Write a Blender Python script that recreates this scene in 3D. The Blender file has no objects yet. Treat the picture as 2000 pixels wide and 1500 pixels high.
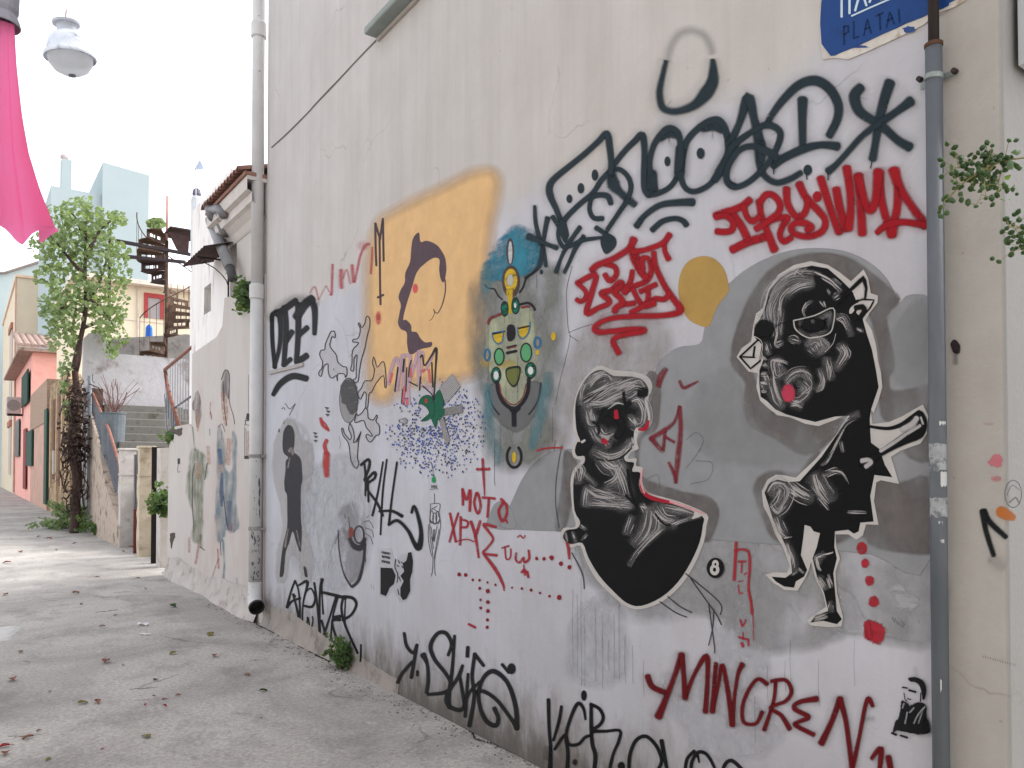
import bpy, bmesh, math, random
from mathutils import Vector, Matrix
from mathutils.geometry import tessellate_polygon
random.seed(7)
SC = bpy.context.scene
COL = SC.collection

# ------------------------------------------------------------------ camera, sky, sun, exposure
F = 1500.0                                   # focal length in photo pixels (photo 2000 x 1500)
DIST = 2.525                                 # camera to painted wall
YAW = math.atan2(1074.0, F)                  # wall direction sits this far left of the axis
PITCH = math.atan(0.0192)
cam = bpy.data.cameras.new('camera'); camo = bpy.data.objects.new('camera', cam); COL.objects.link(camo)
cam.sensor_width = 36.0; cam.lens = 36.0 * F / 2000.0
cam.shift_y = 135.0 / 2000.0
cam.clip_start = 0.05; cam.clip_end = 2000
camo.location = (-DIST, 0, 1.6)
camo.rotation_euler = (math.pi / 2 + PITCH, 0, -YAW)
SC.camera = camo
CM = Matrix.Translation(camo.location) @ camo.rotation_euler.to_matrix().to_4x4()
CR = CM.to_3x3(); CO = Vector(camo.location)

w = bpy.data.worlds.new('World'); SC.world = w; w.use_nodes = True
nt = w.node_tree; nt.nodes.clear()
out = nt.nodes.new('ShaderNodeOutputWorld'); bg = nt.nodes.new('ShaderNodeBackground')
sky = nt.nodes.new('ShaderNodeTexSky'); sky.sky_type = 'NISHITA'; sky.sun_disc = False
SUN_EL, SUN_AZ = math.radians(50), math.radians(97)     # azimuth clockwise from +Y
sky.sun_elevation = SUN_EL; sky.sun_rotation = SUN_AZ
sky.air_density = 1.0; sky.dust_density = 2.0; sky.ozone_density = 1.0
hs = nt.nodes.new('ShaderNodeHueSaturation'); hs.inputs['Saturation'].default_value = 0.22
hs.inputs['Value'].default_value = 1.5                  # bright white haze overcast
bg.inputs['Strength'].default_value = 0.12
nt.links.new(sky.outputs[0], hs.inputs['Color']); nt.links.new(hs.outputs[0], bg.inputs[0])
nt.links.new(bg.outputs[0], out.inputs[0])
sun = bpy.data.lights.new('sun', 'SUN'); suno = bpy.data.objects.new('sun', sun); COL.objects.link(suno)
sun.energy = .75; sun.angle = math.radians(28); sun.color = (1, .975, .94)
sd = Vector((math.sin(SUN_AZ) * math.cos(SUN_EL), math.cos(SUN_AZ) * math.cos(SUN_EL), math.sin(SUN_EL)))
suno.rotation_euler = (-sd).to_track_quat('-Z', 'Y').to_euler()
vs = SC.view_settings; vs.view_transform = 'Standard'; vs.look = 'None'; vs.exposure = 1.6; vs.gamma = 1
SC.cycles.transparent_max_bounces = 40
SC.cycles.max_bounces = 6

# ------------------------------------------------------------------ geometry of sight lines
def ray(px, py):
    d = CR @ Vector(((px - 1000) / F, (885 - py) / F, -1.0))
    return d
def onx(px, py, x=0.0):
    d = ray(px, py); t = (x - CO.x) / d.x
    return CO + d * t
def ony(px, py, y):
    d = ray(px, py); t = (y - CO.y) / d.y
    return CO + d * t
def onz(px, py, z=0.0):
    d = ray(px, py); t = (z - CO.z) / d.z
    return CO + d * t
def ond(px, py, depth):
    return CO + ray(px, py) * depth
def pxm(px):                                 # metres per photo pixel on the wall at column px
    d = ray(px, 885); return (DIST / d.x) / F

# ------------------------------------------------------------------ objects
def thing(name, label, cat, loc, group=None):
    o = bpy.data.objects.new(name, None); COL.objects.link(o)
    o.location = loc; o['label'] = label; o['category'] = cat
    o.empty_display_size = .1
    if group: o['group'] = group
    return o
def wloc(o):
    v = Vector((0, 0, 0))
    while o: v += Vector(o.location); o = o.parent
    return v
def tag(o, label, cat, group=None):
    o['label'] = label; o['category'] = cat
    if group: o['group'] = group
    return o
def copy_tree(o, parent=None):
    c = o.copy(); COL.objects.link(c)
    if parent: c.parent = parent
    for ch in list(o.children): copy_tree(ch, c)
    return c

class MB:
    def __init__(s): s.v = []; s.f = []; s.a = []; s.st = []; s.alpha = False
    def add(s, vs, fs, al=None, st=None):
        b = len(s.v); s.v += [tuple(p) for p in vs]; s.f += [tuple(i + b for i in f) for f in fs]
        s.a += al if al else [1.0] * len(vs)
        s.st += st if st else [(0, 0, 0)] * len(vs)
        if al: s.alpha = True
        return s
    def box(s, x0, x1, y0, y1, z0, z1):
        return s.add([(x0,y0,z0),(x1,y0,z0),(x1,y1,z0),(x0,y1,z0),(x0,y0,z1),(x1,y0,z1),(x1,y1,z1),(x0,y1,z1)],
                     [(3,2,1,0),(4,5,6,7),(0,1,5,4),(1,2,6,5),(2,3,7,6),(3,0,4,7)])
    def obox(s, c, ax, ay, az):              # centre and three half-axis vectors
        c, ax, ay, az = map(Vector, (c, ax, ay, az)); P = []
        for k in (-1, 1):
            for (i, j) in ((-1,-1),(1,-1),(1,1),(-1,1)): P.append(c + ax*i + ay*j + az*k)
        return s.add(P, [(3,2,1,0),(4,5,6,7),(0,1,5,4),(1,2,6,5),(2,3,7,6),(3,0,4,7)])
    def tube(s, pts, r, n=10, caps=True):
        pts = [Vector(p) for p in pts]; rs = r if isinstance(r, (list, tuple)) else [r] * len(pts)
        V = []; up = None
        for i, p in enumerate(pts):
            d = (pts[min(i+1, len(pts)-1)] - pts[max(i-1, 0)]).normalized()
            if up is None:
                up = d.orthogonal().normalized()
            up = (up - d * up.dot(d))
            up = up.normalized() if up.length > 1e-6 else d.orthogonal().normalized()
            sd_ = d.cross(up)
            for k in range(n):
                a = 2 * math.pi * k / n
                V.append(p + (up * math.cos(a) + sd_ * math.sin(a)) * rs[i])
        Fc = []
        for i in range(len(pts) - 1):
            for k in range(n):
                Fc.append((i*n+k, i*n+(k+1) % n, (i+1)*n+(k+1) % n, (i+1)*n+k))
        if caps:
            Fc.append(tuple(range(n))[::-1]); Fc.append(tuple(range((len(pts)-1)*n, len(pts)*n)))
        return s.add(V, Fc)
    def lathe(s, prof, c, n=24, axis=None):  # prof: (r, h) along axis
        c = Vector(c); ax = Vector(axis or (0, 0, 1)).normalized(); u = ax.orthogonal().normalized(); v_ = ax.cross(u)
        V = []
        for (r, h) in prof:
            for k in range(n):
                a = 2*math.pi*k/n; V.append(c + ax*h + (u*math.cos(a) + v_*math.sin(a))*r)
        Fc = [(i*n+k, i*n+(k+1) % n, (i+1)*n+(k+1) % n, (i+1)*n+k) for i in range(len(prof)-1) for k in range(n)]
        return s.add(V, Fc)
    def prism(s, poly, ext):                 # planar polygon of 3-D points, extruded by vector
        P = [Vector(p) for p in poly]; e = Vector(ext); n = len(P)
        tri = tessellate_polygon([P])
        fs = [tuple(t) for t in tri] + [tuple(i + n for i in t)[::-1] for t in tri]
        fs += [(i, (i+1) % n, n + (i+1) % n, n + i) for i in range(n)]
        return s.add(P + [p + e for p in P], fs)
    def build(s, name, m, parent=None, smooth=False, label=None, fix=True):
        off = wloc(parent) if parent else Vector((0, 0, 0))
        me = bpy.data.meshes.new(name)
        me.from_pydata([(p[0]-off.x, p[1]-off.y, p[2]-off.z) for p in s.v], [], s.f)
        if s.alpha:
            at = me.attributes.new('a', 'FLOAT', 'POINT'); at.data.foreach_set('value', s.a)
            at = me.attributes.new('st', 'FLOAT_VECTOR', 'POINT'); at.data.foreach_set('vector', [c for t in s.st for c in t])
        elif fix:
            bm = bmesh.new(); bm.from_mesh(me); bmesh.ops.recalc_face_normals(bm, faces=bm.faces); bm.to_mesh(me); bm.free()
        if smooth:
            me.polygons.foreach_set('use_smooth', [True] * len(me.polygons))
        me.materials.append(m); me.update()
        o = bpy.data.objects.new(name, me); COL.objects.link(o)
        if parent: o.parent = parent
        if label: o['label'] = label
        return o

def bevel(o, width=.01, seg=2, ang=35):
    md = o.modifiers.new('bevel', 'BEVEL'); md.width = width; md.segments = seg
    md.limit_method = 'ANGLE'; md.angle_limit = math.radians(ang); return o

# ------------------------------------------------------------------ materials
def lin(c):
    c /= 255.0
    return c / 12.92 if c <= .04045 else ((c + .055) / 1.055) ** 2.4
KALB = 0.80
def C(r, g, b, k=None):                      # paint colour as it reads under the open sky of the alley
    k = k or KALB
    return tuple(min(.88, lin(x) * k) for x in (r, g, b)) + (1,)
def nn(t, ty, **kw):
    n = t.nodes.new(ty)
    for k, v in kw.items():
        if k in n.inputs.keys(): n.inputs[k].default_value = v
        else: setattr(n, k, v)
    return n
def base(name, rough=.85, metallic=0.0, spec=.25):
    m = bpy.data.materials.new(name); m.use_nodes = True; t = m.node_tree; t.nodes.clear()
    o = t.nodes.new('ShaderNodeOutputMaterial'); p = t.nodes.new('ShaderNodeBsdfPrincipled')
    p.inputs['Roughness'].default_value = rough; p.inputs['Metallic'].default_value = metallic
    p.inputs['Specular IOR Level'].default_value = .25
    t.links.new(p.outputs[0], o.inputs[0]); return m, t, p, o
def noise(t, scale, detail=4, rough=.55, vec=None, stretch=None, dist=0):
    n = nn(t, 'ShaderNodeTexNoise', Scale=scale, Detail=detail, Roughness=rough, Distortion=dist)
    if vec is None:
        g = t.nodes.get('GEO') or t.nodes.new('ShaderNodeNewGeometry'); g.name = 'GEO'; vec = g.outputs['Position']
    if stretch:
        mp = nn(t, 'ShaderNodeMapping'); mp.inputs['Scale'].default_value = stretch
        t.links.new(vec, mp.inputs[0]); vec = mp.outputs[0]
    t.links.new(vec, n.inputs['Vector']); return n.outputs['Fac']
def ramp(t, fac, p0, p1, c0=(0,0,0,1), c1=(1,1,1,1)):
    r = t.nodes.new('ShaderNodeValToRGB'); e = r.color_ramp.elements
    e[0].position = p0; e[1].position = p1; e[0].color = c0; e[1].color = c1
    t.links.new(fac, r.inputs[0]); return r.outputs[0]
def mixc(t, fac, a, b, mode='MIX'):
    m = t.nodes.new('ShaderNodeMix'); m.data_type = 'RGBA'; m.blend_type = mode
    for s, v in ((0, fac), (6, a), (7, b)):
        if isinstance(v, bpy.types.NodeSocket): t.links.new(v, m.inputs[s])
        else: m.inputs[s].default_value = v
    return m.outputs[2]
def mth(t, op, a, b=None, c=None, clamp=False):
    m = t.nodes.new('ShaderNodeMath'); m.operation = op; m.use_clamp = clamp
    for i, v in enumerate((a, b, c)):
        if v is None: continue
        if isinstance(v, bpy.types.NodeSocket): t.links.new(v, m.inputs[i])
        else: m.inputs[i].default_value = v
    return m.outputs[0]
def bump(t, p, h, dist=.002, strength=.6):
    b = nn(t, 'ShaderNodeBump', Strength=strength, Distance=dist)
    t.links.new(h, b.inputs['Height']); t.links.new(b.outputs[0], p.inputs['Normal'])
def mul(c, k): return tuple(min(1, x*k) for x in c[:3]) + (1,)

_mats = {}
def M(name, col, rough=.85, var=.14, scale=5.0, metallic=0.0, bd=0.0, bs=70.0, dirt=None, dscale=1.6, dthr=(.52,.7), stretch=None):
    if name in _mats: return _mats[name]
    m, t, p, o = base(name, rough, metallic)
    n = noise(t, scale, 6, .6, stretch=stretch)
    c = mixc(t, ramp(t, n, .3, .7), mul(col, 1-var), mul(col, 1+var))
    if dirt:
        d = ramp(t, noise(t, dscale, 8, .65, stretch=stretch), dthr[0], dthr[1])
        c = mixc(t, d, c, dirt)
    t.links.new(c, p.inputs['Base Color'])
    if bd: bump(t, p, noise(t, bs, 5, .6), bd)
    _mats[name] = m; return m

def stucco_h(t):
    return mth(t, 'ADD', mth(t, 'MULTIPLY', noise(t, 55, 5, .65), .7), mth(t, 'MULTIPLY', noise(t, 9, 3), .6))

def paint(col, kind='spray', op=1.0, rough=.7):
    """paint lying on the wall: 'spray' has misty grainy edges, 'brush' dry streaks along the stroke, 'wash' is thin and blotchy, 'flat' is opaque"""
    key = ('paint', tuple(round(x, 4) for x in col), kind, op)
    if key in _mats: return _mats[key]
    m, t, p, o = base('paint_' + kind, rough)
    p.inputs['Specular IOR Level'].default_value = .12
    a = nn(t, 'ShaderNodeAttribute', attribute_name='a').outputs['Fac']
    st = nn(t, 'ShaderNodeAttribute', attribute_name='st').outputs['Vector']
    if kind == 'spray':
        n = noise(t, 260, 2, .5)
        al = mth(t, 'MULTIPLY', mth(t, 'POWER', a, 1.25), mth(t, 'ADD', mth(t, 'MULTIPLY', n, mth(t, 'SUBTRACT', 1.6, a)), mth(t, 'ADD', mth(t, 'MULTIPLY', a, .75), .2)), clamp=True)
        vv = noise(t, 14, 3)
    elif kind == 'brush':
        n = noise(t, 1.0, 4, .7, vec=st, stretch=(9, 150, 1))
        n2 = noise(t, 38, 3, .6)
        al = mth(t, 'MULTIPLY', a, ramp(t, mth(t, 'ADD', mth(t, 'MULTIPLY', n, .75), mth(t, 'MULTIPLY', n2, .3)), .33, .52), clamp=True)
        vv = n
    elif kind == 'dry':
        n = noise(t, 1.0, 6, .72, vec=st, stretch=(16, 120, 1)); n2 = noise(t, 24, 5, .65)
        al = mth(t, 'MULTIPLY', a, ramp(t, mth(t, 'ADD', mth(t, 'MULTIPLY', n, .65), mth(t, 'MULTIPLY', n2, .4)), .40, .70), clamp=True)
        vv = n2
    elif kind == 'wash':
        n = noise(t, 5, 5, .5); n2 = noise(t, 3.0, 4, .5, stretch=(1, 2.2, 1))
        al = mth(t, 'MULTIPLY', a, ramp(t, mth(t, 'ADD', mth(t, 'MULTIPLY', n, .6), mth(t, 'MULTIPLY', n2, .4)), .3, .62), clamp=True)
        vv = noise(t, 11, 6, .7)
    else:
        al = a; vv = noise(t, 8, 6, .65)
    if op < 1: al = mth(t, 'MULTIPLY', al, op)
    var = {'spray': .1, 'brush': .2, 'dry': .35, 'wash': .14, 'flat': .09}[kind]
    c = mixc(t, ramp(t, vv, .3, .7), mul(col, 1-var), mul(col, 1+var))
    t.links.new(c, p.inputs['Base Color']); t.links.new(al, p.inputs['Alpha'])
    bump(t, p, stucco_h(t), .0025, .55)
    _mats[key] = m; return m

def wall_mat():
    m, t, p, o = base('painted_stucco', .88)
    g = t.nodes.new('ShaderNodeNewGeometry'); g.name = 'GEO'
    sx = t.nodes.new('ShaderNodeSeparateXYZ'); t.links.new(g.outputs['Position'], sx.inputs[0])
    y, z = sx.outputs[1], sx.outputs[2]
    cream = mixc(t, ramp(t, noise(t, 2.2, 7, .65), .3, .72), C(199, 193, 189, .80), C(211, 206, 202, .80))
    streak = ramp(t, noise(t, 1.0, 6, .65, stretch=(3, 7, .45)), .42, .75)
    cream = mixc(t, mth(t, 'MULTIPLY', streak, .62), cream, C(186, 179, 174, .80))
    lav = mixc(t, ramp(t, noise(t, 1.7, 7, .68), .3, .7), C(184, 183, 189, .88), C(199, 199, 207, .88))
    lav = mixc(t, mth(t, 'MULTIPLY', ramp(t, noise(t, 1.3, 7, .7, stretch=(2, 4, .6)), .45, .75), .55), lav, C(174, 169, 171, .88))
    # repainted band below about three metres, only left of the conduit
    edge = mth(t, 'ADD', z, mth(t, 'MULTIPLY', mth(t, 'SUBTRACT', noise(t, 1.6, 5, .6), .5), .55))
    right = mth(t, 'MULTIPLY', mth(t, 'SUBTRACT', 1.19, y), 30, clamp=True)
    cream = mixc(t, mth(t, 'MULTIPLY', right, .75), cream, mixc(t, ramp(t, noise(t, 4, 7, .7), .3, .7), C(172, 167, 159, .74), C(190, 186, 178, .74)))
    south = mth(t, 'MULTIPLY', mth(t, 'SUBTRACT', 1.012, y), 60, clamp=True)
    cream = mixc(t, south, cream, C(128, 127, 125, .7))  # south corner face darkened in its colour, standing in for shade
    low = mth(t, 'MULTIPLY', mth(t, 'SUBTRACT', 3.18, edge), 5.0, clamp=True)
    left = mth(t, 'MULTIPLY', mth(t, 'SUBTRACT', y, 1.2), 80, clamp=True)
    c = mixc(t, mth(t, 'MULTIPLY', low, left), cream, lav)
    # splash grime rising from the ground
    gr = mth(t, 'ADD', z, mth(t, 'MULTIPLY', mth(t, 'SUBTRACT', noise(t, 4.5, 7, .7, stretch=(1, 1.6, .6)), .5), .75))
    gf = mth(t, 'MULTIPLY', mth(t, 'SUBTRACT', .46, gr), 2.6, clamp=True)
    c = mixc(t, mth(t, 'MULTIPLY', gf, .9), c, C(104, 96, 87))
    gf2 = mth(t, 'MULTIPLY', mth(t, 'SUBTRACT', .2, gr), 5, clamp=True)
    c = mixc(t, mth(t, 'MULTIPLY', gf2, .8), c, C(56, 51, 45))
    gf3 = mth(t, 'MULTIPLY', mth(t, 'SUBTRACT', 1.15, gr), .9, clamp=True)
    c = mixc(t, mth(t, 'MULTIPLY', gf3, .3), c, C(150, 143, 138))
    vn = nn(t, 'ShaderNodeTexNoise', Scale=2.5, Detail=5.0); t.links.new(g.outputs['Position'], vn.inputs['Vector'])
    vs2 = t.nodes.new('ShaderNodeVectorMath'); vs2.operation = 'SCALE'; vs2.inputs[3].default_value = .45; t.links.new(vn.outputs['Color'], vs2.inputs[0])
    va = t.nodes.new('ShaderNodeVectorMath'); va.operation = 'ADD'; t.links.new(g.outputs['Position'], va.inputs[0]); t.links.new(vs2.outputs[0], va.inputs[1])
    vo = nn(t, 'ShaderNodeTexVoronoi', Scale=.62); vo.feature = 'DISTANCE_TO_EDGE'; t.links.new(va.outputs[0], vo.inputs['Vector'])
    ck = mth(t, 'MULTIPLY', ramp(t, vo.outputs['Distance'], .0012, .0042, (1,1,1,1), (0,0,0,1)), ramp(t, noise(t, 1.1, 3), .5, .6))
    c = mixc(t, mth(t, 'MULTIPLY', ck, .4), c, C(120, 112, 108))
    # chips and spots
    sp = ramp(t, noise(t, 24, 3, .5), .735, .76)
    c = mixc(t, mth(t, 'MULTIPLY', sp, .35), c, C(120, 112, 106))
    t.links.new(c, p.inputs['Base Color'])
    bump(t, p, stucco_h(t), .0035, .7)
    return m

def ground_mat():
    m, t, p, o = base('worn_concrete', .9)
    n1 = ramp(t, noise(t, .62, 8, .62, dist=.8), .4, .6)
    c = mixc(t, n1, C(164, 158, 152, 1.0), C(190, 184, 177, 1.0))
    n2 = ramp(t, noise(t, 1.9, 9, .74, stretch=(1, .7, 1)), .5, .66)
    c = mixc(t, mth(t, 'MULTIPLY', n2, .55), c, C(118, 114, 112, .95))
    n3 = ramp(t, noise(t, 5.5, 6, .7), .62, .72)
    c = mixc(t, mth(t, 'MULTIPLY', n3, .6), c, C(214, 207, 200, 1.1))
    n5 = ramp(t, noise(t, 3.2, 5, .6, stretch=(1.4, 1, 1)), .66, .72)
    c = mixc(t, mth(t, 'MULTIPLY', n5, .5), c, C(112, 120, 128, .95))
    n4 = ramp(t, noise(t, 38, 6, .8), .36, .62)
    c = mixc(t, mth(t, 'MULTIPLY', mth(t, 'SUBTRACT', 1.0, n4), .55), c, C(104, 98, 94))
    n6 = ramp(t, noise(t, 17, 6, .75, stretch=(1.6, .7, 1)), .58, .7)
    c = mixc(t, mth(t, 'MULTIPLY', n6, .6), c, C(110, 106, 106))
    g = t.nodes['GEO']
    vm = t.nodes.new('ShaderNodeVectorMath'); vm.operation = 'ADD'
    nz = nn(t, 'ShaderNodeTexNoise', Scale=1.8, Detail=6.0); t.links.new(g.outputs['Position'], nz.inputs['Vector'])
    sc = t.nodes.new('ShaderNodeVectorMath'); sc.operation = 'SCALE'; sc.inputs[3].default_value = .5
    t.links.new(nz.outputs['Color'], sc.inputs[0]); t.links.new(g.outputs['Position'], vm.inputs[0]); t.links.new(sc.outputs[0], vm.inputs[1])
    vo = nn(t, 'ShaderNodeTexVoronoi', Scale=.42); vo.feature = 'DISTANCE_TO_EDGE'; t.links.new(vm.outputs[0], vo.inputs['Vector'])
    cr = ramp(t, vo.outputs['Distance'], .002, .007, (1,1,1,1), (0,0,0,1))
    crm = mth(t, 'MULTIPLY', cr, ramp(t, noise(t, .9, 3), .5, .6))
    c = mixc(t, mth(t, 'MULTIPLY', crm, .45), c, C(96, 90, 85))
    t.links.new(c, p.inputs['Base Color'])
    h = mth(t, 'ADD', mth(t, 'MULTIPLY', noise(t, 70, 5, .7), .35), mth(t, 'MULTIPLY', noise(t, 6, 6, .6), 1.0))
    h = mth(t, 'SUBTRACT', h, mth(t, 'MULTIPLY', crm, .6))
    bump(t, p, h, .012, .6)
    return m

def leaf_mat(name, c0, c1):
    if name in _mats: return _mats[name]
    m, t, p, o = base(name, .55)
    c = mixc(t, ramp(t, noise(t, 7, 4, .6), .35, .65), c0, c1)
    t.links.new(c, p.inputs['Base Color'])
    tr = t.nodes.new('ShaderNodeBsdfTranslucent'); t.links.new(mixc(t, .5, c, (.35, .5, .05, 1)), tr.inputs[0])
    mx = t.nodes.new('ShaderNodeMixShader'); mx.inputs[0].default_value = .35
    t.links.new(p.outputs[0], mx.inputs[1]); t.links.new(tr.outputs[0], mx.inputs[2]); t.links.new(mx.outputs[0], o.inputs[0])
    _mats[name] = m; return m

# ------------------------------------------------------------------ paint on the wall plane
LAY = [0.0020]
def catmull(P, sub=6, closed=False):
    n = len(P)
    if n < 3 and not closed:
        return [P[0] + (P[1]-P[0])*(k/4) for k in range(5)] if n == 2 else P
    R = []; rng = n if closed else n - 1
    for i in range(rng):
        if closed: a, b, c, d = P[(i-1) % n], P[i], P[(i+1) % n], P[(i+2) % n]
        else: a, b, c, d = P[max(i-1, 0)], P[i], P[i+1], P[min(i+2, n-1)]
        for k in range(sub):
            s = k/sub
            R.append(.5*((2*b) + (c-a)*s + (2*a-5*b+4*c-d)*s*s + (3*b-a-3*c+d)*s**3))
    if not closed: R.append(P[-1])
    return R

class Art:
    """one painted piece on the plane x = -off; coordinates come from an enlargement (x0, y0, scale) of the photograph and are carried to the wall"""
    def __init__(s, reg=(0, 0, 1), lay=None, step=.000002, mist=False):
        s.step = step; s.mist = mist
        LAY[0] += .00006
        s.reg = reg; s.mb = MB(); s.L0 = lay
    def off(s):
        if s.L0 is not None: s.L0 += .00001; return s.L0
        LAY[0] += s.step; return LAY[0]
    def w(s, p):
        x, y = s.reg[0] + p[0]*s.reg[2], s.reg[1] + p[1]*s.reg[2]
        q = onx(x, y); return Vector((q.y, q.z)), pxm(x)*s.reg[2]
    def stroke(s, pts, wd, soft=.35, sub=6, tip=None, smooth=True, al=1.0, sharp=False):
        """wd: full width in enlargement px, one number or a list spread along the stroke; every vertex is carried to the wall plane"""
        if s.mist and al == 1.0:
            s.mist = False
            big = [q*1.45+8 for q in wd] if isinstance(wd, (list, tuple)) else wd*1.45+8
            s.stroke(pts, big, 1.1, 3, al=.24, sharp=sharp); s.mist = True
        P = [Vector(p) for p in pts]
        if sharp:
            R = []
            for i in range(len(P)-1):
                for j in range(4): R.append(P[i].lerp(P[i+1], j/4))
            R.append(P[-1])
        else: R = catmull(P, sub)
        n = len(R)
        if isinstance(wd, (list, tuple)):
            W = []
            for i in range(n):
                f = i/(n-1)*(len(wd)-1); j = min(int(f), len(wd)-2); W.append((wd[j]*(1-(f-j)) + wd[j+1]*(f-j)))
        else: W = [wd]*n
        W = [x*.5 for x in W]
        d0 = (R[0]-R[1]); d0 = d0.normalized() if d0.length > 0 else Vector((1, 0))
        d1 = (R[-1]-R[-2]); d1 = d1.normalized() if d1.length > 0 else Vector((1, 0))
        pre = [(R[0]+d0*W[0]*math.sin(q), W[0]*math.cos(q)) for q in (1.45, 1.1, .7, .35)]
        post = [(R[-1]+d1*W[-1]*math.sin(q), W[-1]*math.cos(q)) for q in (.35, .7, 1.1, 1.45)]
        R2 = [p for p, _ in pre] + R + [p for p, _ in post]; W2 = [x for _, x in pre] + W + [x for _, x in post]
        o = s.off(); V = []; A = []; S = []; acc = 0; sd_ = random.random()*50
        prev = None; wmax = max(W); k = s.w(R[0])[1]
        for i, p in enumerate(R2):
            d = R2[min(i+1, len(R2)-1)] - R2[max(i-1, 0)]
            if d.length < 1e-9: d = Vector((1, 0))
            d.normalize(); nrm = Vector((-d.y, d.x))
            if prev is not None: acc += (p-prev).length*k
            prev = p
            full = W2[i]; sf = soft*wmax
            cap = 1.0
            if i < 4: cap = (0, .35, .8, 1)[i]
            elif i >= len(R2)-4: cap = (1, .8, .35, 0)[i-len(R2)+4]
            for (q, t_) in ((full+sf*.95, 0), (max(full-sf*.7, full*.3), cap), (0, cap), (-max(full-sf*.7, full*.3), cap), (-full-sf*.95, 0)):
                v = s.w(p + nrm*q)[0]; V.append((-o-i*8e-7, v.x, v.y)); A.append(t_*al); S.append((acc+sd_, q*k, 0))
        Fc = [(5*i+j, 5*i+j+1, 5*i+j+6, 5*i+j+5) for i in range(len(R2)-1) for j in range(4)]
        s.mb.add(V, Fc, A, S); return s
    def poly(s, pts, soft=0, smooth=True, jit=0, al=1.0, sub=5):
        P = [Vector(p) for p in pts]
        R = catmull(P, sub, True) if smooth else P
        if jit: R = [p + Vector((random.uniform(-1, 1), random.uniform(-1, 1)))*jit for p in R]
        area = sum(R[i].x*R[(i+1) % len(R)].y - R[(i+1) % len(R)].x*R[i].y for i in range(len(R)))
        sg = 1 if area > 0 else -1
        o = s.off(); n = len(R); Wd = [s.w(p)[0] for p in R]
        V = [(-o, p.x, p.y) for p in Wd]; A = [al]*n; S = [(p.x*.2, p.y*.2, 0) for p in Wd]
        Fc = [tuple(t) for t in tessellate_polygon([[Vector((p.x, p.y, 0)) for p in R]])]
        if soft:
            for lv, (m_, q_) in enumerate(((.35, .62), (1, 0))):
                for i, p in enumerate(R):
                    d = R[(i+2) % n] - R[i-2]
                    d = d.normalized() if d.length > 1e-9 else Vector((1, 0))
                    q = s.w(p + Vector((d.y, -d.x))*sg*soft*m_)[0]
                    V.append((-o-.000003*(lv+1), q.x, q.y)); A.append(q_*al); S.append((q.x*.2, q.y*.2, 0))
                Fc += [(n*lv+i, n*lv+(i+1) % n, n*(lv+1)+(i+1) % n, n*(lv+1)+i) for i in range(n)]
        s.mb.add(V, Fc, A, S); return s
    def hair(s, pts, wd, den=1.0, rg=random.Random(9)):
        """a bristly brush mark: thin tapering strokes side by side"""
        P = [Vector(p) for p in pts]; mean = sum(wd)/len(wd) if isinstance(wd, (list, tuple)) else wd
        k = int(max(4, mean/3.4*den))
        for _ in range(k):
            f = rg.gauss(0, .36)*mean; Q = []
            for i, p in enumerate(P):
                d = P[min(i+1, len(P)-1)] - P[max(i-1, 0)]; d = d.normalized() if d.length else Vector((1, 0))
                Q.append(p + Vector((-d.y, d.x))*(f + rg.gauss(0, mean*.06)))
            t0, t1 = rg.uniform(-.08, .35), rg.uniform(.6, 1.08)
            R = catmull(Q, 6) if len(Q) > 2 else [Q[0].lerp(Q[1], i/6) for i in range(7)]
            i0, i1 = max(0, int(t0*len(R))), min(len(R)-1, int(t1*len(R)))
            if i1-i0 < 2: continue
            R = R[i0:i1+1][::2] if i1-i0 > 5 else R[i0:i1+1]
            s.stroke([tuple(p) for p in R], (rg.uniform(.5, 2), rg.uniform(2.5, 7), rg.uniform(2, 5), rg.uniform(.3, 1.5)), .5, sub=2, al=rg.uniform(.3, 1.0))
        return s
    def dot(s, x, y, rx, ry=None, soft=.3, al=1.0, n=14, jit=0):
        ry = ry or rx
        pts = [(x+rx*math.cos(2*math.pi*i/n)*(1+random.uniform(-jit, jit)), y+ry*math.sin(2*math.pi*i/n)*(1+random.uniform(-jit, jit))) for i in range(n)]
        return s.poly(pts, soft=soft*min(rx, ry), smooth=False, al=al)
    def ring(s, x, y, rx, ry, wd, soft=.3, a0=0, a1=360):
        n = 22; pts = [(x+rx*math.cos(math.radians(a0+(a1-a0)*i/n)), y+ry*math.sin(math.radians(a0+(a1-a0)*i/n))) for i in range(n+1)]
        return s.stroke(pts, wd, soft, sub=2)
    def done(s, name, m, parent, label=None):
        return s.mb.build(name, m, parent, label=label)

# ------------------------------------------------------------------ ground
def slab(name, x0, x1, y0, y1, z, m, kind='structure'):
    b = MB(); b.add([(x0,y0,z),(x1,y0,z),(x1,y1,z),(x0,y1,z)], [(0,1,2,3)])
    o = b.build(name, m); o['kind'] = kind; return o
slab('ground', -250, 250, -60, 450, 0, ground_mat())

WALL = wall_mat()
BLACKM = M('black_hollow', (.01,.01,.011,1), .9, .1)
cementm = M('cement_skirt', C(160,151,144), .92, .16, 4, bd=.006, bs=40, dirt=C(110,104,97), dscale=5)

# ------------------------------------------------------------------ the painted house on the corner
Y0, Y1, HX, HZ = 1.0, 7.86, 7.0, 8.2
house = thing('corner_house', 'large cream stucco house on the right, its whole alley wall covered in graffiti and murals', 'house', (0, 4.4, 0))
b = MB()
n = 8; r = .014                                         # rounded street corner
sec = [(r - r*math.cos(a), Y0 + r - r*math.sin(a)) for a in [math.pi/2*i/n for i in range(n+1)]]
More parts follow.
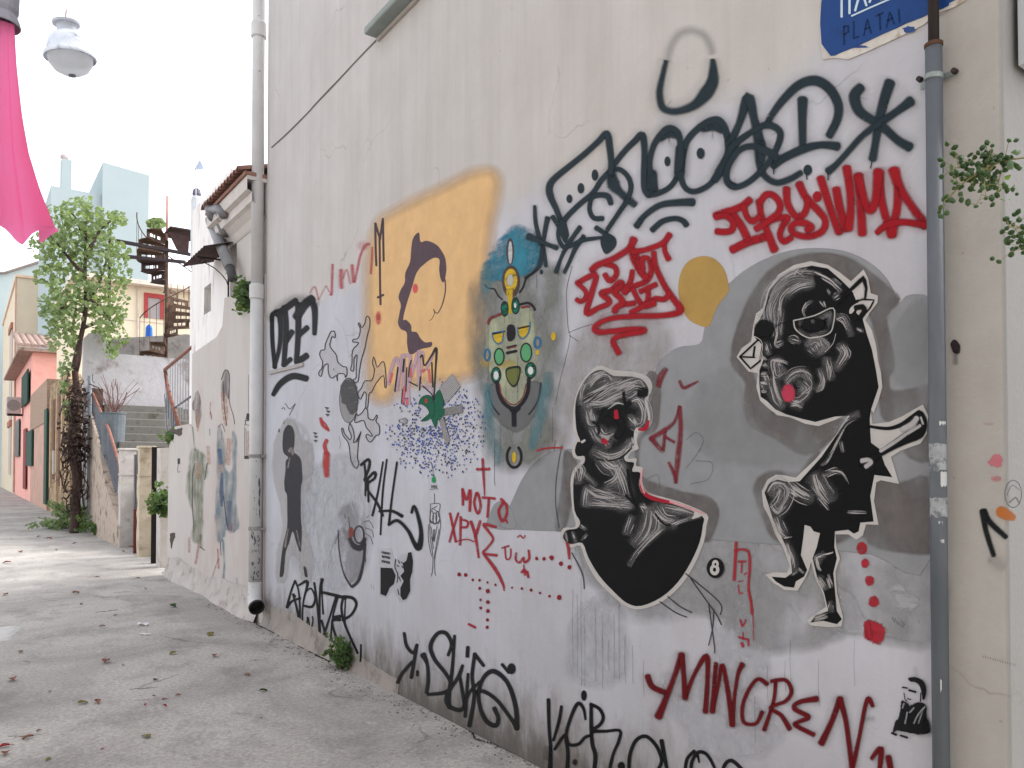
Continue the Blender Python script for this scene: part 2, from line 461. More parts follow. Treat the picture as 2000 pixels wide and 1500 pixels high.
# window opening in the alley wall: build the wall around it
wy0, wy1, wz0, wz1 = 3.05, 4.95, 4.93, 6.7
ring_ = sec + [(HX, Y0), (HX, Y1), (0, Y1)]
vs_ = [(x, y, z) for z in (-.3, wz0, wz1, HZ) for (x, y) in ring_]; m_ = len(ring_)
fs_ = []
for k in range(3):
    for i in range(m_):
        j = (i+1) % m_
        if k == 1 and i == m_-1: continue               # the alley face at window height
        fs_.append((k*m_+i, k*m_+j, (k+1)*m_+j, (k+1)*m_+i))
b.add(vs_, fs_)
b.add([(0,Y1,wz0),(0,wy1,wz0),(0,wy1,wz1),(0,Y1,wz1)], [(0,1,2,3)])
yk = sec[0][1]
b.add([(0,wy0,wz0),(0,yk,wz0),(0,yk,wz1),(0,wy0,wz1)], [(0,1,2,3)])
b.add([(0,wy0,wz0),(0,wy1,wz0),(.2,wy1,wz0),(.2,wy0,wz0),(0,wy0,wz1),(0,wy1,wz1),(.2,wy1,wz1),(.2,wy0,wz1)],
      [(0,1,2,3),(4,7,6,5),(0,3,7,4),(1,5,6,2),(2,6,7,3)])
b.add([(x, y, HZ) for (x, y) in ring_], [tuple(range(m_))])
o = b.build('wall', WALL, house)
b = MB(); b.box(-.25, HX+.2, Y0-.2, Y1+.1, HZ+.003, HZ+.2); bevel(b.build('roof', M('roof_slab', C(190,184,178), .9), house), .02)
win = MB().box(.11, .15, wy0+.003, wy0+.07, wz0+.003, wz1-.003).box(.11,.15,wy1-.07,wy1-.003,wz0+.003,wz1-.003).box(.11,.15,wy0+.07,wy1-.07,wz1-.07,wz1-.003).build('window', M('blue_paint', C(120,130,185), .6, .1), house)
sh = MB()
for i in range(26): 
    zz = wz0+.05+i*.063
    sh.obox((.12, (wy0+wy1)/2, zz), (.012,0,-.012), (0,(wy1-wy0)/2-.075,0), (.003,0,.022))
sh.build('shutter', M('blue_shutter', C(135,145,200), .6, .1), win)
sill = MB().box(-.115, .0, 2.75, 5.275, 4.845, 4.9)
bevel(sill.build('window_sill', M('grey_sill', C(150,158,154), .85, .12, 6, bd=.003), house), .012)
MB().box(-.022, 0, 2.78, 5.25, 4.815, 4.843).build('sill_moulding', M('sill_mould', C(186,180,172), .9, .1), house)
a = Art(); LAY[0] = .0015
a.stroke([(531,288),(560,262),(600,222),(619,201),(660,158),(700,115),(736,78)], (2.4,3,2.6,3.4,2.6,3.2), .3)
a.done('wall_crack', paint(C(104,92,86), 'flat'), house)
a = Art()
for P in ([(1118,520),(1108,560),(1107,590),(1110,640),(1114,655),(1108,690),(1095,740),(1085,790)], [(1110,650),(1135,640),(1158,633)], [(1112,655),(1130,667)],
          [(1085,860),(1082,900),(1088,960),(1100,1000),(1102,1040)], [(978,780),(978,830),(977,880)], [(967,880),(966,930),(967,948)]):
    a.stroke(P, 1.6, .3, al=.7)
a.done('hairline_crack', paint(C(95,92,96), 'flat', .7), house)
# cement footing strip and the broken joint where wall meets alley
b = MB(); N = 70; V = []
prof = [(-.002,.10),(-.02,.055),(-.05,.02),(-.085,.002),(-.12,-.02)]
for i in range(N+1):
    y = 4.9 + (Y1-4.9)*i/N
    g = .12+.1*math.sin(y*2.1)*min(1,y-4.9)+.08*random.random()+ 1.0*max(0, min(1, (y-4.9)/2))
    for (x, z) in prof: V.append((x*g*.5, y, z*(.8+1.3*g)+random.uniform(-.002,.002)))
b.add(V, [(5*i+j, 5*i+j+1, 5*i+j+6, 5*i+j+5) for i in range(N) for j in range(4)])
b.build('footing', cementm, house, smooth=True)

def joint(pts, wlo, whi, name, m):
    """ragged dark joint lying on the ground, a thin irregular strip"""
    b = MB(); P = catmull([Vector((onz(x, y).x, onz(x, y).y)) for x, y in pts], 14)
    V = []
    for i, p in enumerate(P):
        d = (P[min(i+1, len(P)-1)]-P[max(i-1, 0)]).normalized(); q = Vector((-d.y, d.x))
        p = p + q*random.uniform(-.012, .012) - Vector((.05 if p.y > 5 else 0, 0))
        l, r_ = random.uniform(wlo, whi), random.uniform(wlo, whi)
        V += [(p.x+q.x*l, p.y+q.y*l, .004), (p.x-q.x*r_, p.y-q.y*r_, .004)]
    b.add(V, [(2*i, 2*i+1, 2*i+3, 2*i+2) for i in range(len(P)-1)])
    o = b.build(name, m); o['kind'] = 'structure'; return o
jm = M('dirt_in_joint', C(52,46,42), .95, .3, 30)
joint([(330,1108),(372,1140),(416,1166),(448,1186),(500,1213),(560,1242),(610,1268),(656,1292)], .004, .016, 'ground_joint', jm)
joint([(884,1408),(905,1416),(932,1444),(960,1453),(985,1463),(1010,1474),(1036,1480)], .003, .009, 'ground_joint', jm)
joint([(960,1446),(975,1452),(990,1460),(998,1470)], .002, .005, 'ground_joint', jm)

# ------------------------------------------------------------------ white drainpipe between the two houses
pv = onx(518, 700, -.075); PX, PY = pv.x, 7.93
pm = M('white_pipe_paint', C(214,212,211), .6, .08, 4, dirt=C(120,122,126), dscale=7, dthr=(.66,.7))
pipe = thing('drainpipe', 'thick white drainpipe with chipped paint running down the wall to an open black spout', 'drainpipe', (PX, PY, 0))
R_ = .067
MB().tube([(PX,PY,.42),(PX,PY,3.45)], R_, 20).build('pipe_section', pm, pipe, smooth=True)
MB().tube([(PX,PY,3.4),(PX,PY,8.15)], R_*.94, 20).build('pipe_section', pm, pipe, smooth=True)
MB().lathe([(R_,3.33),(R_*1.16,3.34),(R_*1.16,3.46),(R_*1.12,3.48),(R_*.94,3.49)], (PX,PY,0), 20).build('collar', pm, pipe, smooth=False)
MB().lathe([(R_,6.05),(R_*1.16,6.06),(R_*1.16,6.2),(R_*.94,6.22)], (PX,PY,0), 20).build('collar', pm, pipe)
gm = M('bracket_grey', C(150,146,142), .7, .15)
for z in (1.72, .98):
    MB().lathe([(R_*1.01,z-.018),(R_*1.1,z-.016),(R_*1.1,z+.016),(R_*1.01,z+.018)], (PX,PY,0), 20).box(PX+.03, .01, PY-R_*1.5, PY-R_*1.12, z-.014, z+.014).build('bracket', gm, pipe)
ep = [(PX,PY,.44),(PX,PY,.36),(PX-.015,PY-.03,.29),(PX-.03,PY-.085,.235),(PX-.035,PY-.15,.21)]
MB().tube(ep, R_*1.04, 20, caps=False).build('elbow', pm, pipe, smooth=True)
d_ = (Vector(ep[-1])-Vector(ep[-2])).normalized()
MB().lathe([(R_*1.04,0),(R_*1.16,.0),(R_*1.16,.03),(R_*.98,.03),(R_*.95,-.06),(0,-.06)], ep[-1], 20, d_).build('spout', M('spout_dark', C(48,44,42), .7, .2), pipe)
def flake(cx, cz, ww, hh, m, nm):
    """a chip of missing paint wrapped on the pipe"""
    b = MB(); k = 9; a0 = math.atan2(CO.y-PY, CO.x-PX)
    pts = []
    for i in range(k):
        t_ = 2*math.pi*i/k; q = random.uniform(.5, 1.15); pts.append((a0 + (cx+ww*math.cos(t_)*q)/R_, cz + hh*math.sin(t_)*q))
    V = [(PX+(R_+.0015)*math.cos(u), PY+(R_+.0015)*math.sin(u), z) for u, z in pts]
    b.add(V, [tuple(range(k))]); return b
chip = MB()
for (cx, cz, ww, hh) in [(.035,1.45,.012,.05),(.04,1.36,.012,.07),(.035,1.25,.010,.06),(.04,1.15,.009,.05)] + [(random.uniform(-.045,.055), random.uniform(.32,1.0), random.uniform(.003,.009), random.uniform(.006,.028)) for _ in range(46)] + [(random.uniform(-.03,.05), random.uniform(1.0,1.9), .004, random.uniform(.005,.012)) for _ in range(14)] + [(-.02,6.1,.02,.04),(-.02,3.42,.014,.025)]:
    q = flake(cx, cz, ww, hh, None, ''); chip.add(q.v, q.f)
chip.build('chipped_paint', M('bare_pipe', C(92,92,98), .8, .2), pipe)

# ------------------------------------------------------------------ grey conduit on the right
c0 = onx(1832, 900, -.04); QX, QY = c0.x, c0.y
cnd = thing('conduit_pipe', 'grey metal conduit pipe clamped to the wall beside the large glasses figure', 'pipe', (QX, QY, 0))
q = onx(1820, 92, -.04).z
cm_ = M('conduit_grey', C(98,102,107), .55, .2, 9, stretch=(1,1,.25), dirt=C(86,92,98), dscale=6)
MB().tube([(QX,QY,-.1),(QX,QY,q)], .0245, 20).build('pipe_section', cm_, cnd, smooth=True)
MB().lathe([(.0245,q-.004),(.027,q-.002),(.0275,q+.008),(.021,q+.012),(.018,q+.006)], (QX,QY,0), 20).build('pipe_rim', M('rusty_rim', C(90,62,48), .8, .3, 40), cnd)
MB().tube([(QX,QY,q-.3),(QX+.004,QY,q+.5),(QX+.004,QY,8.1)], .016, 14).build('cable', M('black_cable', C(44,36,33), .6, .2), cnd, smooth=True)
cz = onx(1825, 150, -.04).z
cl = MB(); cl.lathe([(.025,-.009),(.0275,-.007),(.0275,.007),(.025,.009)], (QX,QY,cz), 20, (0,-.12,1))
p0, p1 = onx(1800,157,-.006), onx(1868,141,-.006)
cl.obox((-.012,(p0.y+QY)/2,cz-.003), (.0025,0,0), (0,(p0.y-QY)/2,0), (0,0,.008)); cl.obox((-.012,(p1.y+QY)/2,cz+.003), (.0025,0,0), (0,(QY-p1.y)/2,0), (0,0,.008))
clamp = cl.build('clamp', M('galvanised', C(150,158,156), .5, .2, 40, metallic=.3), cnd)
sb = MB()
for p in (p0, p1):
    sb.lathe([(0,.012),(.008,.012),(.009,0),(.009,-.006)], (-.016,p.y,p.z), 10, (-1,0,0))
sb.build('screw', M('dark_screw', C(58,46,44), .6, .3), clamp)
st_ = MB()
def wrap(z0, z1, a0, a1, rr=.0252):
    b = MB(); kk = 8; V = []
    for i in range(kk+1):
        a_ = math.radians(a0+(a1-a0)*i/kk); j = random.uniform(-.006,.006)
        for z in (z0+j, z1-j*.5): V.append((QX+rr*math.cos(a_), QY+rr*math.sin(a_), z))
    return b.add(V, [(2*i,2*i+2,2*i+3,2*i+1) for i in range(kk)])
zz = lambda y: onx(1830, y, -.04).z
a_f = math.degrees(math.atan2(CO.y-QY, CO.x-QX))
for (y0, y1, w0, w1) in ((867,918,-80,70), (972,1007,-70,75)):
    q_ = wrap(zz(y1), zz(y0), a_f+w0, a_f+w1); st_.add(q_.v, q_.f)
st_.build('torn_sticker', M('torn_paper', C(168,170,172), .9, .15, 40, dirt=C(110,114,118), dscale=30, dthr=(.5,.6)), cnd)
st2 = MB()
for (y0, y1, w0, w1) in ((824,830,10,60),(921,950,15,70),(1017,1021,0,25),(1052,1058,10,35),(1322,1344,0,8)):
    q_ = wrap(zz(y1), zz(y0), a_f+w0, a_f+w1, .0255); st2.add(q_.v, q_.f)
st2.build('sticker_scrap', M('paper_scrap', C(205,208,206), .9, .1), cnd)

# ------------------------------------------------------------------ street signs
def reg(x0, y0, s): return (x0, y0, s)
Z4 = (1560, 0, .22)
sign = thing('street_sign', 'blue street name sign with peeling white edge, partly behind the conduit', 'street sign', tuple(onx(1700, 40, 0)))
s_ = Art(Z4, lay=.004)
ed = [(188,-420),(192,-100),(190,200),(200,400),(222,530),(330,515),(450,530),(640,450),(900,330),(1100,232),(1250,118),(1400,60),(1480,10),(1560,-60),(1560,-560)]
P = [(-.001, s_.w(p)[0].x, s_.w(p)[0].y) for p in ed]
MB().prism(P, (-.004,0,0)).build('sign_edge', M('sign_white', C(214,208,200), .8, .12, 20, dirt=C(170,150,128), dscale=24), sign)
bl = [(212,-400),(212,0),(203,130),(200,210),(212,395),(292,500),(330,497),(375,475),(500,425),(620,372),(760,305),(880,255),(960,215),(1110,158),(1210,108),(1290,80),(1340,55),(1345,30),(1400,5),(1440,-20),(1500,-40),(1500,-520)]
P = [(-.0052, s_.w(p)[0].x, s_.w(p)[0].y) for p in bl]
plate = MB().prism(P, (-.002,0,0)).build('sign_plate', M('sign_blue', C(10,64,132), .5, .14, 9, dirt=C(7,46,96), dscale=9), sign)
a = Art(Z4, lay=.0080)
for P, w_ in (([(392,-80),(392,155)],20), ([(462,-80),(462,125)],20), ([(384,-70),(470,-95)],22), ([(512,100),(565,-90),(612,55)],20), ([(640,25),(695,-130),(745,0)],20), ([(656,-25),(725,-62)],18), ([(482,148),(650,72),(830,-5)],14)):
    a.stroke(P, w_, .08, sharp=True)
a.done('lettering', paint(C(205,222,232), 'flat'), sign)
a = Art(Z4, lay=.0085)
for P in ([(415,400),(412,240)], [(412,245),(450,235),(455,290),(415,310)], [(500,200),(500,350),(545,330)], [(590,320),(620,170),(655,300)], [(600,265),(640,250)], [(700,150),(760,120)], [(730,135),(735,270)], [(790,250),(820,110),(860,220)], [(800,190),(845,170)], [(900,90),(905,200)]):
    a.stroke(P, 16, .2, sharp=True, al=.5)
a.done('lettering', paint(C(18,40,70), 'flat'), sign, label='dark hand-lettered line on the blue sign')
a = Art(Z4, lay=.0060)
for (x, y, rx, ry) in ((540,420,90,12),(990,268,60,30)):
    a.dot(x, y, rx, ry, 0, jit=.25)
a.done('paint_residue', paint(C(60,84,140), 'flat'), sign)
sg2 = thing('street_sign', 'second blue street sign with white border around the house corner at the right edge', 'street sign', (.1, .98, 3.0))
e0 = ony(1989, 128, .985); e1 = ony(1989, -60, .985)
MB().box(e0.x, e0.x+.6, .965, .985, e0.z, e0.z+.42).build('sign_edge', M('sign_border', C(200,206,210), .5, .05), sg2)
MB().box(e0.x+.012, e0.x+.588, .961, .9645, e0.z+.014, e0.z+.406).build('sign_plate', _mats['sign_blue'], sg2)

# ------------------------------------------------------------------ murals and graffiti on the alley wall (painted parts of the house)
LAY[0] = .0010
RA = (1000,120,.22); RR = (1010,330,.1467); RB = (1400,120,.2533); RC = (1080,680,.3602); RD = (1400,480,.2533)
RE = (1440,780,.3201); RF = (700,340,.2533); RG = (500,560,.2667); RH = (500,780,.2667); RI = (740,660,.2); RJ = (840,880,.24)
RK = (540,1100,.26); RL = (1000,1240,.43); RM = (1080,440,.19); RN = (1380,1040,.24); RO = (1800,780,.4796); RP = (920,430,1/3)
RS = (1040,1330,.22); RT = (560,400,.16); RQ = (1000,480,.42); RW = (330,700,.32)
def fin(a, nm, m, lab, par=None): return a.done(nm, m, par or house, lab)

# --- pale patches of older paint
a = Art()
a.poly([(600,940),(690,900),(720,1000),(700,1110),(640,1150),(585,1100)], 18, jit=5)
a.poly([(560,820),(600,850),(615,960),(600,1040),(585,1000),(588,900)], 8, jit=3)
a.poly([(1440,1060),(1475,1065),(1478,1250),(1445,1260)], 12, jit=2)
a.poly([(1400,1170),(1440,1150),(1480,1260),(1490,1330),(1420,1330)], 20, jit=3)
a.poly([(1160,1180),(1200,1190),(1215,1300),(1180,1330),(1120,1310),(1130,1220)], 20, jit=3)
a.poly([(1300,1330),(1420,1340),(1520,1440),(1400,1480),(1330,1400)], 20, jit=4)
fin(a, 'whitewash_patch', paint(C(200,200,206), 'wash', .8), 'thin white paint patches covering older marks')
a = Art()
a.poly([(1130,1040),(1260,1045),(1420,1056),(1640,1075),(1820,1094),(1820,1250),(1660,1230),(1560,1262),(1470,1250),(1400,1190),(1300,1200),(1220,1190),(1150,1110)], 22, jit=4)
fin(a, 'mural_background', paint(C(158,158,158), 'wash', .85), 'pale grey lower wash of the mural')
a = Art()
a.poly([(1165,620),(1260,610),(1300,660),(1270,720),(1150,740),(1100,860),(1075,900),(1085,800),(1120,700)], 22, jit=3)
fin(a, 'mural_background', paint(C(172,166,164), 'wash', .7), 'beige grey wash above the small bust figure')

# --- yellow background with brown profile
a = Art(RF)
a.poly([(130,860),(150,620),(205,420),(300,350),(480,250),(700,150),(880,60),(990,35),(1020,60),(1010,140),(990,260),(960,420),(930,700),(920,900),(905,1150),(900,1400),(870,1480),(700,1530),(450,1550),(280,1590),(190,1690),(150,1600),(135,1200)], 130, jit=1)
fin(a, 'mural_background', paint(C(228,186,132,.84), 'flat', .95), 'soft edged yellow ochre field of the mural')
a = Art(RF)
a.poly([(440,470),(470,455),(480,525),(530,515),(600,545),(640,590),(670,650),(678,740),(662,830),(640,815),(625,740),(628,660),(580,645),(500,700),(450,760),(420,850),(395,930),(370,1010),(345,1120),(370,1125),(405,1165),(412,1215),(450,1220),(480,1270),(520,1300),(565,1295),(560,1330),(480,1350),(400,1392),(378,1300),(375,1220),(330,1195),(308,1150),(318,1080),(330,1010),(312,950),(330,890),(360,840),(365,760),(400,680),(410,580),(420,510)], 3, jit=.8, sub=3)
a.stroke([(670,815),(672,900),(650,1000),(615,1070),(590,1060),(580,1040),(588,1075),(565,1120),(548,1128)], (10,9,6,5,3), .3)
fin(a, 'mural_profile', paint(C(92,74,82), 'spray', .96), 'brown head profile facing left on the yellow field')
a = Art(RF); a.dot(440,882,14,30,.8); a.dot(155,1110,14,46,1.2,.6)
fin(a, 'paint_spot', paint(C(222,90,96), 'spray', .9), 'pink spots by the profile')
a = Art(RF)
for P in ([(132,380),(134,560),(140,705)], [(132,380),(168,500)], [(168,500),(190,345)], [(190,345),(196,670)], [(165,500),(168,800),(172,1005)], [(150,952),(194,932)]):
    a.stroke(P, 16, .35)
fin(a, 'graffiti_tag', paint(C(78,62,68), 'spray', .93), 'brown M with a long cross stem beside the yellow field')
a = Art(RT)
for P, w_ in (([(285,1075),(345,1000),(390,1160)],20), ([(395,1150),(480,990)],14), ([(485,990),(545,1100)],16), ([(562,730),(555,900),(550,1100)],26), ([(665,800),(668,1010)],44), ([(690,900),(735,790),(775,960)],22), ([(800,740),(815,940)],36), ([(830,940),(870,760),(900,620),(960,500),(1010,480)],26), ([(1045,520),(1040,680),(1028,840)],24), ([(520,1100),(545,1095)],14)):
    a.stroke(P, w_, .9, al=.8 if w_ > 22 else .5)
a.dot(1120,1370,18,36,.8,.6); a.dot(930,500,50,30,1.5,.3)
fin(a, 'graffiti_tag', paint(C(196,76,88), 'brush', .85), 'faded red dripping scrawl left of the yellow field')

LAY[0] = .0030
# --- DEE
a = Art(RG)
for P, w_ in (([(118,215),(122,400),(140,590)],30), ([(120,205),(168,190),(182,300),(172,450),(135,590)],(30,46,34,30,24)), ([(210,150),(222,300),(205,575)],(40,40,34)), ([(160,200),(230,150),(292,105)],46), ([(222,395),(265,330)],40), ([(205,575),(255,530)],34),
              ([(312,130),(310,350),(298,540)],(46,40,36)), ([(300,220),(360,130),(410,90)],60), ([(405,95),(432,170),(430,345)],(40,44,30)), ([(320,350),(376,300)],38), ([(300,555),(372,505)],44)):
    a.stroke(P, w_, .35)
a.stroke([(128,790),(180,710),(270,655),(370,672)], (30,44,46,44), .3)
a.stroke([(110,230),(210,130),(320,90),(440,130)], 60, 1.0, al=.35)
fin(a, 'graffiti_tag', paint(C(28,28,31), 'spray', .97), 'bold black DEE letters with an arched underline beside the drainpipe')
e0, e1 = onx(527,728,-.012), onx(590,712,-.012)
MB().obox(((-.006), (e0.y+e1.y)/2, (e0.z+e1.z)/2), (.012,0,0), Vector((0,e1.y-e0.y,e1.z-e0.z))*.52, (0,0,.016)).build('wall_ledge', M('ledge_plaster', C(178,172,168), .9, .12, 12, bd=.004), house)

LAY[0] = .0030
# --- green mask totem
a = Art(RP)
a.poly([(75,290),(130,180),(200,90),(260,40),(340,60),(410,100),(420,250),(330,300),(250,340),(140,360),(80,350)], 18, jit=6)
fin(a, 'mural_background', paint(C(30,116,146), 'dry', 1), 'teal blue brushed cloud behind the mask totem')
a = Art(RP)
a.poly([(50,420),(120,360),(300,330),(480,310),(500,480),(490,760),(470,1000),(440,1250),(330,1400),(160,1400),(110,1200),(70,960),(40,760)], 80, jit=5)
fin(a, 'mural_background', paint(C(128,130,124), 'wash', .95), 'smoky grey green field of the mask totem')
a = Art(RP); a.poly([(90,330),(150,190),(240,70),(300,60),(390,130),(400,260),(300,320),(180,350)], 14, jit=8)
fin(a, 'mural_background', paint(C(60,140,164), 'wash', .9), 'blue wash around the mask tip')
a = Art(RP)
a.poly([(110,620),(180,560),(300,520),(350,540),(370,700),(380,860),(340,1000),(270,1080),(190,1040),(150,930),(110,850)], 22, jit=3)
fin(a, 'mask_face', paint(C(192,196,164), 'wash', .9), 'pale yellow green face of the mask totem')
a = Art(RP)
a.poly([(100,1000),(160,960),(180,1060),(250,1110),(330,1050),(350,960),(410,970),(400,1060),(340,1180),(260,1230),(160,1160),(115,1080)], 16, jit=2)
fin(a, 'mask_jaw', paint(C(112,113,114), 'flat', .9), 'grey jaw of the mask totem')
a = Art(RP)
a.dot(232,185,22,78,.1); a.ring(237,360,44,86,16)
a.poly([(195,350),(215,290),(260,285),(280,350),(265,420),(235,440),(205,420)],4)
fin(a, 'mask_crown', paint(C(78,62,62), 'flat'), None)
a = Art(RP); a.dot(233,190,11,66,.2)
fin(a, 'mask_crown', paint(C(188,188,190), 'brush'), None)
a = Art(RP); a.dot(236,352,36,66,.15); a.stroke([(228,420),(232,470),(232,540)], (40,26,22), .3)
for (x, y) in ((163,675),(312,640)): a.poly([(x-32,y-10),(x+34,y-22),(x+34,y+4),(x+20,y+40),(x-4,y+50),(x-26,y+30)], 3)
a.dot(485,680,12,24,.5); a.dot(392,775,8,14,.6); a.dot(255,1390,10,30,.6); a.dot(90,830,20,20,1,.4); a.dot(215,845,50,18,1,.35)
fin(a, 'mask_ornament', paint(C(206,172,44), 'brush', .95), None)
a = Art(RP); a.dot(232,352,14,30,.8)
fin(a, 'mask_ornament', paint(C(190,190,180), 'spray', .9), None)
a = Art(RP)
for (x, y, rx, ry) in ((200,520,23,46),(264,502,24,50),(168,800,31,52),(326,776,35,58),(150,908,30,48),(352,880,33,48)): a.dot(x, y, rx, ry, .1)
a.poly([(206,880),(228,862),(288,858),(290,905),(275,960),(250,978),(222,950),(208,915)], 3)
fin(a, 'mask_outline', paint(C(30,40,44), 'flat'), None)
a = Art(RP)
for (x, y, rx, ry) in ((200,522,16,34),(264,505,16,38),(150,908,22,38),(352,880,25,38)): a.dot(x, y, rx, ry, .2)
fin(a, 'mask_ornament', paint(C(24,106,84), 'brush', 1), None)
a = Art(RP)
for (x, y, rx, ry) in ((168,800,22,42),(326,776,26,48)): a.dot(x, y, rx, ry, .2)
fin(a, 'mask_ornament', paint(C(92,160,112), 'flat'), None)
a = Art(RP); a.poly([(214,885),(235,874),(280,870),(282,905),(268,950),(250,966),(228,945),(215,915)], 3); a.stroke([(150,930),(160,1000)],4)
fin(a, 'mask_ornament', paint(C(110,116,60), 'flat'), None)
a = Art(RP)
for (x, y, rx, ry) in ((150,910,13,24),(352,882,14,22),(262,500,6,14)): a.dot(x, y, rx, ry, .3)
fin(a, 'mask_ornament', paint(C(212,214,214), 'flat'), None)
a = Art(RP)
for P, w_ in (([(155,950),(165,1010),(195,1070),(250,1105),(300,1075),(335,1010),(342,930)],22), ([(254,1110),(256,1200)],28), ([(240,1105),(256,1120),(280,1100)],30), ([(105,1000),(125,1080),(168,1140)],9), ([(412,955),(400,1040),(375,1095),(342,1138)],9), ([(213,640),(215,665),(216,692)],0), ([(290,495),(335,485),(362,500),(378,525)],14), ([(85,380),(105,400),(140,405),(160,440),(185,465)],9), ([(288,425),(310,390),(325,345),(360,315),(392,290)],11)):
    if w_: a.stroke(P, w_, .2)
a.poly([(218,625),(255,622),(256,690),(222,705)], 6, jit=1.5)
for y, c_ in ((742,0),(775,0)): a.stroke([(214,y+4),(268,y-8)], 10 if y < 760 else 16, .2)
for (x, y) in ((163,672),(312,640)): a.stroke([(x-36,y-4),(x+38,y-20)], 10, .2)
a.ring(256,1385,42,64,15, a0=-55, a1=235)
for P in ([(104,640),(104,930)], [(275,800),(277,1070)], [(197,570),(200,600)], [(386,320),(388,400)], [(412,1180),(412,1280)], [(140,1270),(142,1440)], [(480,1100),(480,1300)], [(208,940),(206,1080)], [(345,520),(350,600)]): a.stroke(P, 2.2, .3, al=.6)
fin(a, 'mask_outline', paint(C(30,28,36), 'flat'), None)
a = Art(RP)
a.stroke([(168,960),(185,1030),(250,1082),(305,1040),(326,960)], 7, .3); a.stroke([(218,752),(262,742)], 9, .3); a.stroke([(104,605),(120,575),(180,550)], 16, .4); a.stroke([(300,512),(345,505)], 12, .4)
fin(a, 'mask_outline', paint(C(120,44,50), 'brush'), None)
a = Art(RP)
for (x, y, rx, ry) in ((98,790,17,32),(392,718,18,30)): a.ring(x, y, rx, ry, 12)
a.stroke([(128,665),(135,700),(160,725),(185,710),(195,655)], 7, .3); a.stroke([(275,630),(285,680),(308,695),(340,660),(350,600)], 8, .3); a.stroke([(128,660),(196,650)], 5)
fin(a, 'mask_outline', paint(C(48,108,150), 'flat', .95), None)

a = Art(RP)
a.poly([(90,960),(110,1050),(130,1200),(170,1380),(150,1420),(110,1300),(85,1100)], 30, jit=3); a.poly([(430,1000),(460,900),(450,1080),(400,1230),(360,1330),(380,1200)], 30, jit=3); a.poly([(60,330),(90,260),(110,330),(90,420)], 24)
fin(a, 'mural_background', paint(C(96,150,160), 'wash', .6), 'turquoise mist round the mask totem')

LAY[0] = .0018
# --- grey cloud mural
a = Art()
a.poly([(985,1030),(990,1005),(1003,975),(1022,935),(1045,905),(1075,885),(1110,878),(1150,876),(1210,840),(1270,790),(1276,745),(1292,705),(1325,680),(1368,672),(1378,640),(1392,598),(1425,555),(1470,520),(1530,494),(1590,486),(1650,492),(1700,515),(1735,550),(1755,592),(1770,580),(1790,576),(1812,580),(1816,600),(1817,1091),(1700,1081),(1560,1066),(1400,1054),(1260,1043),(1110,1037)], 2, sub=4)
a.poly([(955,1028),(958,1005),(968,985),(985,980),(1000,1000),(1005,1032)], 2)
fin(a, 'mural_cloud', paint(C(147,148,151,.84), 'flat', .97), 'large mid grey rounded clouds of the mural')
a = Art()
a.poly([(1326,560),(1333,528),(1350,508),(1375,501),(1398,508),(1416,530),(1423,560),(1421,572),(1400,600),(1385,636),(1365,634),(1343,620),(1330,590)], 1.2)
fin(a, 'mural_sun', paint(C(182,148,84), 'flat'), 'mustard yellow disc half behind the grey cloud')
dk = paint(C(112,106,104,.86), 'wash', .92)
a = Art(RQ)
a.poly([(1030,560),(1030,470),(1060,360),(1110,240),(1190,130),(1300,60),(1430,40),(1560,60),(1660,120),(1740,190),(1800,250),(1740,330),(1760,450),(1775,560),(1750,620),(1775,680),(1900,660),(1940,660),(1940,800),(1940,1000),(1830,960),(1900,900),(1930,760),(1800,820),(1720,780),(1720,560),(1680,350),(1580,180),(1450,85),(1330,95),(1200,200),(1140,380),(1060,520),(1120,600),(1170,740),(1280,800),(1430,830),(1540,810),(1480,900),(1400,960),(1330,960),(1220,890),(1120,840),(1080,740),(1095,640)], 14, jit=2, sub=3)
a.poly([(1140,1180),(1130,1130),(1170,1070),(1240,1050),(1340,1060),(1420,960),(1440,1010),(1480,1040),(1560,900),(1660,1000),(1800,1110),(1930,1080),(1938,1380),(1930,1430),(1700,1400),(1620,1340),(1500,1380),(1420,1370),(1320,1390),(1220,1360),(1180,1280)], 16, jit=3, sub=3)
a.poly([(250,960),(290,990),(300,1060),(250,1300),(205,1310),(225,1180),(240,1080)], 10)
a.poly([(630,620),(650,590),(690,640),(680,800),(660,860),(600,900),(590,1040),(640,1100),(800,1150),(930,1180),(960,1260),(930,1350),(900,1370),(905,1240),(700,1170),(610,1110),(575,960),(620,850),(640,700)], 12, jit=2, sub=3)
fin(a, 'mural_shadow', dk, 'dark grey wash painted round the two black figures')
a = Art(RQ)
a.poly([(960,600),(1040,640),(1100,800),(1200,900),(1330,950),(1380,900),(1420,920),(1330,1010),(1260,1000),(1140,1000),(960,980),(850,880),(840,740)], 40, jit=6)
a.poly([(1780,420),(1900,260),(1930,500),(1900,640),(1790,620)], 24, jit=3)
fin(a, 'mural_cloud', paint(C(160,161,163), 'wash', .55), 'lighter blended centre of the grey cloud')
a = Art(RN)
a.poly([(1530,430),(1620,470),(1700,530),(1720,600),(1640,610),(1560,560)], 30, jit=14)
fin(a, 'whitewash_patch', paint(C(196,198,200), 'brush', .6), 'dabbed white paint near the conduit')

LAY[0] = .0030
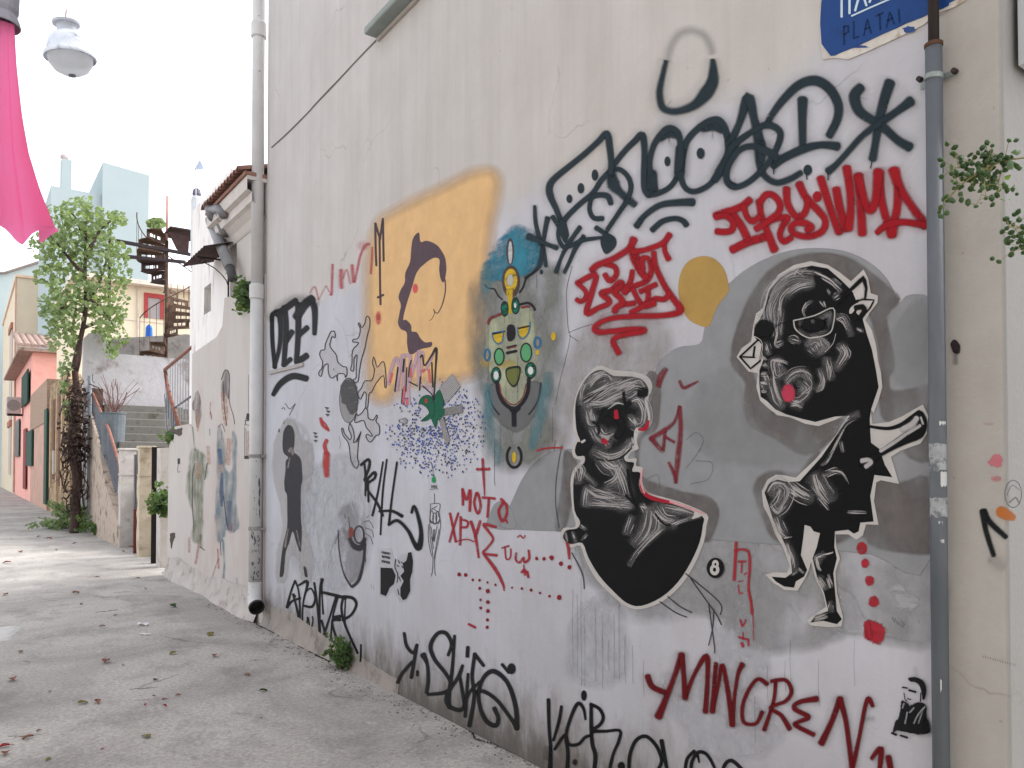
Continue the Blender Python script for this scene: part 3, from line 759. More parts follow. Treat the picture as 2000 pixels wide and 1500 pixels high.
# --- thin pencil drips and lines
a = Art()
for P in ([(1350,1130),(1375,1165),(1400,1200),(1410,1220)], [(1340,1120),(1405,1175),(1408,1200)], [(1305,1165),(1330,1185),(1352,1196)], [(1290,1175),(1320,1196),(1342,1205)], [(1395,1190),(1393,1225),(1385,1260)], [(1385,1180),(1396,1260),(1396,1275)], [(1118,1080),(1138,1120),(1142,1150)]):
    a.stroke(P, 2.4, .3)
for x, y0, y1 in ((1120,1150,1300),(1128,1160,1320),(1136,1130,1340),(1142,1200,1340),(1163,1180,1330),(1177,1200,1345),(1190,1250,1310),(1200,1200,1325),(1210,1180,1330),(1222,1240,1335),(1236,1260,1335),(1258,1290,1360),(1535,1290,1350),(1545,1250,1330),(1600,1290,1380),(1670,1250,1340),(1475,1360,1450),(1500,1300,1370)):
    a.stroke([(x,y0),(x+random.uniform(-2,2),(y0+y1)/2),(x+1,y1)], 1.3, .3, al=.34)
for P in ([(1340,860),(1360,845),(1375,860),(1360,890),(1340,915)], [(1360,900),(1392,905),(1385,935),(1350,945)], [(1265,935),(1285,928),(1290,950)]): a.stroke(P, 1.6, .4, al=.4)
a.stroke([(1098,870),(1088,930),(1086,980),(1093,1030)], 2, .3, al=.7)
fin(a, 'pencil_lines', paint(C(58,58,62), 'flat', .85), 'thin pencil lines and drips below the figures')

# --- big teal black tag
T_ = paint(C(40,53,60), 'spray', .98)
a = Art(RA, mist=True); S = .22
for P, w_ in (([(445,1440),(400,1320),(345,1200),(335,1120),(370,1050),(500,940),(650,820),(770,710),(845,640),(870,760),(885,900),(880,990)],(44,46,60,58,50,46,46,50,58,50,50)), ([(880,980),(905,1090),(960,1160),(1090,1270)],(60,110,60,52)), ([(890,960),(800,1050),(720,1170),(600,1270),(490,1380),(445,1450)],44), ([(890,965),(960,960),(1030,1020),(1060,1110),(1035,1210),(960,1330),(850,1490)],(40,40,42,44,40,34,32)),
              ([(690,1230),(750,1190),(850,1195),(880,1260)],(36,46,50,44)), ([(700,1240),(692,1320),(730,1390),(805,1395)],(36,38,42,44)), ([(890,940),(1000,800),(1090,710),(1160,655),(1180,800),(1175,1000),(1178,1130),(1210,1185)],(44,46,50,60,52,50,46,46)), ([(1240,1000),(1250,1150)],95),
              ([(1215,1190),(1290,1175),(1400,1120),(1470,1030)],44), ([(1230,1000),(1230,860),(1280,710),(1390,600),(1470,630),(1500,740),(1490,900),(1475,1020)],(44,44,50,56,50,50,70,50)), ([(1320,680),(1390,625),(1470,650)],(60,100,70)),
              ([(1500,1000),(1515,850),(1560,700),(1690,570),(1830,520),(1905,630),(1925,800),(1880,940),(1760,1090),(1630,1155),(1540,1120),(1495,1000)],(60,60,54,56,60,60,56,54,46,46,46,52)), ([(1700,590),(1800,560),(1870,600)],(70,110,80)), ([(1500,780),(1490,980)],84), ([(1930,830),(1845,985)],(60,76)), ([(2010,700),(1960,820),(1910,960),(1920,1060),(1990,1105)],(40,60,40,40,36)),
              ([(1110,1460),(1180,1370),(1310,1280),(1450,1255),(1605,1250)],(50,44,48,56,70)), ([(1250,1495),(1340,1420),(1450,1395),(1520,1415),(1550,1450)],(48,46,44,46,50)),
              ([(1370,0),(1330,170),(1312,280),(1335,400),(1400,440),(1490,440),(1620,390),(1720,290),(1780,190),(1790,90),(1785,-10)],(24,40,50,54,50,52,70,110,100,70,30))):
    a.stroke(P, w_, .38)
a.stroke([(1385,-20),(1420,-150),(1500,-250),(1620,-270),(1730,-210),(1780,-80)], 60, 1.2, al=.28)
for (x, y, rx, ry) in ((740,1010,25,46),(615,1127,25,42),(513,1220,22,34),(1383,888,22,40),(1678,817,30,44)): a.dot(x, y, rx, ry, .4)
fin(a, 'graffiti_tag', T_, 'large dark teal bubble letter tag with dotted eyes high on the wall')
a = Art(RR, mist=True)
for P, w_ in (([(240,500),(250,700),(290,880),(340,1020),(390,1290)],(40,50,54,60,46)), ([(410,660),(380,800),(350,1000),(330,1150),(300,1290),(220,1380),(110,1450)],(70,56,44,46,50,34,26)), ([(165,900),(300,960),(420,1010),(530,1050)],(90,60,52,66)), ([(480,640),(560,760),(610,840)],(60,60,60)), ([(600,700),(560,820),(560,930),(620,1035),(720,1020),(880,950),(1130,915)],(60,60,50,60,60,56,40)),
              ([(840,780),(760,890),(660,1040),(580,1210),(525,1370)],(60,56,52,42,60)), ([(890,900),(780,1060),(700,1240),(635,1375)],(60,56,44,46)), ([(1060,785),(1160,850),(1250,930)],(64,60,80)), ([(1480,420),(1350,600),(1200,830)],(56,46,40)), ([(1600,760),(1640,700)],60)):
    a.stroke(P, w_, .35)
a.poly([(560,780),(640,700),(688,850),(680,920),(645,985),(590,890)], 10); a.poly([(1150,890),(1240,870),(1320,940),(1305,1040),(1195,1130),(1135,1050),(1120,950)], 10); a.dot(330,1372,20,30,.4)
fin(a, 'graffiti_tag', T_, 'spidery dark teal K and X shapes touching the blue totem cloud')
a = Art(RB, mist=True)
for P, w_ in (([(95,650),(180,470),(245,280),(290,440),(330,620),(335,780),(370,880),(460,935),(560,910),(650,860)],(50,50,80,56,80,60,44,44,44,40)), ([(-10,910),(70,770),(130,650),(280,540),(390,490),(480,530),(490,600),(430,740),(340,850),(240,935),(140,970),(80,920),(90,810),(170,690),(280,655),(400,700),(460,740)],(56,56,50,44,50,50,48,44,42,42,42,44,44,44,46,60,60)), ([(385,500),(430,410),(520,290),(640,180),(770,150),(880,220),(940,340),(930,450),(872,570)],(40,46,56,66,74,72,66,60,56)), ([(665,300),(662,450),(665,650)],(76,60,50)), ([(440,800),(520,745),(660,680),(800,645),(930,655)],(60,60,62,50,66)),
              ([(1110,205),(1065,270),(1100,380),(1200,455),(1300,520),(1400,610),(1485,660)],(70,84,76,64,62,60,72)), ([(1335,170),(1290,310),(1250,480),(1225,640),(1205,750)],(80,72,64,52,60)), ([(1495,310),(1400,380),(1270,470),(1130,570),(1020,690),(930,790),(865,845)],(76,52,54,42,40,40,56)), ([(345,640),(350,760)],(70,50))):
    a.stroke(P, w_, .35)
a.dot(705,838,28,36,.4)
for P in ([(862,860),(862,914)], [(1200,775),(1190,824)], [(440,820),(443,868)], [(692,860),(700,908)]): a.stroke(P, 8, .3)
fin(a, 'graffiti_tag', T_, 'dark teal A T letters and a six armed star near the conduit')

LAY[0] = .0030
# --- red tags
R1_ = paint(C(160,26,36), 'spray', .97)
a = Art(RB, mist=True)
for P, w_ in (([(-5,1190),(60,1165),(130,1145),(200,1115),(255,1070)],54), ([(0,1200),(70,1190),(125,1235),(120,1300),(60,1315),(5,1310)],48), ([(130,1185),(195,1275),(240,1370)],58), ([(125,1450),(240,1395),(400,1345)],60), ([(330,1080),(345,1180),(380,1280),(445,1450)],(50,46,48,62)), ([(335,1090),(380,1030),(440,1035),(490,1100),(475,1170),(400,1230),(310,1290)],50), ([(210,1120),(235,1195),(280,1235),(325,1200)],46), ([(400,1235),(470,1210),(550,1205),(510,1270),(490,1340),(520,1390),(575,1360)],46),
              ([(540,985),(548,1090),(590,1170),(640,1205),(690,1150),(705,1060)],(56,52,50,50,48,46)), ([(640,950),(690,1050),(780,1145),(838,1225),(815,1310),(710,1350),(605,1330),(575,1280),(620,1245),(690,1250),(735,1280),(700,1300)],(62,54,52,48,50,48,46,48,48,50,50,48)), ([(805,905),(860,1080),(910,1230),(945,1315)],(62,56,52,60)), ([(925,990),(955,1150),(1000,1290)],62), ([(1005,825),(1030,1000),(1035,1150),(1020,1285)],(66,56,56,64)), ([(1095,885),(1112,1100),(1125,1325)],(70,60,64)), ([(1095,890),(1145,1080),(1190,1150),(1230,1060),(1250,855)],(60,56,56,60,76)), ([(1252,860),(1270,1050),(1310,1220),(1350,1335)],(70,58,56,66)), ([(1370,845),(1410,970),(1500,1110),(1612,1265)],(84,66,56,66)), ([(1400,960),(1392,1130),(1352,1335)],(60,58,66)), ([(1240,1320),(1310,1265),(1440,1240),(1600,1262)],(40,50,48,54))):
    a.stroke(P, w_, .42)
a.dot(778,1043,30,36,.4)
fin(a, 'graffiti_tag', R1_, 'bright red tag reading TRY WMA over the glasses figure')
a = Art(RM, mist=True)
for P, w_ in (([(410,460),(460,410),(620,345),(780,245),(832,150)],(70,60,56,60,80)), ([(540,395),(640,430),(655,510),(590,570),(540,510)],54), ([(255,595),(440,510),(400,700),(350,905),(470,850),(560,815),(580,770),(500,700),(600,670)],(52,54,56,58,50,52,56,60,56)), ([(255,595),(340,680),(335,750),(290,785),(250,765)],46), ([(620,660),(690,590),(715,620),(640,690),(700,750),(720,800),(650,850),(640,885)],60), ([(720,815),(840,800)],52), ([(820,475),(800,580),(740,690)],(50,54,58)), ([(740,690),(830,630),(970,570),(1015,460),(990,350),(920,345),(930,440)],(56,54,54,52,52,50,50)), ([(820,250),(835,340),(890,450),(960,540)],70), ([(840,290),(900,400),(920,490)],(60,70,60)), ([(830,275),(960,250),(1130,185),(1200,100)],(60,50,54,62)), ([(1150,190),(1155,270),(1190,345)],(44,46,60)),
              ([(1040,285),(1062,430),(1150,620),(1240,755),(1315,860),(1270,905),(1100,930),(850,935),(620,955),(480,1005),(432,1065),(480,1100),(620,1088),(820,1070),(945,1075),(900,1100),(780,1120),(660,1150),(622,1200),(650,1260),(678,1310)],(54,56,58,60,72,60,54,52,50,50,56,54,52,52,56,50,48,50,54,54,62)), ([(830,660),(870,750),(930,830)],52), ([(905,680),(1060,610)],52), ([(980,670),(980,770),(930,830),(810,895)],54), ([(1000,790),(1060,755),(1150,760),(1200,700)],56), ([(960,825),(1040,800)],72)):
    a.stroke(P, w_, .42)
fin(a, 'graffiti_tag', R1_, 'bright red tangled tag with a zigzag underline beside the mustard disc')
R2_ = paint(C(104,18,24), 'spray', .97)
a = Art(RL, mist=True)
for P, w_ in (([(618,188),(640,235),(700,262)],(26,24,22)), ([(772,90),(735,200),(700,290),(668,368)],(24,20,24,36)), ([(772,90),(782,180),(788,285)],(26,20,24)), ([(788,285),(830,180),(885,95),(890,200),(880,348)],(20,16,24,18,22)), ([(928,130),(920,240),(912,348)],(18,18,22)), ([(915,345),(940,220),(958,135),(985,270),(1003,408)],(14,14,18,20,24)), ([(1003,408),(1012,290),(1028,180),(1048,135)],(20,14,16,26)), ([(1160,222),(1120,200),(1080,245),(1050,320),(1055,395),(1110,402),(1138,350)],(20,16,16,16,16,14,18)), ([(1200,205),(1190,300),(1148,430)],(16,14,18)), ([(1180,210),(1245,205),(1272,255),(1245,300),(1175,330),(1225,365),(1262,425)],(14,16,18,16,14,18,22)), ([(1385,290),(1305,305),(1285,335),(1350,372),(1300,395),(1290,410),(1372,452)],(26,18,20,20,16,18,20)), ([(1492,290),(1455,390),(1408,490)],(26,22,30)), ([(1492,290),(1520,400),(1545,600)],(26,20,20)), ([(1550,600),(1580,460),(1605,330),(1622,288),(1640,322)],(20,16,18,20,16)), ([(1636,560),(1678,515),(1672,610)],(16,24,20)), ([(1712,555),(1722,610)],26)):
    a.stroke(P, w_, .4)
fin(a, 'graffiti_tag', R2_, 'dark red MNGREN tag low on the wall')

LAY[0] = .0030
# --- red brush writing
BR = paint(C(166,44,56), 'brush', .97)
a = Art(RJ)
for P, w_ in (([(430,70),(438,200),(447,365)],(22,20,8)), ([(385,152),(485,150)],22), ([(266,312),(270,440)],20), ([(268,320),(300,400),(330,318),(325,490)],22), ([(378,350),(362,430),(390,512),(414,450),(392,350),(376,352)],20), ([(430,382),(530,390)],20), ([(482,392),(470,540)],20), ([(580,395),(600,420),(562,490),(590,575),(626,520),(622,440),(590,420)],22), ([(618,560),(632,588)],14), ([(165,512),(212,742)],20), ([(232,510),(196,620),(160,742)],18), ([(252,540),(246,765)],20), ([(256,560),(308,578),(302,620),(262,625)],18), ([(222,738),(300,722),(360,742)],10), ([(335,578),(370,690),(398,870)],(24,24,16)), ([(410,575),(372,700)],22), ([(540,622),(440,600),(480,660),(515,720),(470,790),(435,835),(545,852)],(18,26,20,18,18,20,22)), ([(440,845),(530,960),(595,1085),(606,1140)],(18,30,20,8)), ([(588,792),(645,775)],14), ([(612,790),(622,880),(655,870),(660,800)],12), ([(705,835),(700,885),(730,910),(765,870),(772,910),(808,880),(805,812)],18), ([(715,705),(738,690),(760,712),(776,692)],12), ([(765,930),(768,985)],10), ([(748,990),(772,970),(775,1010)],22), ([(795,985),(802,1030)],18), ([(318,1412),(370,1438)],20), ([(705,-60),(640,-10)],0), ([(1112,700),(1128,790),(1136,880)],(30,26,16))):
    if w_: a.stroke(P, w_, .4)
a.stroke([(820,45),(870,5),(930,-15),(1000,-22),(1080,-22)], 14, .4)
a.stroke([(760,-40),(775,20),(800,110),(860,240)], 0.1, .3)
fin(a, 'graffiti_writing', BR, 'red brush written Greek words with a cross above')
a = Art(RJ)
for (x, y, r_) in ((870,878,11),(930,880,12),(992,872,16),(1068,920,14),(1137,948,14),(240,1008,13),(292,1012,12),(350,1052,9),(405,1055,9),(470,1073,7),(535,1092,8),(670,1115,7),(750,1122,9),(825,1135,10),(897,1158,8),(975,1185,9),(1053,1195,17),(407,1120,10),(473,1143,14),(413,1215,8),(473,1232,13),(415,1280,10),(473,1305,13),(470,1378,11),(468,1437,11)):
    a.dot(x, y, r_, r_*1.1, .4, jit=.15)
fin(a, 'dotted_line', paint(C(140,28,40), 'spray', .95), 'rows of small red paint dots')
a = Art(RN)
for P, w_ in (([(245,85),(236,250),(228,385)],24), ([(235,150),(295,138),(348,165),(355,300),(345,450),(365,560),(376,660)],22), ([(380,660),(386,880)],7), ([(263,236),(320,236)],16), ([(292,242),(288,325)],14), ([(262,400),(300,392)],10), ([(262,430),(270,490),(295,490)],12), ([(310,340),(330,330)],12), ([(278,710),(296,762),(322,715)],15), ([(265,850),(345,872)],16), ([(300,815),(302,870)],12), ([(290,900),(300,925)],22), ([(340,872),(346,918)],14)):
    a.stroke(P, w_, .4)
for (x, y, rx, ry) in ((1268,128,40,46),(1295,250,30,34),(1330,392,33,38),(1365,562,38,42)): a.dot(x, y, rx, ry, .25, jit=.1)
a.poly([(1300,740),(1330,720),(1400,740),(1445,790),(1440,860),(1400,900),(1350,880),(1310,860),(1288,800)], 16, jit=10)
a.stroke([(1310,740),(1330,850)], 50, .4)
fin(a, 'graffiti_writing', BR, 'red letters in an open frame and a row of red blots by the raised leg')
a = Art(RC)
for P, w_ in (([(615,115),(590,150),(575,205)],(20,30,22)), ([(690,180),(710,215),(750,200),(790,180)],(14,16,14,6)), ([(690,315),(660,400),(600,450),(535,490)],(12,14,22,24)), ([(535,490),(570,530),(600,560)],(24,22,16)), ([(690,320),(695,450),(680,600),(668,730)],(18,22,26,12)), ([(630,620),(660,680),(668,730)],(10,20,12)), ([(612,440),(600,550)],16), ([(610,480),(660,510)],14)):
    a.stroke(P, w_, .6)
fin(a, 'graffiti_writing', paint(C(128,44,54), 'brush', .9), 'smudged dark red arrow outline between the two black figures')

LAY[0] = .0030
# --- black tags low on the wall
B_ = paint((.007,.007,.008,1), 'spray', .96)
a = Art(RK)
for P, w_ in (([(142,132),(118,190),(95,270),(82,330)],(16,14,16,24)), ([(85,325),(120,285),(180,262)],16), ([(125,232),(150,320),(168,420),(150,532)],(14,16,18,28)), ([(142,132),(168,210),(178,360),(165,450),(92,530)],(14,12,14,18,14)), ([(170,165),(235,140),(205,280),(196,400),(205,492),(228,470),(235,405)],(14,22,12,12,14,12,10)), ([(240,410),(258,490),(275,440),(272,400)],10), ([(212,320),(270,325),(292,260),(262,190),(222,215)],(16,20,14,12,12)), ([(286,148),(310,330),(330,570)],(16,16,18)), ([(345,122),(328,220),(325,400),(328,560)],(26,16,16,18)), ([(340,150),(345,260),(352,380)],(14,10,14)), ([(330,215),(440,240),(520,262)],(18,24,26)), ([(450,250),(400,410),(342,590)],(16,14,18)), ([(340,430),(378,560),(406,650)],(16,18,14)), ([(465,250),(425,400),(410,560),(405,650)],(14,12,12,14)), ([(430,405),(480,400)],(20,28)), ([(478,425),(420,440),(455,570),(482,640),(480,730)],(22,18,16,20,24)), ([(505,250),(490,340),(520,470),(612,675)],(18,18,18,16)), ([(510,250),(575,262),(602,310),(565,385),(500,425)],(22,24,20,18,22)), ([(520,260),(515,380),(520,480)],10), ([(636,612),(634,720),(620,830)],(12,14,10)), ([(140,250),(130,235)],18)):
    a.stroke(P, w_, .3)
fin(a, 'graffiti_tag', B_, 'thin black SPENZER tag above the weed tuft')
a = Art(RK)
for P, w_ in (([(962,525),(980,620),(1030,672),(1058,612)],(22,26,26,22)), ([(1056,620),(1032,760),(1015,858)],(24,26,28)), ([(1020,742),(945,830),(912,895)],26), ([(1062,812),(1060,840)],22), ([(1105,690),(1135,760),(1142,880),(1130,972)],(46,24,28,26)), ([(1292,690),(1318,605),(1275,525),(1210,530),(1160,620),(1190,720),(1275,830),(1318,920),(1262,970),(1140,985)],(22,28,30,28,32,30,28,26,28,22)), ([(1340,545),(1322,800),(1300,960),(1300,1085)],(22,26,30,26)), ([(1400,768),(1370,850),(1300,955)],(22,30,22)), ([(1378,845),(1402,980),(1412,1070),(1378,1102),(1310,1080),(1278,1030),(1292,960)],(24,26,28,32,32,30,24)), ([(1440,632),(1436,698)],28), ([(1442,832),(1430,1000),(1420,1150)],(22,24,26)), ([(1492,682),(1472,850),(1488,1000),(1452,1220)],(28,26,28,32)), ([(1492,682),(1558,768)],(28,26)), ([(1415,1055),(1460,960),(1530,892)],24), ([(1490,972),(1560,962),(1660,1030),(1760,1160),(1808,1235)],(28,30,28,28,36)), ([(1808,1240),(1800,1080),(1740,900),(1640,812),(1565,850),(1522,960),(1532,1080),(1580,1185),(1650,1218),(1668,1160),(1640,1090)],(40,34,32,36,30,28,28,34,34,28,34)), ([(1698,760),(1748,820)],24)):
    a.stroke(P, w_, .3)
a.dot(1768,792,28,38,.3)
fin(a, 'graffiti_tag', paint((.013,.013,.014,1), 'spray', .94), 'curly black Y SKIFA tag near the ground')
a = Art(RS)
for P, w_ in (([(145,165),(150,400),(165,600),(160,780)],(32,28,30,40)), ([(260,225),(240,350),(190,525)],(26,28,24)), ([(200,605),(290,480),(325,560),(410,560),(470,500),(530,480)],(24,28,30,28,28,24)), ([(474,340),(455,240),(405,200),(345,320),(302,480),(318,640),(310,800)],(18,28,32,30,28,32,36)), ([(525,215),(525,400),(535,560),(562,660),(550,800)],(30,34,34,36,34)), ([(520,205),(595,245),(632,320),(600,390),(530,430)],30), ([(530,445),(650,445),(778,440),(770,530),(720,650),(685,800)],(34,26,26,28,26,30)), ([(860,800),(868,660),(920,530),(1010,490),(1100,570),(1150,690),(1130,770),(1100,800)],32), ([(1150,530),(1172,650),(1200,800)],(40,34,30)), ([(1358,800),(1378,690),(1440,622)],30), ([(1410,800),(1422,710),(1480,630),(1560,660),(1635,800)],(30,30,32,28,24)), ([(1468,650),(1484,720)],(26,16)), ([(1690,800),(1720,730),(1780,708),(1880,800)],32)):
    a.stroke(P, w_, .3)
a.dot(460,128,22,44,.3); a.dot(792,755,28,34,.4); a.dot(380,720,20,24,.5,.7)
a.stroke([(140,600),(130,680)], 60, 1, al=.35)
fin(a, 'graffiti_tag', B_, 'black KAR tag cut by the bottom edge of the view')
a = Art(RH)
for P, w_ in (([(772,480),(825,440),(832,490),(795,590)],(20,20,20,16)), ([(795,460),(805,580),(803,705)],(14,16,12)), ([(800,600),(868,535),(872,575),(812,640),(890,760),(930,850)],(16,22,18,16,18,20)), ([(822,590),(826,750)],14), ([(932,458),(895,680),(855,850)],(12,14,16)), ([(960,440),(930,680),(914,990)],(12,14,12)), ([(905,820),(1000,818),(1072,855)],(16,20,26)), ([(1035,460),(1000,700),(975,920)],(14,14,18)), ([(975,915),(1040,888),(1115,960),(1160,1050),(1195,1085),(1212,980),(1190,860),(1160,782),(1142,830)],(20,22,24,30,46,30,24,20,18))):
    a.stroke(P, w_, .3)
fin(a, 'graffiti_tag', B_, 'thin black BRALL tag with a long hooked tail')

LAY[0] = .0030
# --- MERM over the yellow
a = Art(RI)
for P, w_ in (([(95,450),(120,320),(175,195),(200,320),(170,510)],32), ([(180,500),(215,290),(240,160),(245,330),(235,640)],32), ([(235,180),(300,170),(310,240),(290,480),(300,640)],30), ([(300,430),(360,230),(400,130),(390,320),(400,450)],32), ([(395,450),(440,180),(420,130)],16), ([(430,330),(480,280),(540,140)],20), ([(420,460),(500,480),(530,560)],18)): a.stroke(P, w_, .5)
fin(a, 'graffiti_tag', paint(C(196,164,176), 'spray', .9), 'pale pink underlay of the scratchy tag on yellow')
a = Art(RI)
for P in ([(110,430),(130,350)], [(490,310),(505,430)], [(420,330),(450,310)], [(255,480),(240,640)], [(310,300),(320,380)], [(280,590),(275,650)]): a.stroke(P, 22, .6)
fin(a, 'graffiti_tag', paint(C(222,110,112), 'spray', .8), 'coral touches in the scratchy tag')
a = Art(RI)
for P, w_ in (([(190,290),(175,400),(160,520)],16), ([(250,210),(240,330)],18), ([(275,290),(268,520)],12), ([(320,220),(300,300),(295,380)],12), ([(410,190),(430,170),(450,270),(520,170),(565,105),(555,330),(540,600)],(14,14,14,18,24,16,12)), ([(300,430),(380,470)],12), ([(410,380),(400,510)],14), ([(430,470),(510,540),(540,590)],12), ([(520,240),(530,480)],14), ([(235,500),(225,640)],10)): a.stroke(P, w_, .35)
fin(a, 'graffiti_tag', paint(C(42,44,42), 'spray', .92), 'dark strokes of the scratchy tag on yellow')

LAY[0] = .0042
# --- bird in a cloud of blue dots
bw = paint(C(36,76,170), 'flat', .95); bd = paint(C(34,40,60), 'flat', .95)
A1, A2 = Art(RI, step=1e-6), Art(RI, step=1e-6); placed = []; rr = random.Random(3); nd = 0
tries = 0
while nd < 560 and tries < 20000:
    tries += 1
    x, y = rr.gauss(560, 225), rr.gauss(880, 215)
    if not (70 < x < 1060 and 330 < y < 1400): continue
    e_ = ((x-570)/500)**2 + ((y-880)/500)**2
    if e_ > 1 or (y < 560 and x < 590) or (x < 330 and 690 < y < 850): continue
    if 400 < x < 640 and 520 < y < 860 and abs((x-520)) < 110: continue
    if any(abs(x-u)/15+abs(y-v)/24 < 1 for u, v in placed): continue
    placed.append((x, y))
    A = A1 if rr.random() < .62 else A2
    A.stroke([(x, y-rr.uniform(2, 7)), (x+rr.uniform(-2,2), y+rr.uniform(2, 7))], rr.uniform(8, 13), .2); nd += 1
fin(A1, 'dot_cloud', bw, 'cloud of small blue strokes round the green bird'); fin(A2, 'dot_cloud', bd, 'scattered navy strokes among the blue dots')
a = Art(RI)
a.poly([(590,500),(725,350),(800,480),(660,640),(640,600)], 3, smooth=False); a.poly([(640,690),(820,655),(826,730),(640,760)], 3, smooth=False); a.poly([(595,810),(632,765),(700,1000),(662,1050)], 3, smooth=False)
fin(a, 'bird_feathers', paint(C(176,172,172), 'flat'), None)
a = Art(RI)
for i in range(11):
    f = i/10; a.stroke([(592+52*f, 505+130*f), (722+78*f, 352+128*f)], 3, .2)
for i in range(8):
    f = i/7; a.stroke([(642, 692+66*f), (824, 658+72*f)], 4.5, .2)
for i in range(6):
    f = i/5; a.stroke([(597+34*f, 808-42*f), (662+38*f, 1048-48*f)], 3, .2)
for P in ([(205,800),(260,780),(290,810),(260,850),(210,815),(200,800),(205,830)], [(215,700),(240,715),(215,725)], [(285,720),(315,708),(300,730)]): a.stroke(P, 4, .2, sharp=True)
for y in (795,808,820,832): a.stroke([(235,y),(285,y)], 3, .2)
fin(a, 'bird_feathers', paint(C(52,48,46), 'flat'), 'fine black line feathers and tiny fish')
a = Art(RI)
a.poly([(395,640),(420,585),(470,560),(520,575),(548,630),(555,570),(580,520),(600,510),(630,570),(640,650),(625,690),(650,695),(645,755),(625,760),(600,810),(580,790),(570,850),(552,870),(520,800),(505,790),(460,810),(415,812),(470,760),(495,735),(480,690),(440,655)], 2, sub=3)
fin(a, 'mural_bird', paint(C(20,100,74), 'brush', 1), 'green cut shape bird with open beak')
a = Art(RI); a.poly([(395,640),(420,585),(470,560),(520,575),(548,630),(555,570),(580,520),(600,510),(630,570),(640,650),(625,690),(650,695),(645,755),(625,760),(600,810),(580,790),(570,850),(552,870),(520,800),(505,790),(460,810),(415,812),(470,760),(495,735),(480,690),(440,655)], 0, sub=3)
fin(a, 'mural_bird', paint(C(22,96,70), 'flat'), None)
a = Art(RI)
a.stroke([(395,640),(420,585),(470,560),(520,575),(545,640),(552,700),(545,760),(520,780)], 5, .2); a.stroke([(548,630),(555,570),(580,520),(605,515),(635,600),(638,660)], 4, .2); a.stroke([(440,655),(490,700),(500,760),(415,812)], 4, .2)
fin(a, 'bird_outline', paint(C(22,34,30), 'flat'), None)
a = Art(RI); a.dot(468,615,14,24,.2); fin(a, 'bird_eye', paint(C(170,60,50), 'flat'), None)
a = Art(RI); a.dot(540,1385,16,28,.4); a.stroke([(540,1330),(540,1360)],5); fin(a, 'paint_spot', paint(C(30,150,84), 'flat'), 'small bright green drop below the dots')
a = Art(RI); a.stroke([(533,1275),(538,1350)], 4, .2)
for i, x in enumerate((520,535,550,565)): a.stroke([(x,1440),(x+2,1462)], 8, .2)
a.stroke([(505,1480),(580,1470)],5); fin(a, 'small_signature', paint(C(70,40,48), 'flat', .9), None)

LAY[0] = .0030
# --- ring of white paper figures round a moon disc (glued paper: a thing of its own)
ring = thing('paper_cutout', 'white paper cutouts of five tumbling figures pasted round a grey moon disc', 'poster', tuple(onx(690, 760, 0)))
FIG = [[(575,325),(582,345),(580,375),(560,365),(548,400),(545,440),(590,500),(600,550),(640,585),(665,590),(668,640),(655,665),(650,640),(600,640),(598,690),(590,650),(560,670),(540,655),(530,610),(528,565),(500,580),(490,610),(480,655),(462,645),(465,620),(482,600),(490,550),(475,520),(468,490),(480,465),(505,460),(510,420),(530,370),(550,330)],
       [(820,215),(835,235),(835,290),(815,370),(800,450),(775,530),(760,610),(750,690),(725,700),(715,680),(735,665),(735,600),(742,500),(720,530),(718,610),(700,615),(695,600),(705,560),(708,470),(745,425),(750,408),(712,405),(712,388),(745,380),(760,350),(765,305),(750,275),(760,265),(775,300),(800,265),(808,225)],
       [(862,515),(872,530),(890,590),(925,550),(945,570),(955,680),(955,735),(945,730),(935,650),(880,710),(850,770),(830,785),(820,880),(805,880),(810,790),(795,770),(780,800),(765,825),(748,780),(775,740),(800,690),(850,685),(870,610),(855,560)],
       [(810,890),(820,910),(825,960),(860,975),(885,940),(890,955),(880,985),(905,1020),(905,1080),(880,1090),(850,1130),(830,1135),(808,1100),(815,1080),(845,1095),(850,1080),(810,1030),(790,980),(735,995),(725,980),(740,930),(750,945),(780,920),(800,890)],
       [(690,1000),(710,1040),(722,1100),(715,1140),(735,1130),(770,1065),(755,1120),(750,1170),(745,1250),(755,1290),(740,1330),(715,1310),(695,1260),(685,1170),(670,1130),(640,1090),(628,1040),(640,1040),(650,1075),(690,1120),(700,1090),(680,1040)]]
a = Art(RG)
for f_ in FIG: a.poly(f_, 1.5, sub=3)
a.done('paper_figure', paint(C(200,196,194), 'flat', .22), ring)
a = Art(RG)
for f_ in FIG:
    a.stroke(f_+[f_[0]], 6.5, .2, sub=3)
for P in ([(570,600),(575,610)], [(740,1140),(770,1060)]): a.stroke(P, 5, .2)
a.done('figure_outline', paint(C(50,46,48), 'flat', .95), ring)
a = Art(RG); a.dot(680,832,66,164,.04); a.done('moon_disc', paint(C(150,148,148), 'flat'), ring)
a = Art(RG); a.poly([(625,760),(650,690),(700,680),(735,740),(745,830),(735,900),(700,930),(660,860),(640,850)], 10, jit=5); a.done('moon_disc', paint(C(84,82,84), 'brush', .95), ring)
a = Art(RG); a.ring(680,832,66,164,4); a.done('figure_outline', paint(C(60,58,60), 'flat'), ring)

LAY[0] = .0030
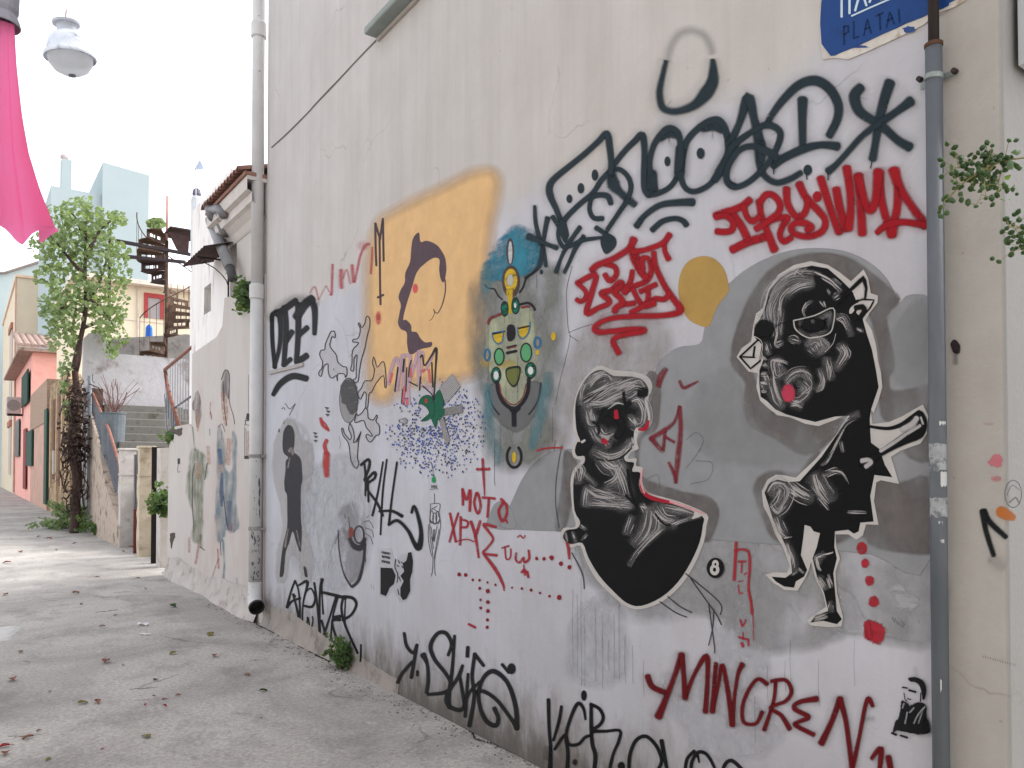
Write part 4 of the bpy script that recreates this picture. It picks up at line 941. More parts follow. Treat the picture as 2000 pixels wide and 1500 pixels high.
# --- black photo figure of a boy (pasted)
boy = thing('paper_cutout', 'dark pasted silhouette of a standing boy with bowed head beside the drainpipe', 'poster', tuple(onx(570, 950, 0)))
a = Art(RH)
a.poly([(190,200),(230,150),(290,180),(330,300),(400,330),(420,500),(390,640),(360,700),(350,900),(400,1080),(420,1200),(390,1330),(340,1320),(310,1180),(270,1130),(240,1180),(220,1320),(160,1320),(160,1120),(200,980),(190,800),(130,560),(140,330)], 14, jit=4)
a.done('paper_backing', paint(C(192,187,182), 'flat', .4), boy)
BOY = [(238,188),(268,205),(282,250),(282,330),(272,380),(300,405),(330,440),(338,520),(342,590),(330,640),(328,760),(330,880),(336,950),(333,1060),(326,1118),(300,1050),(270,965),(244,1050),(218,1120),(208,1230),(200,1290),(180,1298),(178,1270),(190,1150),(205,1050),(232,930),(232,800),(230,700),(215,668),(210,600),(220,520),(220,455),(240,425),(212,400),(200,370),(198,290),(208,225)]
a = Art(RH); a.poly(BOY, 2.5, sub=3, jit=.8)
a.poly([(352,1222),(370,1240),(378,1298),(362,1295),(355,1260)], 2)
a.done('ink_figure', paint(C(56,54,58), 'flat'), boy)
a = Art(RH); a.stroke([(245,380),(262,360),(270,400)], 22, .5); a.stroke([(250,430),(235,500)], 10, .5); a.stroke([(235,950),(215,1080)], 14, .5); a.stroke([(300,960),(325,1080)], 8, .5)
a.done('ink_highlight', paint(C(140,130,128), 'brush', .9), boy)
a = Art(RH)
for P in ([(190,70),(205,60),(215,75)], [(215,28),(250,70),(290,32),(245,115)], [(165,240),(172,215),(175,240)], [(205,180),(212,160)]): a.stroke(P, 5, .3)
a.done('pencil_mark', paint(C(90,88,92), 'flat', .8), boy)
a = Art(RH)
for P, w_ in (([(475,140),(490,190),(525,220)],20), ([(480,150),(515,190),(535,230)],14), ([(520,300),(505,340),(520,400)],26), ([(520,400),(515,480),(520,560)],(44,44,28))): a.stroke(P, w_, .5)
fin(a, 'graffiti_tag', paint(C(186,58,56), 'brush', .95), 'red brushed exclamation shape right of the boy')
a = Art(RH)
for (x, y) in ((510,60),(520,85),(515,110),(425,245),(430,270),(428,300)):
    a.stroke([(x,y),(x+22,y+4)], 9, .3); a.stroke([(x+8,y+10),(x+14,y+12)], 6, .3)
for P in ([(540,1150),(560,1080),(590,1000)], [(530,1240),(560,1150)], [(500,860),(515,760),(560,700)], [(610,270),(622,330),(612,360)], [(845,1350),(848,1385)], [(865,1360),(866,1400)]): a.stroke(P, 3.5, .3, al=.5)
fin(a, 'small_writing', paint(C(60,56,60), 'flat', .85), None)
LAY[0] = .0030
# --- smoky eye drawing
a = Art(RH)
a.poly([(640,800),(700,770),(750,800),(790,900),(800,1010),(760,1080),(700,1040),(650,950),(620,860)], 30, jit=6)
a.poly([(610,980),(650,960),(700,1060),(790,1080),(790,1200),(740,1320),(680,1320),(630,1200)], 20, jit=3)
fin(a, 'eye_drawing', paint(C(140,136,138), 'wash', .5), 'smoky grey shading of the eye drawing')
a = Art(RH)
a.stroke([(605,960),(610,1100),(640,1260),(690,1355),(715,1365),(760,1310),(790,1180),(800,1060)], (5,6,8,14,22,22,16,22), .35)
a.stroke([(690,1020),(720,1075),(770,1085),(800,1020)], (20,36,40,22), .4)
for P in ([(790,900),(830,890),(862,940)], [(800,940),(850,960),(862,1010)], [(805,980),(840,1010),(858,1060)], [(810,870),(830,850)], [(580,1060),(605,980)], [(800,1100),(805,1190)], [(680,860),(690,960)], [(650,850),(660,870)]): a.stroke(P, 5, .4, al=.7)
a.ring(757,990,36,62,10,.8)
fin(a, 'eye_drawing', paint(C(54,50,54), 'spray', .88), 'black lashes and drooping circle of the eye drawing')
a = Art(RH); a.dot(698,975,14,34,.8); fin(a, 'paint_spot', paint(C(140,66,58), 'spray', .8), 'reddish spot in the eye drawing')
LAY[0] = .0030
# --- torn two tone face print
post = thing('torn_poster', 'small torn black and white face print with lines of text above the weed', 'poster', tuple(onx(775, 1120, 0)))
a = Art(RH); a.poly([(908,1095),(1000,1090),(1020,1180),(1060,1150),(1150,1110),(1158,1250),(1140,1420),(1100,1480),(1050,1480),(1010,1400),(960,1455),(908,1440)], 6, jit=2, smooth=False); a.done('paper_backing', paint(C(194,192,196), 'flat', .16), post)
a = Art(RH)
a.poly([(915,1232),(1000,1236),(1024,1290),(1012,1350),(980,1378),(955,1440),(915,1425)], 1.5, smooth=False)
a.poly([(1118,1122),(1140,1120),(1150,1180),(1146,1260),(1130,1320),(1130,1400),(1105,1460),(1078,1470),(1060,1440),(1062,1380),(1085,1330),(1060,1290),(1088,1260),(1078,1200),(1105,1180)], 1.5, jit=2, smooth=False)
for P in ([(1025,1170),(1020,1230),(1040,1280),(1035,1340)], [(1045,1180),(1055,1200)], [(1035,1215),(1050,1225)], [(1070,1220),(1080,1235)], [(1050,1300),(1060,1330)], [(1040,1390),(1050,1430)], [(1065,1190),(1085,1205)]): a.stroke(P, 6, .3)
for y in (1120,1150,1185):
    for i in range(8): a.stroke([(926+i*8, y+i*1.5-7), (926+i*8+random.uniform(-2,3), y+i*1.5+7)], 5, .2)
a.done('ink_print', paint(C(32,30,32), 'flat'), post)
LAY[0] = .0030
# --- fine line drawing of a wrapped figure
a = Art(RJ)
for P in ([(5,435),(78,432),(80,480),(70,520),(88,590),(70,730),(40,880),(42,1000)], [(5,440),(2,520),(0,600),(5,720),(25,860),(20,1000)], [(10,620),(28,740),(40,640)], [(60,610),(35,740)], [(75,640),(50,780),(35,880)], [(0,560),(40,600),(85,560)], [(10,480),(60,450)], [(20,470),(70,500)], [(38,350),(38,430)], [(15,1000),(12,1020)], [(42,990),(48,1018)], [(15,700),(30,800)], [(-10,600),(-12,720),(15,860)], [(30,640),(30,720)]): a.stroke(P, 4.5, .3)
a.ring(15,540,14,50,5); a.ring(40,550,16,44,5); a.ring(65,545,16,50,5)
fin(a, 'line_drawing', paint(C(62,58,60), 'flat', .9), 'fine black line drawing of a hooded wrapped figure')

LAY[0] = .0030
# --- the two large pasted black figures
BLK = paint((.0045,.0048,.0055,1), 'flat'); PAP = paint(C(196,191,188), 'flat'); BRW = paint(C(186,182,183), 'spray', .92); GRY = paint(C(120,118,120), 'dry', .9)
bust = thing('paste_up_poster', 'black paste-up bust of a long nosed figure in a collared coat', 'poster', tuple(onx(1240, 960, 0)))
a = Art(RC)
a.poly([(200,130),(260,95),(330,120),(440,130),(515,155),(541,210),(515,290),(532,380),(515,440),(472,455),(455,500),(466,545),(430,560),(408,600),(455,598),(452,638),(490,650),(486,720),(512,780),(600,808),(700,838),(836,900),(834,960),(820,1050),(770,1170),(700,1280),(600,1370),(480,1415),(400,1400),(330,1345),(240,1255),(180,1150),(150,1070),(95,1082),(45,1032),(60,975),(125,968),(110,880),(98,740),(113,660),(155,612),(115,592),(108,540),(130,490),(110,430),(118,300),(148,205)], 1.5, sub=3)
a.done('paper_border', PAP, bust)
a = Art(RC)
a.poly([(208,140),(270,118),(330,150),(430,155),(490,175),(520,225),(498,280),(518,370),(508,425),(452,432),(440,480),(442,525),(400,550),(388,588),(400,615),(442,622),(432,668),(476,676),(468,740),(500,800),(600,830),(720,868),(815,915),(815,960),(798,1050),(750,1160),(680,1268),(590,1350),(480,1397),(405,1382),(335,1322),(255,1235),(195,1135),(162,1056),(100,1062),(58,1030),(75,988),(132,978),(150,940),(120,880),(113,740),(128,670),(172,622),(172,585),(135,585),(122,555),(135,510),(152,505),(130,440),(125,300),(155,212)], 1.2, sub=3)
a.done('ink_figure', BLK, bust)
a = Art(RC)
for P, w_ in (([(190,200),(230,160),(290,140),(330,170)],60), ([(170,290),(260,240),(340,190),(420,170)],50), ([(150,300),(160,220),(200,160)],26), ([(300,260),(390,210),(470,180),(510,220)],64), ([(200,300),(280,290),(360,250),(420,240)],40), ([(190,330),(210,400),(230,400)],50), ([(260,320),(330,300),(390,310)],20), ([(430,290),(460,270),(490,310),(500,390),(470,420),(440,400)],46), ([(420,370),(450,410)],26), ([(250,450),(280,480),(330,470)],50), ([(210,440),(240,500)],26), ([(270,500),(300,530)],34), ([(230,560),(300,590),(370,570),(430,520)],44), ([(400,540),(430,500)],20), ([(270,600),(300,640),(370,640)],50), ([(320,620),(370,700),(400,800)],56), ([(300,760),(360,720),(390,640)],40), ([(130,640),(140,720)],40), ([(150,640),(180,690),(230,740)],22), ([(185,760),(175,850)],30), ([(190,790),(280,810),(400,850)],56), ([(190,840),(300,845),(430,855)],30), ([(360,840),(420,830)],22), ([(560,860),(600,920),(660,940)],54), ([(600,860),(680,880),(760,900)],34), ([(520,870),(500,980),(440,1060)],(30,60,30)), ([(560,900),(560,980),(490,1050)],40), ([(600,970),(530,1030),(450,1120),(415,1180)],(30,24,14,8)), ([(650,960),(700,940),(800,912)],14), ([(430,920),(400,1000)],30), ([(485,850),(505,880)],24), ([(150,960),(180,980)],14), ([(110,1000),(125,1050)],16), ([(70,1000),(80,1050)],12), ([(160,1040),(185,1010)],10)):
    a.stroke(P, [q*1.2 for q in w_] if isinstance(w_, tuple) else w_*1.25, .9, al=.24); a.hair(P, [q*1.2 for q in w_] if isinstance(w_, tuple) else w_*1.2, .5)
a.done('brushwork', BRW, bust)
a = Art(RC)
for P, w_ in (([(240,420),(280,360),(340,310),(380,320),(420,290)],(14,24,24,20,18)), ([(280,340),(330,360),(380,420),(350,480)],36), ([(385,230),(395,300),(430,300)],16), ([(500,240),(480,240)],50), ([(220,400),(250,420),(250,470)],14), ([(160,290),(260,230),(330,190)],6), ([(200,290),(300,210),(400,160)],6), ([(240,600),(300,610),(370,595),(430,540)],8), ([(400,800),(450,850)],14), ([(560,900),(600,950),(640,960)],10), ([(410,660),(420,760),(440,820)],16)):
    a.stroke(P, w_, .3)
a.done('ink_detail', BLK, bust)
a = Art(RC)
for P, w_ in (([(170,270),(250,230),(330,200),(400,170)],16), ([(210,180),(260,140),(300,150)],18), ([(340,230),(420,190),(490,200)],26), ([(430,290),(470,280),(500,350),(490,410)],20), ([(440,380),(460,420)],16), ([(215,330),(215,400)],16), ([(255,460),(290,480),(330,460)],20), ([(290,510),(310,480)],12), ([(240,570),(310,595),(380,570),(430,520)],18), ([(430,480),(440,520)],8), ([(275,610),(330,650),(380,640)],20), ([(340,640),(370,710),(395,790)],20), ([(140,640),(160,660),(145,720)],18), ([(180,760),(250,800),(340,810)],26), ([(190,840),(300,845),(440,856)],12), ([(550,870),(600,930),(660,950)],26), ([(610,870),(700,885),(770,905)],14), ([(600,980),(530,1040),(450,1120)],12), ([(480,860),(510,870)],12), ([(300,330),(350,300),(390,310)],8)):
    a.hair(P, w_*1.1, .95)
a.done('brushwork', PAP, bust)
a = Art(RC)
a.poly([(768,905),(775,885),(812,905),(760,925)], 2); a.stroke([(175,500),(160,510)], 12, .3)
a.done('brushwork', PAP, bust)
a = Art(RC)
a.stroke([(345,340),(348,375)], (18,26), .4); a.stroke([(275,500),(290,510)], 26, .5); a.stroke([(470,440),(505,435),(520,395)], (12,24,12), .3); a.stroke([(478,700),(480,750),(510,795),(560,818),(650,838)], (5,12,22,22,14), .3)
a.done('red_accent', paint(C(172,32,54), 'spray', .95), bust)
a = Art(RC); a.stroke([(488,660),(480,730),(500,785)], 8, .3); a.stroke([(640,832),(740,865),(830,900)], (12,10,4), .4); a.done('red_accent', paint(C(226,160,164), 'spray', .95), bust)

mon = thing('paste_up_poster', 'tall black paste-up figure with huge head and glasses', 'poster', tuple(onx(1610, 860, 0)))
def D(*p): return [(1400+x*.2533, 480+y*.2533) for x, y in p]
def E(*p): return [(1440+x*.3201, 780+y*.3201) for x, y in p]
OUT = D((600,150),(730,122),(860,148),(950,205),(1040,275),(1135,185),(1172,250),(1192,368),(1248,385),(1242,440),(1185,515),(1150,575),(1200,650),(1230,760),(1245,880),(1270,980),(1282,1090),(1250,1200),(1212,1290)) + \
      E((815,60),(830,150),(930,138),(1010,105),(1135,32),(1168,100),(1160,210),(1120,270),(1000,312),(942,350),(992,515),(880,492),(850,505),(838,620),(865,765),(790,762),(770,830),(730,855),(680,822),(602,822),(608,900),(630,970),(602,1050),(612,1180),(650,1330),(640,1382),(560,1388),(450,1378),(425,1350),(480,1308),(545,1265),(530,1190),(480,1085),(455,990),(438,1050),(420,1085),(372,1165),(290,1162),(225,1120),(175,1068),(230,1055),(308,1058),(325,1015),(285,900),(240,830),(200,720),(163,650),(155,560),(190,490),(240,460),(300,465),(362,480),(480,368),(600,230),(688,88),(600,125),(500,162),(420,150),(330,110),(230,92)) + \
      D((480,1310),(415,1260),(340,1195),(310,1090),(322,985),(250,970),(158,857),(200,788),(272,740),(288,620),(310,525),(362,480),(400,340),(480,225))
a = Art(); a.poly(OUT, .6, smooth=False, jit=.4); a.done('paper_border', PAP, mon)
INK = D((620,180),(740,155),(860,178),(960,262),(1030,330),(1100,420),(1080,520),(1130,565),(1160,680),(1200,800),(1230,950),(1252,1090),(1195,1260)) + E((812,120),(815,200),(820,265),(870,302),(880,330),(905,400),(950,475),(840,462),(815,590),(835,745),(755,752),(745,805),(715,818),(680,795),(600,805),(596,900),(612,970),(590,1060),(602,1180),(612,1290),(642,1340),(612,1370),(530,1350),(450,1362),(480,1320),(560,1290),(535,1180),(490,1080),(465,970),(490,900),(510,815),(470,805),(450,775),(415,765),(405,850),(392,950),(430,1040),(412,1080),(362,1110),(350,1148),(290,1140),(240,1110),(215,1082),(300,1088),(340,1060),(330,960),(280,850),(225,740),(200,660),(172,570),(200,510),(250,490),(320,505),(385,500),(520,350),(692,100),(600,105),(480,138),(400,118),(300,90),(240,62)) + D((460,1265),(395,1200),(345,1165),(332,1060),(335,960),(365,880),(355,780),(290,690),(298,640),(330,585),(370,500),(410,350),(490,250))
a = Art(); a.poly(INK, .5, smooth=False, jit=.3); a.done('ink_figure', BLK, mon)
a = Art(RD)
for P, w_ in (([(420,560),(435,430),(500,330),(600,260),(720,270)],(60,110,120,100,60)), ([(420,600),(415,480),(470,340)],70), ([(560,350),(640,310),(740,285)],30), ([(620,200),(720,200),(800,220)],20), ([(820,240),(900,290),(960,350)],24), ([(640,1000),(560,1060),(560,1140),(620,1200),(700,1150),(730,1060),(680,990)],(30,40,30,40,40,34,26)), ([(700,760),(770,720),(850,770),(800,820)],40), ([(480,280),(560,220),(640,190)],40), ([(540,370),(640,310),(740,290)],50), ([(470,700),(480,600),(490,500)],(40,60,40)), ([(460,770),(510,750)],30), ([(330,560),(370,530)],26), ([(500,900),(450,900),(470,1000),(520,960)],50), ([(430,1050),(460,1180),(500,1230)],70), ([(540,1040),(600,980),(680,970),(720,1020)],40), ([(640,1060),(690,1100),(640,1140)],36), ([(590,1210),(650,1230)],50), ([(800,960),(820,1050),(780,1110)],36), ([(760,760),(790,800)],90), ([(850,880),(880,1020)],50), ([(960,770),(990,840),(930,940)],50), ([(1000,780),(1020,860)],26), ([(930,560),(990,560),(1040,690)],34), ([(910,400),(940,380)],30), ([(860,340),(880,370)],14), ([(680,500),(690,460),(740,430)],18), ([(800,430),(840,470)],14), ([(570,720),(640,740)],30), ([(380,760),(400,830)],36), ([(370,1000),(390,1060)],40), ([(350,1060),(370,1110)],28), ([(360,920),(400,940)],18), ([(700,170),(640,230)],10), ([(900,260),(960,300)],18), ([(1090,640),(1130,660)],20)):
    a.stroke(P, [q*1.2 for q in w_] if isinstance(w_, tuple) else w_*1.25, .9, al=.24); a.hair(P, [q*1.2 for q in w_] if isinstance(w_, tuple) else w_*1.2, .5)
a.reg = RE
for P, w_ in (([(220,560),(260,520),(300,560),(270,640),(220,680)],70), ([(330,530),(400,580),(450,600)],50), ([(240,740),(280,820)],50), ([(300,880),(340,960),(350,1030)],34), ([(480,480),(520,540),(560,600)],70), ([(530,470),(600,440),(640,450)],20), ([(610,200),(660,130),(740,90)],30), ([(640,260),(650,320)],14), ([(520,400),(560,360),(640,210)],12), ([(500,600),(560,670)],12), ([(680,690),(790,690)],12), ([(500,1000),(490,970),(530,950)],30), ([(500,1090),(540,1150)],34), ([(560,1070),(590,1140)],12), ([(570,1240),(580,1290)],24), ([(480,1330),(530,1315)],26), ([(380,1030),(410,1060)],12), ([(340,1070),(370,1050)],14)):
    a.stroke(P, [q*1.2 for q in w_] if isinstance(w_, tuple) else w_*1.25, .9, al=.24); a.hair(P, [q*1.2 for q in w_] if isinstance(w_, tuple) else w_*1.2, .5)
a.done('brushwork', BRW, mon)
a = Art(RE)
a.stroke([(808,165),(920,178),(1000,158),(1060,125),(1115,85)], (16,20,26,40,40), .15)
a.stroke([(1120,95),(1135,140),(1110,200),(1040,235),(960,280),(880,330),(820,370),(775,385)], (50,56,80,70,50,36,46,70), .12)
a.stroke([(790,400),(815,430),(830,420)], 30, .2)
a.done('ink_figure', BLK, mon)
a = Art(RE)
for P, w_ in (([(1010,185),(1070,150),(1100,115)],30), ([(1030,215),(1090,180),(1120,160)],18), ([(880,315),(960,265),(1030,215)],20), ([(765,375),(800,370),(820,385),(790,410)],26), ([(1125,110),(1138,150)],12)): a.stroke(P, w_, .5)
a.done('brushwork', BRW, mon)
a = Art(RD)
for P, w_ in (([(500,560),(497,470),(520,390)],10), ([(450,620),(470,680),(455,760),(490,790)],16), ([(430,880),(520,890),(560,910)],26), ([(440,960),(450,1080),(480,1190)],26), ([(560,700),(600,690),(640,720),(635,780)],8), ([(690,560),(670,500),(700,440)],8), ([(830,430),(850,480)],8), ([(640,950),(720,990),(745,1030)],10), ([(740,1090),(700,1130),(650,1140)],14), ([(570,1235),(620,1225),(670,1250)],22), ([(800,960),(835,1040),(815,1110),(770,1130)],20), ([(960,770),(1010,830),(950,930)],24), ([(860,880),(885,960),(870,1040)],16), ([(930,560),(985,600),(1030,690)],16), ([(355,850),(395,880)],22), ([(350,920),(400,930)],14), ([(345,985),(400,985)],20), ([(345,1050),(395,1060)],18), ([(350,1120),(390,1130)],14), ([(600,190),(680,240)],4), ([(640,170),(600,240)],4), ([(760,200),(880,260),(960,340)],10)):
    a.hair(P, w_*1.1, 1.15)
a.reg = RE
for P, w_ in (([(190,560),(230,510),(300,520)],14), ([(210,640),(250,690),(300,640)],26), ([(340,520),(420,570),(460,600)],22), ([(330,560),(380,600)],14), ([(240,720),(270,800),(310,840)],20), ([(310,880),(335,980)],16), ([(470,460),(500,560),(560,640)],30), ([(560,440),(640,450),(680,520)],8), ([(540,400),(620,250),(680,140)],8), ([(490,960),(500,1020),(520,1050)],20), ([(495,1090),(535,1160)],18), ([(555,1090),(575,1150)],8), ([(470,1340),(530,1320),(560,1310)],18), ([(520,950),(590,930)],6), ([(290,850),(340,840)],5)):
    a.hair(P, w_*1.1, 1.15)
a.done('brushwork', PAP, mon)
a = Art(RD)
a.poly([(1060,370),(1135,300),(1145,400),(1080,420)], 1, smooth=False); a.poly([(1040,480),(1100,440),(1210,425),(1190,470),(1100,470),(1050,520),(1030,520)], 2); a.poly([(215,850),(280,790),(290,850)], 2, smooth=False); a.poly([(300,780),(335,735),(355,770),(340,850),(300,830)], 2)
a.poly([(230,880),(320,870),(320,910),(270,940)], 2)
a.done('paper_highlight', PAP, mon)
a = Art(RD)
for P, w_ in (([(185,857),(330,722),(362,760),(340,890),(268,948),(185,857)],14), ([(190,857),(300,862)],12), ([(940,450),(1040,340),(1138,248),(1160,330),(1150,410)],(12,26,34,20,14)), ([(1060,440),(1130,415),(1220,420),(1190,480),(1120,560)],12), ([(1080,480),(1130,470),(1150,500),(1110,560)],40), ([(460,625),(500,600),(600,580)],7), ([(380,500),(410,390)],8), ([(290,850),(300,780)],16)):
    a.stroke(P, w_, .3, sharp=len(P) < 7)
a.dot(375,640,72,60,.25)
a.done('ink_detail', BLK, mon)
a = Art(RD)
a.stroke([(600,578),(760,540),(905,482),(905,610),(868,680),(740,712),(668,690),(612,640),(600,578)], 9, .3, sub=4); a.stroke([(300,700),(345,730),(360,780),(340,880)], 5, .3); a.stroke([(840,820),(900,760),(925,680)], 4, .4); a.stroke([(560,330),(500,400),(485,500)], 5, .3)
a.done('glasses_line', paint(C(196,192,188), 'flat', .92), mon)
a = Art(RD); a.stroke([(650,600),(780,570),(880,520)], 36, .6); a.stroke([(880,540),(880,640)], 40, .6); a.stroke([(640,650),(720,690),(850,660)], 26, .6); a.done('brushwork', GRY, mon)
a = Art(RD); a.dot(750,610,85,45,.4,jit=.1); a.done('ink_detail', BLK, mon)
a = Art(RD); a.dot(748,585,11,13,.6); a.done('brushwork', GRY, mon)
a = Art(RD); a.dot(560,1138,44,64,.3,jit=.08); a.done('red_accent', paint(C(205,72,96), 'brush', 1), mon)
a = Art(RD); a.dot(560,1138,38,58,.5); a.done('red_accent', paint(C(200,70,94), 'flat', .85), mon)

ball = thing('round_sticker', 'small round black sticker with a white figure eight between the two paste-up figures', 'sticker', tuple(onx(1399, 1108, 0)))
a = Art(RN); a.dot(80,288,70,82,.04, n=24); a.done('sticker_disc', paint(C(20,20,22), 'flat'), ball)
a = Art(RN); a.dot(80,256,27,33,.06); a.dot(74,302,38,45,.06); a.done('sticker_number', paint(C(200,196,192), 'flat'), ball)
a = Art(RN); a.dot(80,258,8,12,.1); a.dot(73,302,13,17,.1); a.done('sticker_number', paint(C(24,24,26), 'flat'), ball)
# --- small stencil man by the conduit
a = Art(RL)
a.poly([(1805,195),(1840,192),(1872,210),(1885,245),(1880,285),(1870,292),(1866,262),(1855,228),(1835,212),(1815,210)], 2)
a.poly([(1775,300),(1800,310),(1812,322),(1850,305),(1884,320),(1886,370),(1898,400),(1898,440),(1850,448),(1800,440),(1760,432),(1742,438),(1735,445),(1745,395),(1760,380),(1770,340)], 4, jit=1.5)
for P, w_ in (([(1778,237),(1800,240)],7), ([(1808,250),(1838,258)],9), ([(1800,288),(1816,292)],5), ([(1785,262),(1790,290),(1800,300)],4), ([(1730,444),(1750,452)],10), ([(1770,455),(1800,465)],9), ([(1862,262),(1860,300)],6)): a.stroke(P, w_, .3)
fin(a, 'stencil_figure', paint(C(24,24,26), 'spray', .97), 'small black stencil of a seated man beside the conduit')
a = Art(RL)
for P in ([(1800,350),(1790,400)], [(1830,330),(1812,350)], [(1880,325),(1850,360),(1830,400)], [(1778,330),(1785,310)], [(1868,345),(1850,400)]): a.stroke(P, 7, .5)
fin(a, 'stencil_highlight', paint(C(150,150,154), 'brush', .9), None)
a = Art(RL); a.stroke([(1850,420),(1898,420)], 50, 1, al=.5); a.stroke([(1600,380),(1645,380)], 22, 1, al=.35); a.stroke([(1835,150),(1840,180)], 18, 1, al=.25)
fin(a, 'overspray', paint(C(40,42,46), 'spray', .7), None)
a = Art(RN)
for P in ([(1520,690),(1540,730)], [(1540,700),(1570,750)], [(1560,730),(1610,770)], [(1590,720),(1620,745)], [(1600,765),(1622,745)]): a.stroke(P, 6, .5, al=.6)
for (x, y) in ((215,140),(1180,-300)): pass
fin(a, 'smudge', paint(C(70,74,84), 'brush', .9), None)

LAY[0] = .0030
# --- cream strip right of the conduit
a = Art(RO)
a.stroke([(255,455),(280,500),(345,560)], (26,22,20), .4); a.stroke([(250,455),(265,540),(295,635)], (24,20,18), .4); a.stroke([(285,655),(330,680)], 40, 1, al=.2)
fin(a, 'graffiti_tag', paint(C(26,30,32), 'spray', .95), 'short black arrow shaped mark on the cream strip right of the conduit')
a = Art(RO); a.poly([(310,450),(330,440),(378,470),(375,490),(340,485),(312,470)], 8); fin(a, 'paint_spot', paint(C(190,112,52), 'spray', .9), 'orange blot beside the black arrow')
a = Art(RO); a.poly([(275,255),(305,225),(328,240),(320,268),(300,272)], 6, jit=3); a.dot(305,323,18,8,1,.6); a.dot(275,100,20,4,1,.3)
fin(a, 'paint_spot', paint(C(206,120,132), 'spray', .85), 'pink blots on the cream strip')
a = Art((1760,300,.32)); a.poly([(310,1150),(335,1140),(362,1180),(355,1215),(330,1215),(312,1190)], 6, jit=3); a.stroke([(335,1210),(335,1280)], (24,30), .9, al=.4)
fin(a, 'wall_hole', paint(C(52,40,44), 'spray', .95), 'dark broken hole in the plaster right of the conduit')
a = Art(RO)
a.ring(375,385,34,55,4,.4); a.stroke([(350,390),(370,350),(400,370)], 3); a.stroke([(360,420),(385,400),(400,425)], 6, .5)
for i in range(14): a.stroke([(250+i*10, 1045+i*2.6-random.uniform(0,5)), (254+i*10, 1048+i*2.6+random.uniform(0,5))], 3, .3, al=.6)
fin(a, 'pencil_mark', paint(C(110,112,116), 'flat', .8), None)

# ------------------------------------------------------------------ neighbouring house and its garden wall
white = M('aged_whitewash', C(220,215,212,1.1), .9, .07, 3, bd=.004, bs=40, dirt=C(160,146,138), dscale=2.2, dthr=(.56,.76), stretch=(2,2,.5))
mural_w = M('faded_plaster', C(196,189,184,.9), .9, .05, 2.4, bd=.004, bs=40, dirt=C(180,164,156,1.0), dscale=1.1, dthr=(.48,.72), stretch=(1.1,1.1,.5))
side = thing('side_house', 'low whitewashed house beside the drainpipe with tiled eave, tiny window and plain taller block', 'house', (0, 9.3, 0))
b = MB()
b.box(.0, 5, 7.86+.012, 8.93, -.2, 4.55)
b.box(.55, 5, 8.93, 9.38, -.2, 4.5)
o = b.build('wall', mural_w, side)
b = MB()
# taller block with a small window opening (alley side)
wa, wb = onx(403,590,.05), onx(412,590,.05)
ya, yb = wb.y-.0, wa.y+.12; za, zb = onx(407,610,.05).z, onx(407,556,.05).z
X = .05
for (y0, y1, z0, z1) in ((9.38,ya,-.2,5.18),(yb,11.25,-.2,5.18),(ya,yb,-.2,za),(ya,yb,zb,5.18)):
    b.add([(X,y0,z0),(X,y1,z0),(X,y1,z1),(X,y0,z1)], [(0,1,2,3)])
b.add([(X,9.38,-.2),(5,9.38,-.2),(5,9.38,5.18),(X,9.38,5.18)], [(0,1,2,3)])
b.add([(X,11.25,-.2),(5,11.25,-.2),(5,11.25,5.18),(X,11.25,5.18)], [(3,2,1,0)])
b.add([(5,9.38,-.2),(5,11.25,-.2),(5,11.25,5.18),(5,9.38,5.18)], [(0,1,2,3)])
b.add([(X,9.38,5.18),(5,9.38,5.18),(5,11.25,5.18),(X,11.25,5.18)], [(0,1,2,3)])
b.add([(X,ya,za),(X+.18,ya,za),(X+.18,yb,za),(X,yb,za),(X,ya,zb),(X+.18,ya,zb),(X+.18,yb,zb),(X,yb,zb)], [(0,1,2,3),(4,7,6,5),(0,4,5,1),(2,6,7,3)])
b.build('wall', white, side, label='taller white block with a small window', fix=False)
b = MB().box(X+.1, X+.13, ya+.003, ya+.04, za+.003, zb-.003).box(X+.1, X+.13, yb-.04, yb-.003, za+.003, zb-.003)
wn = b.build('window', M('grey_frame', C(140,132,126), .7), side)
MB().box(X+.135, X+.15, ya+.003, yb-.003, za+.003, zb-.003).build('pane', M('dim_glass', (.16,.16,.15,1), .15, .1), wn)
# cove cornice under the eave
b = MB(); prof = [(-.005,4.17),(-.02,4.19),(-.05,4.25),(-.11,4.31),(-.15,4.33),(-.15,4.42),(-.2,4.44),(-.2,4.54)]
V = []
for y in (7.872, 9.45):
    for x, z in prof: V.append((x, y, z))
k = len(prof)
b.add(V, [(i, i+1, k+i+1, k+i) for i in range(k-1)]); b.box(-.199, .3, 7.873, 9.45, 4.541, 4.58)
b.build('cornice', M('cornice_white', C(214,206,200), .88, .08, 5, bd=.003, dirt=C(176,160,148), dscale=4, dthr=(.6,.74)), side)
# barrel tiled roof edge
tile = M('roof_tile', C(150,112,98), .9, .22, 14, dirt=C(88,70,64), dscale=9)
b = MB(); NY = 13
for i in range(NY):
    yc = 7.93 + i*(1.52/NY)+.055
    for (r_, x0, x1, z0, z1, up) in ((.062,-.27,.9,4.635,4.98,1),):
        V = []; kk = 8
        for (x, z) in ((x0, z0), (x1, z1)):
            for j in range(kk+1):
                a_ = math.pi*j/kk; V.append((x, yc+r_*math.cos(a_), z+r_*math.sin(a_)*.9))
            for j in range(kk+1):
                a_ = math.pi*(1-j/kk); V.append((x, yc+(r_-.014)*math.cos(a_), z+(r_-.014)*math.sin(a_)*.9))
        n_ = 2*(kk+1)
        b.add(V, [(j, (j+1) % n_, n_+(j+1) % n_, n_+j) for j in range(n_)] + [tuple(range(n_))[::-1]])
b.box(-.22, .9, 7.875, 9.45, 4.583, 4.622)
b.build('roof', tile, side)
